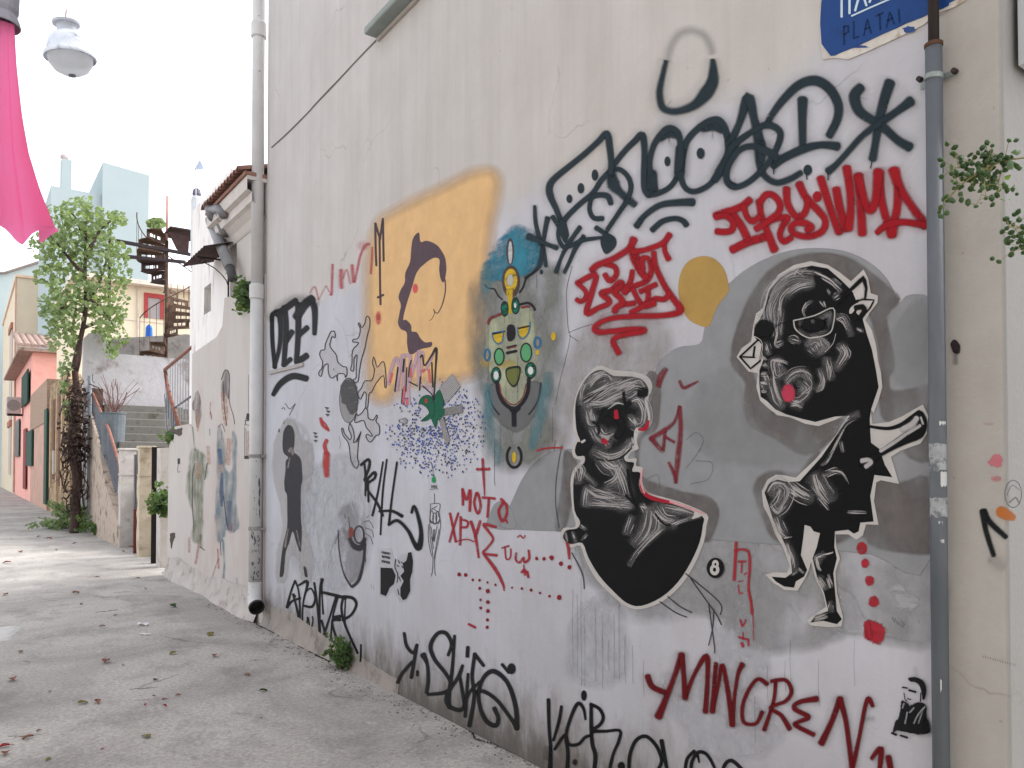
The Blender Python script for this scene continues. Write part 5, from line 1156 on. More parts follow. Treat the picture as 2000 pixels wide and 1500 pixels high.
# the garden wall carrying faded murals
gw = thing('garden_wall', 'faded plaster garden wall left of the drainpipe with two washed out painted figures', 'wall', (.1, 10.5, 0))
P = [(9.0,-.2),(9.0,3.58),(9.38,3.62),(9.46,3.30),(9.72,3.2),(10.93,3.14),(10.95,2.14),(11.15,2.2),(11.95,2.2),(12.0,2.02),(12.3,1.98),(12.34,1.7),(12.4,-.2)]
b = MB(); b.prism([(-.012,y,z) for y, z in P], (.24,0,0)); b.box(-.012,-.001,7.876,9.0,-.2,3.6)
gwall = b.build('wall', mural_w, gw)
b = MB(); V = []; N = 44
for i in range(N+1):
    y = 8.02+4.35*i/N; g = .85+.25*math.sin(y*2.3)+.12*math.sin(y*6.1)
    for (x, z) in ((-.01,.3),(-.02,.2),(-.045,.1),(-.08,.03),(-.1,-.03)): V.append((x*g-.008, y, z*(.6+.4*g)+random.uniform(-.003,.003)))
b.add(V, [(5*i+j, 5*i+j+1, 5*i+j+6, 5*i+j+5) for i in range(N) for j in range(4)])
b.build('footing', M('skirt_pink', C(184,176,170,.92), .92, .12, 5, bd=.004, bs=40, dirt=C(148,136,130), dscale=6), gw, smooth=True)
LAY[0] = .0132
def gfin(a, nm, c, kind, op, lab=None): return a.done(nm, paint(c, kind, op), gw, lab)
a = Art(RW)
a.poly([(150,560),(190,570),(225,600),(240,690),(215,760),(205,900),(210,1000),(200,1100),(170,1120),(150,1080),(160,960),(130,860),(118,780),(135,660)], 14, jit=3)
a.stroke([(200,1080),(205,1150)], 16, .5); a.stroke([(150,420),(165,560)], 9, .5)
gfin(a, 'faded_mural', C(112,124,92), 'wash', .62, 'washed out green clad figure')
a = Art(RW)
a.poly([(310,420),(330,470),(350,600),(340,660),(370,700),(400,660),(400,450),(415,520),(415,700),(410,880),(430,1020),(380,1060),(360,1000),(340,1080),(310,1120),(295,1020),(298,880),(305,760),(305,620)], 12, jit=3)
a.stroke([(335,1110),(345,1250),(335,1360),(300,1420)], (14,10,14,20), .6); a.stroke([(420,1340),(425,1390)], 12, .8, al=.6)
gfin(a, 'faded_mural', C(112,138,150), 'wash', .62, 'washed out blue trousered figure')
a = Art(RW)
a.stroke([(330,700),(328,820),(330,900)], (10,22,10), .5); a.stroke([(315,560),(322,640)], 22, .6); a.stroke([(375,880),(370,1040)], 30, .7, al=.6)
gfin(a, 'faded_mural', C(70,98,138), 'brush', .6)
a = Art(RW)
a.poly([(330,130),(350,72),(375,100),(376,200),(372,250),(350,220),(340,260),(325,220)], 4, jit=2); a.poly([(150,300),(165,230),(180,200),(198,250),(202,350),(180,420),(165,330)], 4, jit=2)
gfin(a, 'faded_mural', C(108,94,98), 'wash', .62, 'grey painted hair of the two figures')
a = Art(RW)
a.poly([(328,200),(350,220),(365,300),(360,400),(345,400),(330,300)], 4); a.poly([(172,320),(186,330),(190,420),(178,440)], 4); a.stroke([(245,540),(252,640)], 20, .6); a.stroke([(185,650),(185,730)], 26, .6); a.stroke([(375,500),(365,640)], 30, .7); a.stroke([(320,650),(325,690)], 18, .7)
gfin(a, 'faded_mural', C(196,146,118), 'dry', .8)
a = Art(RW)
for P_, w_ in (([(260,270),(258,310),(268,360)],7), ([(258,330),(268,372)],9), ([(130,1095),(130,1180)],14), ([(190,1130),(170,1250)],14), ([(305,1165),(310,1280)],12), ([(310,1220),(265,1350)],8), ([(390,1010),(385,1050)],12), ([(495,450),(494,600)],18), ([(548,1390),(552,1440)],8)): a.stroke(P_, w_, .5)
gfin(a, 'faded_mural', C(180,96,88), 'dry', .75, 'red accents of the washed out mural')
a = Art(RW)
for P_, w_ in (([(326,130),(350,72),(376,100),(374,250),(400,350),(408,400)],4), ([(338,140),(345,300),(360,410)],4), ([(310,420),(330,400),(350,450)],3), ([(255,430),(257,470)],3), ([(240,640),(225,740)],4), ([(165,640),(150,720),(150,900),(160,1060)],4), ([(340,840),(360,1000),(372,1040)],5), ([(320,1120),(325,1200)],4), ([(65,620),(60,690),(75,690)],3), ([(195,1150),(225,1170)],5),
              ([(470,420),(470,612)],3), ([(516,420),(512,612)],3), ([(478,430),(480,600)],2), ([(505,430),(503,600)],2), ([(470,410),(490,335),(515,410)],4), ([(470,380),(512,380)],3), ([(493,100),(492,330)],2)): a.stroke(P_, w_, .4)
a.ring(491,392,18,16,3); a.stroke([(475,604),(512,604)], 20, .1); a.stroke([(490,342),(490,370)], 16, .3); a.stroke([(66,615),(66,640)], 14, .4)
gfin(a, 'faded_mural', C(62,56,60), 'flat', .85, 'ink outline and caged bottle drawing on the garden wall')
# dark weed shadow hollow and broken plaster left of it
a = Art(RW)
a.poly([(10,440),(60,430),(90,430),(75,470),(60,470)], 3, jit=4); a.poly([(14,1075),(46,1070),(36,1110),(20,1160)], 2, jit=3)
gfin(a, 'broken_plaster', C(86,72,66), 'flat', .9)

# corrugated awning with scroll bracket, plastic pipes
aw = thing('metal_awning', 'rusty corrugated awning on a scroll bracket over the side door', 'awning', (0, 9.6, 4.1))
b = MB(); Y = [9.0+.06*i for i in range(19)]
V = []
for y in Y:
    for (x, z) in ((.04, 4.22),(-.33,4.1)): V.append((x, y, z + (.014 if (round((y-9)/.06) % 2) else -.004)))
b.add(V, [(2*i,2*i+1,2*i+3,2*i+2) for i in range(len(Y)-1)])
V2 = [(x, y, z-.006) for x, y, z in V]; b.add(V2, [(2*i+1,2*i,2*i+2,2*i+3) for i in range(len(Y)-1)])
b.build('sheet', M('rusty_sheet', C(92,72,68), .75, .25, 18, dirt=C(58,44,44), dscale=9), aw)
ir = M('black_iron', C(52,44,46), .6, .2)
sc_ = []
for i in range(28):
    t_ = i/27; a_ = t_*4.2*math.pi/2; r_ = .045*(1-t_*.75); sc_.append((-.26+r_*math.cos(a_), 9.42, 4.02+r_*math.sin(a_)))
b = MB().tube([(.04,9.42,3.78),(.02,9.42,3.84),(-.03,9.42,3.9)]+[(-.12,9.42,3.97)]+sc_[::-1], .006, 6).tube([(.045,9.42,3.62),(.045,9.42,4.2)], .012, 6).tube([(.04,9.42,4.08),(-.32,9.42,4.07)], .01, 6)
b.build('bracket', ir, aw)
pl = M('grey_plastic', C(150,150,152), .55, .1, 6, dirt=C(110,108,108), dscale=5)
pp = thing('plastic_downpipe', 'grey plastic downpipe with a T joint slanting below the eave', 'drainpipe', tuple(onx(430, 470, -.12)))
def PX_(px, py, x=-.12): return onx(px, py, x)
MB().tube([PX_(411,430), PX_(449,522)], .062, 14).build('pipe_section', pl, pp, smooth=True)
MB().tube([PX_(448,520), PX_(455,545)], .05, 12).build('pipe_section', M('dark_boot', C(88,86,88), .7), pp, smooth=True)
t2 = MB().tube([PX_(407,399,-.2), PX_(416,424,-.2)], .06, 14).tube([PX_(412,410,-.2), PX_(428,408,-.2), PX_(437,420,-.2)], .05, 12).tube([PX_(425,400,-.14), PX_(434,425,-.14)], .062, 14).tube([PX_(420,415,-.1), PX_(441,455,-.1)], .058, 14)
t2.build('tee_joint', M('mid_plastic', C(132,130,132), .55, .15, 6), pp, smooth=True)

# ------------------------------------------------------------------ foliage helpers
def leaves(b, pts, size, spread, n, rng, flat=.3, shape='vine'):
    for _ in range(n):
        p = Vector(rng.choice(pts)) + Vector((rng.gauss(0,1), rng.gauss(0,1), rng.gauss(0,1)))*spread
        leaf(b, p, size*rng.uniform(.6,1.25), rng, flat)
def leaf(b, p, s_, rng, flat=.3, long=1.0):
    nrm = Vector((rng.gauss(0,1)*1.0-.5, rng.gauss(0,1)-.5, rng.gauss(0,1)*flat+.8)).normalized()
    u = nrm.orthogonal().normalized(); u.rotate(Matrix.Rotation(rng.uniform(0,6.28), 3, nrm)); v = nrm.cross(u)
    P = [p-u*s_*.5*long, p-u*s_*.15*long+v*s_*.45-nrm*s_*.06, p+u*s_*.25*long+v*s_*.3-nrm*s_*.1, p+u*s_*.6*long-nrm*s_*.15, p+u*s_*.25*long-v*s_*.3-nrm*s_*.1, p-u*s_*.15*long-v*s_*.45-nrm*s_*.06]
    b.add(P+[p], [(6,0,1),(6,1,2),(6,2,3),(6,3,4),(6,4,5),(6,5,0)])
LG = leaf_mat('vine_leaf', (.085,.125,.06,1), (.24,.30,.15,1)); LD = leaf_mat('dark_leaf', (.035,.075,.03,1), (.09,.15,.06,1)); LY = leaf_mat('olive_leaf', (.13,.17,.05,1), (.22,.26,.1,1))
bark = M('bark', C(84,66,62), .95, .3, 20, bd=.01, bs=50)

# creeping plant on the side wall
rng = random.Random(11)
cr = thing('wall_creeper', 'small leafy creeper hanging out of the side house wall beside the drainpipe', 'plant', tuple(onx(492, 560, -.03)))
b = MB(); b2 = MB()
root = onx(499, 600, -.05)
for k_ in range(9):
    e = onx(rng.uniform(462,496), rng.uniform(535,612), -.03-rng.uniform(.02,.14)); m1 = (root+e)/2+Vector((-.08,0,rng.uniform(0,.1)))
    P = catmull([root, m1, e], 6); b.tube(P, .003, 5)
    for p in P[3:]:
        for _ in range(4): leaf(b2, p+Vector((rng.gauss(0,.03),rng.gauss(0,.03),rng.gauss(0,.03))), rng.uniform(.03,.06), rng, .5, 1.3)
P = catmull([onx(440,535,-.02), onx(452,536,-.06), root], 5); b.tube(P, .003, 5)
b.build('stem', bark, cr); b2.build('foliage', LD, cr)

# ------------------------------------------------------------------ garden stair: gate posts, low wall, rails, steps
GX = .06
postm = M('post_white', C(204,196,190), .9, .1, 6, bd=.006, bs=30, dirt=C(150,132,112), dscale=4.5, dthr=(.55,.72))
def post(px0, px1, ytop, ybase, lab, mm, depth=.22):
    """a post whose broad face looks down the alley"""
    p0 = onx(px0, 900, GX); yf = p0.y; x1 = ony(px1, 900, yf).x; zt = onx(px0, ytop, GX).z
    t_ = thing('gate_post', lab, 'gate post', ((GX+x1)/2, yf+depth/2, 0))
    rows = []; K = 12
    for i in range(K+1):
        z = -.05+(zt+.05)*i/K; j = lambda: rng.uniform(-.012,.012)
        rows.append([(GX+j(),yf+j(),z),(x1+j(),yf+j(),z),(x1,yf+depth,z),(GX+j(),yf+depth,z)])
    V = [p for r_ in rows for p in r_]
    b = MB(); b.add(V, [(4*i+k_, 4*i+(k_+1) % 4, 4*i+4+(k_+1) % 4, 4*i+4+k_) for i in range(K) for k_ in range(4)]+[(4*K,4*K+1,4*K+2,4*K+3)])
    b.build('shaft', mm, t_)
    cpb = MB().box(GX-.02, x1+.02, yf-.02, yf+depth+.02, zt+.001, zt+.05); bevel(cpb.build('cap', mm, t_), .012)
    MB().box(GX-.006, x1+.006, yf-.012, yf+depth, zt-.5, zt-.46).build('moulding', mm, t_)
    return t_
post(235, 267, 880, 1060, 'left white gate post of the stair with cracked plaster', postm)
post(273, 303, 876, 1085, 'right cream gate post of the stair with a small weed', M('post_cream', C(206,192,168), .9, .1, 6, bd=.006, bs=30, dirt=C(160,140,116), dscale=4))
gt = thing('stair_gate', 'narrow grey metal gate leaf standing between the two stair posts', 'gate', (GX+.3, onx(262,950,GX).y, 0))
yg = onx(262,900,GX).y; xg0, xg1 = ony(262,900,yg).x, ony(282,900,yg).x
MB().box(xg0, xg1, yg, yg+.03, .85, 1.85).build('panel', M('gate_grey', C(112,110,114), .6, .2, 9), gt)
MB().box(xg0, xg1, yg-.004, yg+.03, .02, .845).build('panel', M('gate_red', C(104,52,50), .7, .2, 9), gt, label='dark red lower panel')
b = MB()
for i in range(5): b.box(xg0+(xg1-xg0)*(i+.2)/5, xg0+(xg1-xg0)*(i+.45)/5, yg-.012, yg-.002, .9, 1.83)
b.build('bars', M('gate_bar', C(150,150,154), .6, .2), gt)
sw = thing('wall_stub', 'narrow pale wall stub right of the gate posts with a dark board added to darken the gap', 'wall', (GX, 13.0, 0))
yw = onx(314,900,GX).y; xw1 = ony(346,900,yw).x
MB().box(GX, xw1, yw, yw+.3, -.1, onx(318,874,GX).z).build('wall', postm, sw)
yd = onx(297,900,GX).y; xd0, xd1 = ony(297,900,yd).x, ony(322,900,yd).x
MB().box(xd0, xd1, yd, yd+.04, -.1, 1.95).build('shade_sheet', M('gap_shade', C(34,26,26), .9, .3), sw)  # dark sheet standing in for the shaded void behind the gap
# steps climb away from the street behind the gate
stepm = M('old_step', C(126,122,116), .92, .2, 5, bd=.008, bs=40, dirt=C(84,78,66), dscale=5)
stp = thing('stone_stair', 'worn grey concrete steps climbing behind the gate posts', 'stairs', (1.0, 18, 0))
NS = 16; sy0, sy1, sz1 = 14.6, 22.0, 3.2
for i in range(NS):
    y0 = sy0+(sy1-sy0)*i/NS; y1 = sy0+(sy1-sy0)*(i+1)/NS; z1 = sz1*(i+1)/NS
    o = MB().box(.36, 2.2, y0, y1+(.0), max(-.1, z1-.9), z1).build('step', stepm, stp); bevel(o, .018)
MB().box(.36, 3.2, 22.003, 22.5, .2, 3.19).build('landing', stepm, stp)
MB().box(2.203, 3.2, 13.3, 22.0, -.1, 2.0).build('side_block', stepm, stp)
# low sloping wall on the street side with its rail
lw = thing('stair_wall', 'sloping cream parapet wall of the stair rising away from the left gate post', 'wall', (.2, 20, 0))
ys = [onx(x, 900, GX).y for x in (235,222,210,198,187,176,168)]
zs = [onx(x, y, GX).z for x, y in ((235,1030),(222,990),(210,955),(198,900),(187,850),(176,815),(168,790))]
P = [(ys[0],-.2)]+[(y, z+rng.uniform(-.06,.06)) for y, z in zip(ys, zs)]+[(ys[-1],-.2)]
MB().prism([(GX,y,z) for y, z in P], (.2,0,0)).build('wall', M('parapet_cream', C(196,178,162), .92, .14, 4, bd=.01, bs=20, dirt=C(120,104,92), dscale=4, dthr=(.5,.66)), lw)
ru = M('rusty_rail', C(146,98,84), .75, .22, 10, dirt=C(206,176,160), dscale=12, dthr=(.6,.7)); mesh_m = M('blue_grey_bars', C(106,108,116), .7, .2, 10)
rl = thing('stair_railing', 'rusty handrail with grey bars descending to the left gate post', 'railing', (GX, 18, 1.5))
r0, r1, r2 = onx(174,752,GX+.06), onx(213,840,GX+.06), onx(233,905,GX+.06); r3 = onx(236,965,GX+.06)
MB().tube([r0,r1,r2,r3], .032, 8).build('handrail', ru, rl, smooth=True)
b = MB()
for i in range(34):
    f = i/33; p = r0.lerp(r1, f/.62) if f < .62 else r1.lerp(r2, (f-.62)/.38)
    zb = p.z - (.85 if f < .9 else .7); b.tube([(p.x,p.y,zb),(p.x,p.y,p.z)], .016, 5)
b.tube([(r0.x,r0.y,r0.z-.8),(r1.x,r1.y,r1.z-.8),(r2.x,r2.y,r2.z-.7)], .016, 5)
b.build('baluster_panel', mesh_m, rl)
rl2 = thing('stair_railing', 'rusty angled handrail with blue grey bars at the end of the faded garden wall', 'railing', (.05, 12, 2.6))
q0, q1, q2, q3 = onx(420,640,.09), onx(322,722,.09), onx(328,760,.09), onx(352,838,.09)
MB().tube([q0,q1,q2,q3], [.018,.026,.03,.03], 8).build('handrail', ru, rl2, smooth=True)
b = MB()
for i in range(11):
    f = .1+.42*i/10; p = q0.lerp(q1, .42+.58*i/10); b.tube([(p.x+.01,p.y,p.z-.95),(p.x+.01,p.y,p.z)], .006, 5)
b.build('baluster_panel', M('thin_wire', C(150,150,152), .6), rl2)
b = MB()
for i in range(9):
    p = q1.lerp(q3, .15+.85*i/8); b.tube([(p.x+.01,p.y+.05,p.z),(p.x+.02,p.y+.07,p.z-.55+.03*i)], .012, 5)
b.tube([onx(322,770,.1), onx(330,870,.1)], .012, 5); b.tube([onx(342,796,.11), onx(375,773,.11)], .016, 6)
b.build('baluster_panel', mesh_m, rl2)
# potted plant: blue tub with dry twigs
tub = thing('potted_plant', 'weathered blue tub with dry reddish twigs standing on the steps', 'plant', (0, 18.6, 1.0))
tc = ony(221, 850, 19.6); rt = 22/1500*17.7
zb, zt_ = ony(221,868,19.6).z, ony(221,806,19.6).z
MB().lathe([(0,zb-.25),(rt*.84,zb-.25),(rt*.9,zb),(rt*1.0,zt_-.04),(rt*1.06,zt_-.03),(rt*1.06,zt_),(rt*.94,zt_),(rt*.92,zt_-.08),(0,zt_-.08)], (tc.x,tc.y,0), 18).build('tub', M('faded_blue', C(112,118,122), .85, .16, 6, dirt=C(84,106,114), dscale=5), tub)
b = MB()
for k_ in range(38):
    a_ = rng.uniform(0,6.28); e = Vector((tc.x+rng.gauss(0,.28)-.1, tc.y+rng.gauss(0,.2), zt_+rng.uniform(.25,.85))); s0 = Vector((tc.x+rng.gauss(0,.06), tc.y+rng.gauss(0,.06), zt_-.1))
    b.tube(catmull([s0, s0.lerp(e,.5)+Vector((rng.gauss(0,.05),0,.08)), e], 4), .006, 4)
e = ony(248,766,19.6); s0 = Vector((tc.x,tc.y,zt_)); b.tube(catmull([s0, ony(240,788,19.6), e], 5), .012, 5)
b.build('twigs', M('dry_twig', C(128,92,86), .9, .3), tub)

# terrace and white retaining wall behind the stair
terr = MB().box(.6, 14, 22.75, 62, -.2, 4.5); o = terr.build('terrace', M('terrace_grey', C(150,146,142), .9)); o['kind'] = 'structure'
rw = thing('retaining_wall', 'rough white limewashed retaining wall behind the stair, taller at its left end', 'wall', (1.4, 22.6, 0))
roughw = M('rough_limewash', C(196,192,194), .92, .1, 3, bd=.03, bs=5, dirt=C(138,126,120), dscale=1.7, dthr=(.53,.68))
b = MB(); xa, xb = ony(163,700,22.5).x, ony(207,700,22.5).x; xe = 4.2
zA = ony(170,650,22.5).z; zB = ony(205,689,22.5).z; zC = ony(372,703,22.5).z
b.prism([(xa,22.5,-.2),(xa,22.5,zA-.15),(xa+.12,22.5,zA),(xb-.1,22.5,zA+.02),(xb,22.5,zA-.2),(xb,22.5,zB),(xe,22.5,zC),(xe,22.5,-.2)], (0,.24,0))
b.build('wall', roughw, rw)
pw = thing('parapet_wall', 'low weathered grey parapet behind the foot of the spiral stair', 'wall', (2, 24.6, 4.5))
b = MB(); x0_ = ony(205,660,24.5).x; z0_, z1_ = ony(205,662,24.5).z, ony(326,649,24.5).z
b.prism([(x0_,24.5,4.45),(x0_,24.5,z0_),(x0_+2.2,24.5,z1_),(5,24.5,z1_-.2),(5,24.5,4.45)], (0,.18,0))
b.build('wall', M('weathered_grey', C(156,150,146), .92, .16, 4, bd=.01, bs=20, dirt=C(96,90,86), dscale=3), pw)

# ------------------------------------------------------------------ spiral stair
SY = 23.55; pc = ony(324, 690, SY); SXc = pc.x; zb_ = 4.5
rsm = M('rusty_steel', C(112,88,72), .85, .3, 8, dirt=C(70,54,48), dscale=6, dthr=(.45,.65)); rdk = M('dark_rust', C(74,56,54), .85, .3, 8)
spiral = thing('spiral_stair', 'rusty iron spiral stair with pierced risers rising from the terrace', 'staircase', (SXc, SY, zb_))
zt_ = ony(322, 382, SY).z
MB().tube([(SXc,SY,zb_),(SXc,SY,ony(322,470,SY).z)], .05, 10).build('post', rsm, spiral, smooth=True)
MB().tube([(SXc,SY,ony(322,470,SY).z),(SXc,SY,zt_)], .032, 10).build('post', M('pink_rust', C(190,140,130), .8), spiral, smooth=True)
RR_ = .78; NST = 15; ztop = ony(322, 462, SY).z; hstep = (ztop-zb_-.1)/NST; dang = math.radians(27)
A0 = math.radians(200)
for i in range(NST):
    z = zb_+.1+hstep*(i+1); a0 = A0+dang*i; a1 = a0+dang*1.12
    V = []; kk = 4
    for zz_ in (z-.02, z):
        V.append((SXc+.05*math.cos(a0), SY+.05*math.sin(a0), zz_))
        for j in range(kk+1):
            t_ = a0+(a1-a0)*j/kk; V.append((SXc+RR_*math.cos(t_), SY+RR_*math.sin(t_), zz_))
    n_ = kk+2
    b = MB(); b.add(V, [tuple(range(n_))[::-1], tuple(range(n_, 2*n_))]+[(j, (j+1) % n_, n_+(j+1) % n_, n_+j) for j in range(n_)])
    # pierced riser below the front edge
    u = Vector((math.cos(a0), math.sin(a0), 0)); th = Vector((-math.sin(a0), math.cos(a0), 0))*.006
    o_ = Vector((SXc, SY, 0)); zl, zh = z-hstep, z-.02
    def bar(r0, r1, zz0, zz1): b.obox(o_+u*(r0+r1)/2+Vector((0,0,(zz0+zz1)/2)), u*(r1-r0)/2, th, (0,0,(zz1-zz0)/2))
    hh = zh-zl
    bar(.05,.26,zl,zh); bar(.66,RR_,zl,zh); bar(.26,.66,zl,zl+hh*.32); bar(.26,.66,zh-hh*.3,zh); bar(.38,.41,zl+hh*.32,zh-hh*.3); bar(.52,.55,zl+hh*.32,zh-hh*.3)
    b.build('step', rsm if i not in (9,10,11) else rdk, spiral)
rp = []; b = MB()
for i in range(NST*4-9):
    a_ = A0+dang*i/4; z = zb_+.1+hstep*(i/4+1); rp.append((SXc+RR_*math.cos(a_), SY+RR_*math.sin(a_), z+.92))
    if i % 2 == 0 and i < NST*4: b.tube([(rp[-1][0],rp[-1][1],z-.02),rp[-1]], .007, 5)
b.build('baluster_panel', rsm, spiral); MB().tube(rp, .016, 6).build('handrail', rsm, spiral, smooth=True)
MB().obox((SXc+.45, SY-.1, ztop+.12), (.5,0,0), (0,.55,0), (0,0,.02)).build('landing', rdk, spiral)
p0, p1, p2 = ony(328,452,SY-.5), ony(370,460,SY-.5), ony(368,500,SY-.5); p3 = ony(345,487,SY-.5)
MB().prism([p0,p1,p2,p3], (0,.02,0)).build('riser', rdk, spiral)
# pergola beams crossing behind the tree to the side house
pg = thing('pergola_beams', 'two dark steel beams crossing from the vine tree to the side house', 'pergola', tuple(ony(300, 490, 22.9)))
bm_ = M('dark_steel', C(58,46,50), .7, .2)
for (A_, B_) in (((225,470),(382,499)), ((215,498),(362,512))):
    p, q_ = ony(*A_, 22.8), ony(*B_, 22.8); MB().obox((p+q_)/2, (q_-p)/2, (0,.05,0), (0,0,.04)).build('beam', bm_, pg)
p = ony(215,470,22.8); MB().tube([(p.x,p.y+.05,4.6),(p.x,p.y+.05,p.z+.25)], .04, 8).build('post', bm_, pg)
MB().tube([(ony(378,500,22.8).x,22.85,3.0),ony(378,505,22.8)+Vector((0,.05,0))], .04, 8).build('post', bm_, pg)

# ------------------------------------------------------------------ vine tree
rng = random.Random(5)
TY = 24.0
tree = thing('vine_tree', 'leafy green vine tree with a crooked dark trunk in front of the white retaining wall', 'tree', tuple(onx(150, 1000, -.02)))
def T3(x, y, d=0): return ony(x, y, 21.6+d)
trunk = MB()
tp = [onz(152,1003,0)+Vector((0,-.0,-.05)), T3(150,940), T3(140,880), T3(142,820), T3(150,770), T3(146,720), T3(150,690), T3(162,640), T3(168,590), T3(166,530), T3(168,460), T3(166,420)]
tp[0] = Vector((tp[1].x-.05, 21.6, -.05))
trunk.tube(catmull(tp, 5), [.105-.078*i/(5*11) for i in range(5*11+1)], 9)
for P in ([(141,870),(152,850),(157,900),(160,960),(166,1000)], [(146,740),(156,700),(160,660)], [(168,590),(190,560),(205,520),(215,470)], [(167,540),(140,510),(115,480),(90,450)], [(168,500),(195,450),(220,430)], [(166,470),(150,430),(130,405)], [(165,610),(130,600),(105,610)], [(168,580),(195,600),(225,640)], [(163,640),(200,630),(230,650)]):
    q = [T3(x, y, rng.uniform(-.3,.3)) for x, y in P]; c_ = catmull(q, 4); trunk.tube(c_, [.05-.038*i/len(c_) for i in range(len(c_))], 6)
trunk.build('trunk', bark, tree, smooth=True)
crown = MB(); seeds = []
blobs = [(150,405,26,16),(165,395,14,10),(110,420,30,18),(125,445,40,22),(190,430,36,22),(222,428,22,14),(160,455,50,28),(90,480,30,24),(130,500,44,28),(190,490,48,28),(225,500,26,24),(95,540,26,22),(140,555,40,26),(195,550,44,26),(240,535,16,20),(110,590,30,24),(165,595,40,20),(215,590,32,22),(100,610,20,16),(130,625,26,18),(205,625,30,18),(228,610,18,14),(110,640,18,16),(105,660,12,22),(140,650,16,20),(225,660,22,20),(200,640,18,14),(215,680,14,16),(120,600,26,20),(135,680,12,20),(128,720,12,14),(124,756,8,14),(130,800,8,16)]
for (x, y, rx, ry) in blobs:
    n_ = int(rx*ry*.165)+8
    for _ in range(n_):
        a_ = rng.uniform(0,6.28); r_ = math.sqrt(rng.random())
        px, py = x+rx*r_*math.cos(a_)*1.2, y+ry*r_*math.sin(a_)*1.2
        if y > 690: d_ = rng.uniform(-.35,.1)
        else: d_ = rng.gauss(0,.5)
        leaf(crown, T3(px, py, d_), rng.uniform(.06,.16), rng, .7, 1.0)
crown.build('crown', LG, tree)
# tangle of dead creeper round the trunk
b = MB()
for _ in range(240):
    x, y = rng.gauss(148,13), rng.uniform(735,1000)
    p = T3(x, y, rng.uniform(-.4,.2)); q = p+Vector((rng.gauss(0,.09), rng.gauss(0,.08), rng.gauss(-.12,.22)))
    b.tube([p, (p+q)/2+Vector((rng.gauss(0,.06),rng.gauss(0,.06),rng.gauss(0,.05))), q], rng.uniform(.005,.02), 4)
for _ in range(500):
    x, y = rng.gauss(148,13), rng.uniform(760,905)
    leaf(b, T3(x, y, rng.uniform(-.4,.1)), rng.uniform(.05,.13), rng, .8)
b.build('dead_creeper', M('dead_vine', C(74,60,54), .95, .35, 14), tree)

# dark timber doorway wall behind the tree foot
dw = thing('shed_wall', 'dark recessed doorway wall with a pale pipe behind the vine trunk', 'wall', (.15, 22.3, 0))
MB().box(.1, .35, 21.75, 22.48, -.1, 3.6).build('wall', M('dark_plaster', C(92,76,68), .92, .25, 5, bd=.01, bs=20), dw)
p = onx(166,850,.05); MB().tube([(p.x,21.72,.02),(p.x,21.72,3.9)], .05, 10).build('pipe', M('pale_blue_pipe', C(156,164,172), .6, .1), dw)

# ------------------------------------------------------------------ the row of old houses further down the alley
stone = M('rubble_stone', C(176,150,118), .93, .28, 3.5, bd=.05, bs=7, dirt=C(110,88,68), dscale=3.2, dthr=(.5,.62))
sh_ = thing('stone_facade', 'ruined yellow stone facade with tall blocked windows beside the vine trunk', 'ruin', (.2, 28, 0))
def YX(px, X=.12): return onx(px, 900, X).y
ya, yb = YX(137), YX(96); zt = onx(115,740,.12).z
b = MB(); 
prof = [(ya,-.2),(ya,zt-.5),(ya+.8,zt-.1),(ya+2,zt+.1),(ya+3.2,zt-.05),(yb,zt+.05),(yb,-.2)]
b.prism([(.12,y,z) for y, z in prof], (.35,0,0)); b.build('wall', stone, sh_)
b = MB()
for px in (101,113,124,132):
    y = YX(px); b.box(.05,.118,y-.16,y+.16,.9 if px != 113 else .2,zt-.5)
b.build('pilaster', M('dressed_stone', C(196,172,140), .93, .2, 6, bd=.02, bs=14), sh_)
for px, z0, z1 in ((107,1.2,4.0),(119,1.0,4.1)):
    y = YX(px); o = MB().box(.07,.117,y-.42,y+.42,z0,z1).build('window', M('boarded', C(112,76,62), .9, .25, 8), sh_)
p = onx(103,900,.0); MB().box(.0,.05,p.y-.2,p.y+.2,p.z-.45,p.z+.35).build('meter_box', M('meter_grey', C(186,182,176), .7), sh_)
# pink house
pink = M('pink_plaster', C(234,174,162,1.0), .9, .07, 2, bd=.004, bs=30, dirt=C(220,158,146,1.0), dscale=2.5)
ph = thing('pink_house', 'salmon pink house with tiled eave, green shutters and brick lower wall', 'house', (.2, 44, 0))
PXX = .12; yc = YX(62, PXX); yf = YX(28, PXX); ze = onx(62,692,PXX).z
MB().box(PXX, 6, yc, yf, -.2, ze).build('wall', pink, ph)
y95 = YX(95, PXX)
bzt = onx(72,765,PXX).z
MB().box(PXX-.05, 3, y95+.02, yc-.005, -.2, onx(80,832,PXX).z).build('wall', M('patched_pink', C(212,168,152), .92, .14, 1.5, bd=.006, dirt=C(190,166,146), dscale=1.2, dthr=(.48,.6)), ph, label='patched lower front wall')
MB().box(PXX-.08, 3.1, y95, yc-.003, onx(80,832,PXX).z+.004, bzt).build('parapet', M('grey_brick', C(176,150,130), .93, .3, 9, bd=.05, bs=14, dirt=C(206,190,176), dscale=8, dthr=(.6,.7), stretch=(.6,.6,2.4)), ph, label='rough brick parapet')
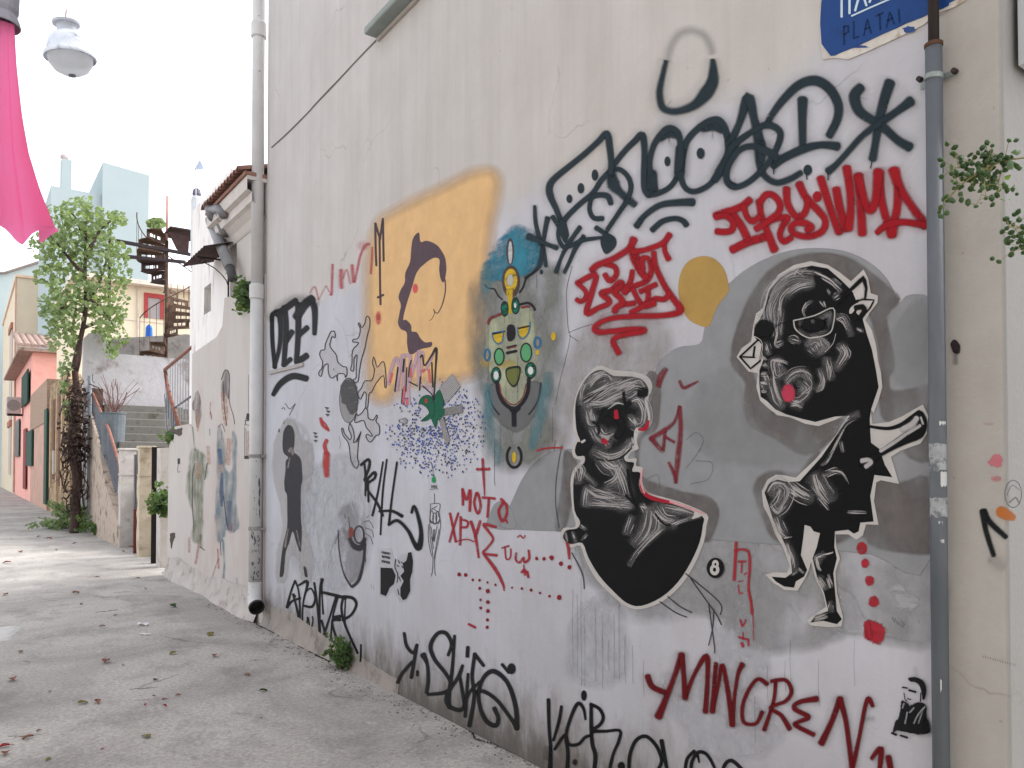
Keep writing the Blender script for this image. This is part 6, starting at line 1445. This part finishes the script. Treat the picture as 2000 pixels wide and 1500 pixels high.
# roof tiles
b = MB(); nT = 22
for i in range(nT):
    x = PXX-.5+i*.28; V = []; kk = 6
    for (y, z) in ((yc-.45, ze+.18),(yc+5, ze+1.5)):
        for j in range(kk+1):
            a_ = math.pi*j/kk; V.append((x+.15*math.cos(a_), y, z+.15*math.sin(a_)))
    b.add(V, [(j, j+1, kk+1+j+1, kk+1+j) for j in range(kk)]+[tuple(range(kk+1))])
b.box(PXX-.6, 6, yc-.4, yf, ze+.003, ze+.14)
b.build('roof', M('pale_tile', C(176,150,138), .92, .2, 6, dirt=C(104,88,78), dscale=5), ph)
gs = M('green_shutter', C(30,74,60), .7, .15)
for (x0, x1, y0, y1) in ((44,56,732,792),(55,66,842,910)):
    zz0, zz1 = onx((x0+x1)/2, y1, PXX-.05).z, onx((x0+x1)/2, y0, PXX-.05).z; yy0, yy1 = YX(x1, PXX-.05), YX(x0, PXX-.05)
    b = MB().box(PXX-.14, PXX-.085, yy0, yy1, zz0, zz1)
    for i in range(18): b.box(PXX-.15, PXX-.141, yy0+.1, yy1-.1, zz0+(zz1-zz0)*(i+.1)/18, zz0+(zz1-zz0)*(i+.7)/18)
    b.build('shutter', gs, ph)
for (x0, x1, y0, y1, mm, nm) in ((47,52,838,955,M('door_red', C(140,66,62), .8),'door'),(30,38,822,892,M('dark_window', C(70,70,68), .5),'window'),(88,93,800,985,gs,'shutter')):
    zz0, zz1 = onx((x0+x1)/2, y1, PXX-.05).z, onx((x0+x1)/2, y0, PXX-.05).z; yy0, yy1 = YX(x1, PXX-.05), YX(x0, PXX-.05)
    MB().box(PXX-.1, PXX-.055, yy0, yy1, max(.02, zz0), zz1).build(nm, mm, ph)
p = onx(62,830,PXX-.1); 
ac = thing('air_conditioner', 'white air conditioner box on the pink house front', 'air conditioner', tuple(onx(30, 782, PXX-.3)))
pc_ = onx(44,782,PXX); zz0, zz1 = onx(36,800,PXX-.4).z, onx(36,766,PXX-.4).z
o = MB().box(PXX-.75, PXX-.12, pc_.y-1.0, pc_.y+.2, zz0, zz1).build('casing', M('ac_white', C(196,184,178), .6, .1, 3), ac); bevel(o, .03)
MB().box(PXX-.7, PXX-.003, pc_.y-.8, pc_.y-.72, zz0-.08, zz0-.003).box(PXX-.7, PXX-.003, pc_.y-.1, pc_.y-.02, zz0-.08, zz0-.003).build('bracket', ir, ac)
MB().lathe([(0,0),(.3,0),(.3,.015),(.0,.02)], (PXX-.45,pc_.y-1.003,(zz0+zz1)/2), 18, (0,-1,0)).build('fan_grille', M('grille_grey', C(150,142,138), .6), ac)
# cream house at the end
cream = M('cream_plaster', C(238,222,196,.8), .9, .05, 1.2, bd=.003)
ch = thing('cream_house', 'tall plain cream house behind the pink one at the left edge', 'house', (.3, 58, 0))
yC = 56.0; zC = onx(22,583,.12).z
MB().box(.12, 7.2, yC, 76, -.2, zC).build('wall', cream, ch)
MB().box(.02, 7.3, yC-.1, 76, zC+.003, zC+.16).build('coping', M('coping_tan', C(214,184,160,1.15), .9), ch)
for y0, y1 in ((676,835),(838,925)):
    z0, z1 = onx(11,y1,.1).z, onx(11,y0+4,.1).z
    MB().box(.06,.117,60.5,63.5,max(.1,z0),z1).build('window', M('pale_shutter', C(206,190,180), .8), ch)
    MB().box(-.02,.117,60.2,63.8,z1+.01,z1+.4).build('lintel', M('lintel_red', C(178,120,104), .85), ch)
MB().tube([(.05,yC-.02,.1),(.05,yC-.02,zC)], .05, 6).build('drainpipe', M('tan_pipe', C(206,170,150), .8), ch)
# far house with the red framed window
fh = thing('far_house', 'sunny cream house with a red framed window behind the spiral stair', 'house', (2.5, 31, 4.5))
FY = 31.0
x0_, x1_ = ony(150,600,FY).x, ony(372,600,FY).x; zt_ = ony(240,556,FY).z
MB().box(x0_, x1_+1.5, FY, FY+7, 4.3, zt_).build('wall', M('far_cream', C(242,226,198,.85), .9, .05, 2), fh)
MB().box(x0_-.2, x1_+1.7, FY-.5, FY+7.1, zt_+.003, zt_+.16).build('roof', M('far_slab', C(206,192,178,1.15), .9), fh)
MB().box(x0_, x1_+1.5, FY-.03, FY-.002, ony(240,622,FY).z-.04, ony(240,622,FY).z).build('string_course', M('far_trim', C(206,190,176,1.15), .9), fh)
wz0, wz1 = ony(300,622,FY).z, ony(300,574,FY).z; wx0, wx1 = ony(281,600,FY).x, ony(320,600,FY).x
rf_ = M('red_frame', C(186,76,74), .7, .08)
wn = MB().box(wx0,wx0+.13,FY-.07,FY-.002,wz0,wz1).box(wx1-.13,wx1,FY-.07,FY-.002,wz0,wz1).box(wx0+.13,wx1-.13,FY-.07,FY-.002,wz1-.16,wz1).build('window', rf_, fh)
MB().box(wx0+.13,wx1-.13,FY-.03,FY-.002,wz0,wz1-.16).build('pane', M('curtain_grey', C(176,166,164), .5, .06), wn)
MB().tube([(ony(270,560,FY).x,FY-.06,5.6),(ony(270,560,FY).x,FY-.06,zt_)], .04, 6).build('drainpipe', M('far_pipe', C(228,214,200), .8), fh)
blue = thing('water_barrel', 'bright blue plastic barrel on the terrace left of the spiral stair', 'barrel', tuple(ony(291, 652, 26)))
pb = ony(291,658,26.0); hb = ony(291,636,26).z-pb.z; pb.z = 4.5
hb2 = ony(291,636,26).z-4.5
MB().lathe([(0,0),(.1,0),(.11,.03),(.105,hb2*.3),(.112,hb2*.33),(.105,hb2*.36),(.105,hb2*.7),(.112,hb2*.73),(.1,hb2*.95),(.07,hb2),(0,hb2)], pb, 16).build('drum', M('barrel_blue', C(40,112,206), .5), blue)
MB().lathe([(0,hb2),(.035,hb2),(.035,hb2+.03),(0,hb2+.03)], pb, 10).build('lid', M('barrel_cap', C(24,70,150), .5), blue)
# pale apartment blocks
apt = M('pale_apartment', C(210,226,228,.60), .9, .03, .6)
ab = thing('apartment_block', 'tall pale blue grey apartment block rising behind the vine tree', 'building', (4, 46, 0))
AY = 46.0
xL, xM, xR = ony(100,400,AY).x, ony(200,400,AY).x, ony(291,400,AY).x
zM, zL = ony(218,320,AY).z, ony(150,368,AY).z
def blk(x0, x1, z1, y0=AY, y1=AY+9, tilt=0): 
    return MB().prism([(x0,y0,4.0),(x0,y0,z1),(x1,y0,z1-tilt),(x1,y0,4.0)], (0,y1-y0,0))
blk(xM, xR, zM, tilt=.2).build('wall', apt, ab)
blk(xL, xM-.004, zL, AY+.3, AY+8).build('wall', apt, ab)
MB().box(xM-.004, xR, AY+9.0, AY+9.4, 4, zM-1).build('wall', apt, ab)
xq0, xq1 = ony(122,330,AY).x, ony(142,330,AY).x
MB().box(xq0, xq1, AY+.4, AY+1.2, zL-.5, ony(132,306,AY).z).build('chimney', apt, ab)
pz = ony(129,306,AY); MB().lathe([(0,.42),(.12,.4),(.2,.28),(.2,.18),(.12,.06),(.09,0)], (pz.x,AY+.8,pz.z), 14).build('vent_cowl', M('cowl_pink', C(206,186,190), .6), ab)
lo = thing('apartment_block', 'lower pale block with a sloping roof line behind the cream house', 'building', (0, 80, 0))
LYY = 80.0
xa, xb = ony(-160,600,LYY).x, ony(180,600,LYY).x
P = [(xa,LYY,-.1),(xa,LYY,ony(0,536,LYY).z-1),(ony(10,534,LYY).x,LYY,ony(10,534,LYY).z),(ony(85,510,LYY).x,LYY,ony(85,510,LYY).z),(xb,LYY,ony(85,500,LYY).z),(xb,LYY,-.1)]
MB().prism(P, (0,8,0)).build('wall', apt, lo)
P2 = [ (x, LYY-.2, z+.02) for x, _, z in P[1:5]]
b = MB()
for i in range(3): b.tube([P2[i], P2[i+1]], .12, 6)
b.build('roof_edge', M('roof_edge_grey', C(140,130,128), .9), lo)
# rooftop things on the side house block
tk = thing('water_tank', 'small pale rooftop tank with a grey dome above the side house', 'tank', tuple(onx(383, 385, 1.0)))
pt = ony(384, 420, 14.5); rt = 11/1500*13.5
gz = 5.17
MB().box(pt.x-rt*.3, pt.x+rt*.3, 14.2, 14.8, -.2, gz).build('support', white, tk)
MB().lathe([(rt*.2,gz),(rt,gz+.02),(rt,pt.z+.28),(rt*.8,pt.z+.33)], (pt.x,14.5,0), 16).build('drum', M('tank_pale', C(214,220,222), .7), tk)
MB().lathe([(rt*.7,pt.z+.33),(rt*.8,pt.z+.38),(rt*.6,pt.z+.46),(0,pt.z+.5)], (pt.x,14.5,0), 14).build('dome', M('tank_dome', C(110,106,122), .6), tk)
rc_ = thing('roof_ornament', 'small blue white weather vane on a thin mast above the roofs', 'weather vane', tuple(ony(385, 330, 12)))
pm_ = ony(383,340,12.0)
MB().tube([(pm_.x,12,4.0),(pm_.x,12,pm_.z+.14)], .006, 6).build('mast', M('mast_pale', C(222,216,220), .6), rc_)
MB().prism([ony(379,332,12),ony(390,312,12),ony(396,322,12),ony(398,330,12)], (0,.01,0)).build('vane', M('vane_blue', C(176,190,214), .6), rc_)
# far tree tuft beyond the spiral stair
ft = thing('far_tree', 'small round green treetop seen through the spiral stair rail', 'tree', (3, 38.5, 4.5))
b = MB()
for _ in range(240):
    a_ = rng.uniform(0,6.28); r_ = math.sqrt(rng.random()); leaf(b, ony(305+17*r_*math.cos(a_), 437+11*r_*math.sin(a_), 40.5+rng.gauss(0,.3)), rng.uniform(.12,.26), rng, .6)
b.build('crown', LG, ft); pz = ony(305,440,40.5); MB().tube([(pz.x,40.5,4.4),(pz.x,40.5,pz.z)], .05, 6).build('trunk', bark, ft)

# ------------------------------------------------------------------ lamp over the alley
LD_ = 7.4
lamp = thing('street_lamp', 'grey bell shaped street lamp hanging over the alley from a thin wire', 'street lamp', tuple(ond(137, 70, LD_)))
lc = ond(137, 112, LD_); ax = (ond(133,70,LD_)-ond(139,114,LD_)).normalized(); ax = (ax+Vector((.0,-.10,0))).normalized()
u_ = 1/1500*LD_
lg = M('lamp_enamel', C(206,210,218,1.1), .45, .1, 12, dirt=C(132,134,146), dscale=9)
MB().lathe([(46*u_,-3*u_),(47*u_,0),(45*u_,5*u_),(40*u_,9*u_),(38*u_,22*u_),(33*u_,34*u_),(25*u_,42*u_),(19*u_,46*u_)], lc, 28, ax).build('lamp_shade', lg, lamp, smooth=True)
MB().lathe([(19*u_,46*u_),(17*u_,54*u_),(18*u_,60*u_),(24*u_,61*u_),(25*u_,65*u_),(16*u_,69*u_),(4*u_,71*u_),(0,71*u_)], lc, 20, ax).build('lamp_cap', M('lamp_cap_grey', C(186,190,198,1.0), .5, .1), lamp)
gl, t, p, o_ = base('milk_glass', .15); p.inputs['Base Color'].default_value = (.9,.91,.92,1); p.inputs['Transmission Weight'].default_value = .45; p.inputs['IOR'].default_value = 1.02
tr = t.nodes.new('ShaderNodeBsdfTranslucent'); tr.inputs[0].default_value = (.95,.96,.97,1); mx = t.nodes.new('ShaderNodeMixShader'); mx.inputs[0].default_value = .7
t.links.new(p.outputs[0], mx.inputs[1]); t.links.new(tr.outputs[0], mx.inputs[2]); t.links.new(mx.outputs[0], o_.inputs[0])
MB().lathe([(40*u_,-2*u_),(38*u_,-12*u_),(30*u_,-24*u_),(16*u_,-32*u_),(6*u_,-34*u_)], lc, 24, ax).build('glass_bowl', gl, lamp, smooth=True)
MB().lathe([(7*u_,-33*u_),(7*u_,-36*u_),(0,-37*u_)], lc, 10, ax).build('bowl_knob', M('knob_grey', C(128,128,136), .6), lamp)
hk = lc+ax*71*u_
MB().tube([hk, hk+Vector((0,0,8*u_)), hk+Vector((.006,0,20*u_))], .008, 6).build('hook', M('hook_pink', C(206,176,172), .6), lamp)
wr = thing('span_wire', 'thin pale wire the hanging lamp is slung from, running to the house wall', 'wire', tuple(hk))
top = hk+Vector((.006,0,20*u_))
b = MB().tube([top, (0, Y1-1.2, 8.0)], .0016, 4).tube([top, (top.x-3.6, top.y, 8.0)], .0016, 4); b.build('strand', M('pale_wire', C(235,232,232), .5), wr)
pn = (top.x-3.6, top.y)
po = thing('utility_pole', 'plain timber pole holding the lamp wire beyond the left edge', 'pole', (pn[0], pn[1], 0))
MB().tube([(pn[0],pn[1],-.2),(pn[0],pn[1],8.1)], .11, 10).build('shaft', bark, po)

# ------------------------------------------------------------------ folded pink parasol at the left edge
PD = 3.3
par = thing('folded_parasol', 'bright pink folded parasol with loose canvas at the upper left edge', 'parasol', tuple(ond(-12, 300, PD)))
um = 1/1500*PD
pk, t, p, o_ = base('pink_canvas', .8)
t.links.new(mixc(t, ramp(t, noise(t, 5, 3), .3, .7), C(255,114,160,1.3), C(255,136,184,1.3)), p.inputs['Base Color'])
tr = t.nodes.new('ShaderNodeBsdfTranslucent'); tr.inputs[0].default_value = (1, .22, .44, 1)
mx = t.nodes.new('ShaderNodeMixShader'); mx.inputs[0].default_value = .78
t.links.new(p.outputs[0], mx.inputs[1]); t.links.new(tr.outputs[0], mx.inputs[2]); t.links.new(mx.outputs[0], o_.inputs[0])
bump(t, p, noise(t, 400, 2), .0006, .4)
axp = [(48,-4,32),(130,-4,36),(220,-5,46),(300,-5,58),(370,-5,76),(430,-5,95),(462,-5,106)]
right = Vector((math.cos(YAW), -math.sin(YAW), 0)); fwd = Vector((math.sin(YAW), math.cos(YAW), 0))
rows = []; nA = 72; nR = 26
for i in range(nR+1):
    f = i/nR*(len(axp)-1); j = min(int(f), len(axp)-2); s_ = f-j
    s2 = s_*s_*(3-2*s_)
    py = axp[j][0]*(1-s_)+axp[j+1][0]*s_; cx = axp[j][1]*(1-s_)+axp[j+1][1]*s_; rr_ = axp[j][2]*(1-s_)+axp[j+1][2]*s_
    c_ = ond(cx, py, PD)
    row = []
    for k_ in range(nA):
        a_ = 2*math.pi*k_/nA; fo = 1+(.05+.15*i/nR)*math.sin(6*a_+1.1+.5*i/nR)+.06*math.sin(11*a_+2)*(i/nR)+.03*math.sin(17*a_+i*.1)
        zz_ = 0
        if i == nR: zz_ = .035*math.sin(5*a_+2.2)+.02*math.sin(2*a_)
        elif i == nR-1: zz_ = .018*math.sin(5*a_+2.2)
        row.append(c_+(right*math.cos(a_)+fwd*math.sin(a_)*.5)*rr_*um*fo*.9+Vector((0,0,zz_)))
    rows.append(row)
b = MB(); b.add([p for r_ in rows for p in r_], [(i*nA+k_, i*nA+(k_+1) % nA, (i+1)*nA+(k_+1) % nA, (i+1)*nA+k_) for i in range(nR) for k_ in range(nA) if not 20 < k_*360/nA < 160])
b.build('canopy', pk, par, smooth=True)
ct = ond(-2, 50, PD)
MB().lathe([(36*um,0),(37*um,.004),(34*um,.03),(30*um,.05),(33*um,.07),(34*um,.14),(36*um,.16),(0,.17)], ct, 20).build('hub', M('hub_grey', C(150,148,156), .5, .1, 14), par, smooth=False)
pb_ = ond(-40, 200, PD)
MB().tube([(pb_.x,pb_.y,0),(pb_.x,pb_.y,ct.z+.3)], .018, 10).build('pole', M('pole_grey', C(170,168,172), .5), par)
MB().tube([(pb_.x,pb_.y,ct.z+.3),ct+Vector((0,0,.28)),ct+Vector((0,0,.15))], .014, 8).build('arm', M('pole_grey', C(170,168,172)), par)
MB().lathe([(0,0),(.26,0),(.26,.05),(.2,.07),(.04,.08),(.03,.3),(0,.3)], (pb_.x,pb_.y,0), 20).build('base', M('base_concrete', C(150,146,142), .9), par)

# ------------------------------------------------------------------ shrub branches at the right edge
sb_ = thing('shrub_branch', 'green berried shrub reaching in at the right edge in front of the cream strip', 'shrub', tuple(onz(2300, 1500, 0)))
rng = random.Random(21); BD = 1.95
st_b, bd_, lf_ = MB(), MB(), MB()
tr0 = ond(2150, 320, BD); 
st_b.tube([(tr0.x,tr0.y,0),(tr0.x+.02,tr0.y,.8),tr0], [.012,.01,.006], 7)
def bud(p):
    r_ = rng.uniform(.0045,.0075); ax_ = Vector((rng.gauss(0,1),rng.gauss(0,1),rng.gauss(0,1)-.4)).normalized()
    bd_.lathe([(0,-r_*1.3),(r_*.7,-r_*.7),(r_,0),(r_*.75,r_*.8),(0,r_*1.5)], p, 7, ax_)
def twig(pts, w0):
    P = catmull([ond(x, y, BD+d) for x, y, d in pts], 6); st_b.tube(P, [w0*(1-.7*i/len(P)) for i in range(len(P))], 5)
    for i in range(2, len(P)):
        for _ in range(rng.choice((0,1,1,2))):
            e = P[i]+Vector((rng.gauss(0,.016),rng.gauss(0,.016),rng.gauss(0,.022))); st_b.tube([P[i], e], .0008, 4); bud(e)
            if rng.random() < .6: bud(e+Vector((rng.gauss(0,.007),rng.gauss(0,.007),rng.gauss(0,.007))))
twig([(2150,320,0),(2060,305,0),(1985,310,0),(1940,322,0),(1900,345,0),(1865,372,0),(1843,395,0)], .0028)
twig([(1985,310,0),(1950,306,.02),(1910,318,.03),(1880,326,.03),(1860,330,.03)], .0014)
twig([(1940,322,0),(1925,350,-.02),(1915,385,-.02),(1905,402,-.02)], .0012)
twig([(1970,312,0),(1955,340,.02),(1950,365,.02)], .0012)
twig([(1920,335,0),(1895,345,.02),(1875,352,.03)], .0012)
twig([(1960,312,0),(1935,298,.01),(1910,302,.02)], .001)
twig([(2150,320,0),(2070,400,0),(2020,430,0),(1992,442,0),(1970,442,0)], .002)
twig([(2070,440,0),(2020,470,.0),(1995,485,0),(1972,493,0)], .0016)
twig([(2020,432,0),(1995,460,.01),(1990,472,.01)], .001)
st_b.tube([ond(2150,320,BD), ond(2070,440,BD)], .002, 5)
for _ in range(26):
    leaf(lf_, ond(rng.uniform(1850,1990), rng.uniform(300,400), BD+.02), rng.uniform(.008,.016), rng, .8, 1.2)
leaf(lf_, ond(1975,322,BD-.02), .03, rng, .5); leaf(lf_, ond(1985,296,BD-.02), .026, rng, .5)
st_b.build('stem', M('green_stem', C(140,134,84), .8, .2), sb_); bd_.build('berries', LD, sb_, smooth=True); lf_.build('foliage', LD, sb_)

# ------------------------------------------------------------------ weeds, leaves and litter on the ground
rng = random.Random(33)
def weed(name, lab, c, n, h, spread, m, size, cat='weed', up=1):
    t_ = thing(name, lab, cat, tuple(c)); b, s_ = MB(), MB(); c = Vector(c)
    for _ in range(n):
        e = c+Vector((rng.gauss(0,spread), rng.gauss(0,spread*1.6), h*rng.uniform(.25,1)**1.3*up)); P = catmull([c+Vector((rng.gauss(0,.02),rng.gauss(0,.03),0)), c.lerp(e,.5)+Vector((rng.gauss(0,.02),rng.gauss(0,.02),h*.12)), e], 4)
        s_.tube(P, .0025, 4)
        for p in P[2:]:
            for _ in range(3): leaf(b, p+Vector((rng.gauss(0,size*.6),rng.gauss(0,size*.6),rng.gauss(0,size*.5))), size*rng.uniform(.6,1.3), rng, .6, 1.3)
    s_.build('stem', bark, t_); b.build('foliage', m, t_); return t_
p = onz(683,1306,0); weed('weed_tuft', 'dark green weed tuft growing at the wall foot under the thin SPENZER tag', (-.05,p.y,0), 30, .3, .05, LD, .028)
p = onz(150,1035,0); t1 = weed('weed_clump', 'bright green weeds sprawling on the alley below the vine trunk', (p.x,p.y,0), 60, .75, .3, LG, .1)
p = onz(118,1032,0); weed('weed_clump', 'low flat weed patch left of the bright weeds by the vine trunk', (p.x,p.y,0), 24, .22, .25, LG, .08)
p = onz(196,1045,0); weed('weed_clump', 'dark low weed at the foot of the stair parapet', (p.x,p.y,0), 30, .4, .22, LD, .08)
p = onx(318,965,.0); weed('weed_clump', 'dark weed growing from the gap beside the right gate post', (.03,p.y,p.z-.35), 26, .55, .1, LD, .06)
p = onx(336,860,.02); weed('weed_clump', 'small grey green weed on top of the wall stub by the railing', (.1,p.y,p.z-.08), 20, .3, .12, LD, .05)
dry = M('dry_leaf', C(150,104,84), .85, .3, 60, dirt=C(104,58,44), dscale=40); ol = M('olive_dry_leaf', C(122,112,52), .8, .3, 60); gr_ = M('fallen_green', C(56,78,40), .8, .3, 60); rd_ = M('red_petal', C(150,44,48), .8, .2)
def curled(s_, m, name):
    """a curled fallen leaf, a small bent blade with its stalk"""
    b = MB(); V = []; n = 7
    cu = rng.uniform(.3,.7)
    for i in range(n):
        f = i/(n-1); w_ = math.sin(math.pi*min(1,.08+f*.92))*.42*s_; x = (f-.5)*s_*1.2
        for k_, q in enumerate((-1,-.5,0,.5,1)):
            V.append((x, q*w_, .004+cu*s_*.55*(q*q)*.6+.12*s_*math.sin(f*3)+rng.uniform(0,.03)*s_))
    b.add(V, [(5*i+j, 5*i+j+1, 5*i+j+6, 5*i+j+5) for i in range(n-1) for j in range(4)])
    b.tube([(-.6*s_,0,.006),(-.85*s_,.05*s_,.004),(-1.05*s_,.12*s_,.004)], .03*s_, 4)
    o = b.build(name, m, smooth=True); md = o.modifiers.new('thickness', 'SOLIDIFY'); md.thickness = .0015; return o
protos = {'dry': curled(.05, dry, 'dry_leaf'), 'olive': curled(.05, ol, 'fallen_leaf'), 'green': curled(.05, gr_, 'fallen_leaf'), 'red': curled(.05, rd_, 'fallen_petal')}
used = set()
LAB = {'dry': ('small dry brown leaf lying curled on the concrete alley', 'leaf', 'dry brown leaves scattered on the alley'), 'olive': ('yellowish olive leaf lying curled on the concrete alley', 'leaf', 'yellowish leaves scattered on the alley'), 'green': ('dark green fallen leaf lying on the concrete alley', 'leaf', 'green fallen leaves on the alley'), 'red': ('tiny red petal lying on the concrete alley', 'petal', 'red petals on the alley')}
items = [(207,1295,9,'dry'),(160,1375,8,'olive'),(190,1373,7,'dry'),(338,1278,7,'olive'),(303,1330,5,'green'),(514,1351,6,'green'),(286,1441,9,'olive'),(411,1241,8,'olive'),(483,1320,5,'dry'),(420,1283,7,'dry'),(148,1160,6,'dry'),(338,1186,7,'green'),(55,1443,7,'dry'),(95,1484,5,'olive'),(25,1330,8,'dry'),(321,1367,4,'red'),(321,1379,4,'red'),(348,1359,4,'dry'),(284,1377,3,'red'),(14,1100,5,'red'),(40,1275,5,'dry'),(40,1080,5,'dry'),(96,1053,4,'dry'),(200,1224,4,'dry'),(8,1460,7,'red'),(10,1475,8,'dry'),(97,1352,3,'dry'),(160,1181,4,'dry'),(300,1360,2.5,'dry'),(360,1137,5,'dry'),(240,1300,3,'dry'),(510,1403,3,'olive'),(284,1151,4,'dry'),(12,1163,5,'dry'),(76,1049,3,'dry'),(500,1290,3,'olive'),(200,1464,2.5,'red'),(75,1428,3,'dry'),(225,1203,3,'dry'),(190,1128,3,'dry'),(320,1120,3,'dry'),(110,1075,3,'dry'),(146,1062,3,'dry'),(270,1130,3,'dry'),(256,1070,5,'dry'),(280,1085,5,'dry'),(240,1078,4,'dry')]
for (x, y, s_, kd) in items:
    pr = protos[kd]; o = pr if kd not in used else pr.copy()
    if kd in used: COL.objects.link(o)
    used.add(kd)
    p = onz(x, y, 0); d_ = (p-CO).length
    o.location = (p.x, p.y, .001); k_ = s_*2/1500*d_/.055; o.scale = (k_,k_,k_); o.rotation_euler = (rng.uniform(-.2,.2), rng.uniform(-.2,.2), rng.uniform(0,6.28))
    l = LAB[kd]; tag(o, *l)
tw = None
for (x, y, L) in ((222,1158,.32),(298,1170,.2),(186,1197,.4),(254,1347,.3),(170,1128,.26),(90,1174,.2),(262,1368,.16),(500,1349,.12),(450,1394,.1),(45,1290,.2),(16,1439,.24),(40,1440,.2)):
    if tw is None:
        pts = [(0,0,.006),(.25,.04,.02),(.55,-.03,.012),(1,.05,.008)]; b = MB().tube(catmull([Vector(p) for p in pts], 4), .008, 5).tube([(.55,-.03,.012),(.75,.2,.03)], .006, 5).tube([(.25,.04,.02),(.4,-.16,.01)], .005, 5)
        tw = o = b.build('dry_twig', M('dry_twig_brown', C(112,90,78), .9, .2))
    else: o = tw.copy(); COL.objects.link(o)
    tag(o, 'thin dry twig lying on the concrete alley', 'twig', 'dry twigs scattered on the alley')
    p = onz(x, y, 0); o.location = (p.x, p.y, 0); o.scale = (L*.6,L*.6,L*.6); o.rotation_euler = (0,0,rng.uniform(-1,.6)-.3)
pm = M('litter_white', C(240,240,242), .6, .04)
for i, (x, y, lab) in enumerate(((278,1222,'crumpled white paper scrap on the alley, farther of the two'), (282,1240,'flat white paper strip on the alley, nearer of the two'))):
    p = onz(x, y, 0); V = []; b = MB()
    for a_ in range(5):
        for c_ in range(3): V.append((p.x+(a_-2)*.022*(1 if i == 0 else 1.0)+c_*.008, p.y-(a_-2)*.02+(c_-1)*.03*(1-.4*i), .006+(.022*abs(math.sin(a_*2.1+c_)) if i == 0 else .006*(a_ % 2))))
    b.add(V, [(3*a_+c_, 3*a_+c_+1, 3*a_+c_+4, 3*a_+c_+3) for a_ in range(4) for c_ in range(2)])
    o = b.build('paper_scrap', pm); o.modifiers.new('thickness', 'SOLIDIFY').thickness = .001; tag(o, lab, 'litter', 'white paper scraps')
# raised cement patch at the left edge
b = MB(); c_ = onz(18,1236,0); V = [(c_.x,c_.y,.03)]; n = 26
for ring_r, z in ((.55,.032),(.8,.022),(1,-.004)):
    for i in range(n):
        a_ = 2*math.pi*i/n; q = ring_r*(1+.12*math.sin(3*a_)+rng.uniform(-.05,.05)); V.append((c_.x+.17*q*math.cos(a_)-.05, c_.y+.36*q*math.sin(a_), z))
b.add(V, [(0,1+i,1+(i+1) % n) for i in range(n)]+[(1+r_*n+i, 1+(r_+1)*n+i, 1+(r_+1)*n+(i+1) % n, 1+r_*n+(i+1) % n) for r_ in range(2) for i in range(n)])
o = b.build('cement_patch', M('fresh_cement', C(206,202,198), .9, .12, 9, bd=.006)); o['kind'] = 'structure'

# ------------------------------------------------------------------ unseen house across the alley, added to shade the near wall
op = thing('added_opposite_house', 'unseen plain pale house added across the alley to shade the mural wall', 'house', (-7, -1, 0))
MB().box(-11, -5.2, -8, 4.6, -.2, 6.6).build('wall', M('opposite_plaster', C(196,190,182,1.0), .9, .1, 2), op)
MB().box(-11.2, -5.0, -8.2, 4.8, 6.603, 6.8).build('roof', M('opposite_roof', C(170,150,140), .9), op)
for y in (-5.5, -2.2, 1.4):
    f_ = MB().box(-5.197, -5.14, y-.5, y+.5, 1.2, 2.7).build('window', gs, op); MB().box(-5.139, -5.1, y-.56, y+.56, 1.12, 1.19).build('sill', _mats['sill_mould'], f_)
rng = random.Random(77)
b = MB()
for _ in range(900):
    y = rng.uniform(1.5, 9.5); x = -abs(rng.gauss(0,.09))-.01-(.06 if y > 5 else 0); r_ = rng.uniform(.002,.009)*(1.4 if rng.random() < .1 else 1)
    P = [(x+r_*rng.uniform(.6,1.3)*math.cos(k_*1.57+.4), y+r_*rng.uniform(.6,1.3)*math.sin(k_*1.57+.4), .001) for k_ in range(4)]
    b.add(P+[(x+rng.uniform(-.3,.3)*r_, y, .001+r_*rng.uniform(.5,1.1))], [(0,1,4),(1,2,4),(2,3,4),(3,0,4)])
o = b.build('grit', M('grit_grey', C(120,112,102), .95, .4, 60)); o['kind'] = 'stuff'; o['label'] = 'loose grit along the foot of the mural wall'
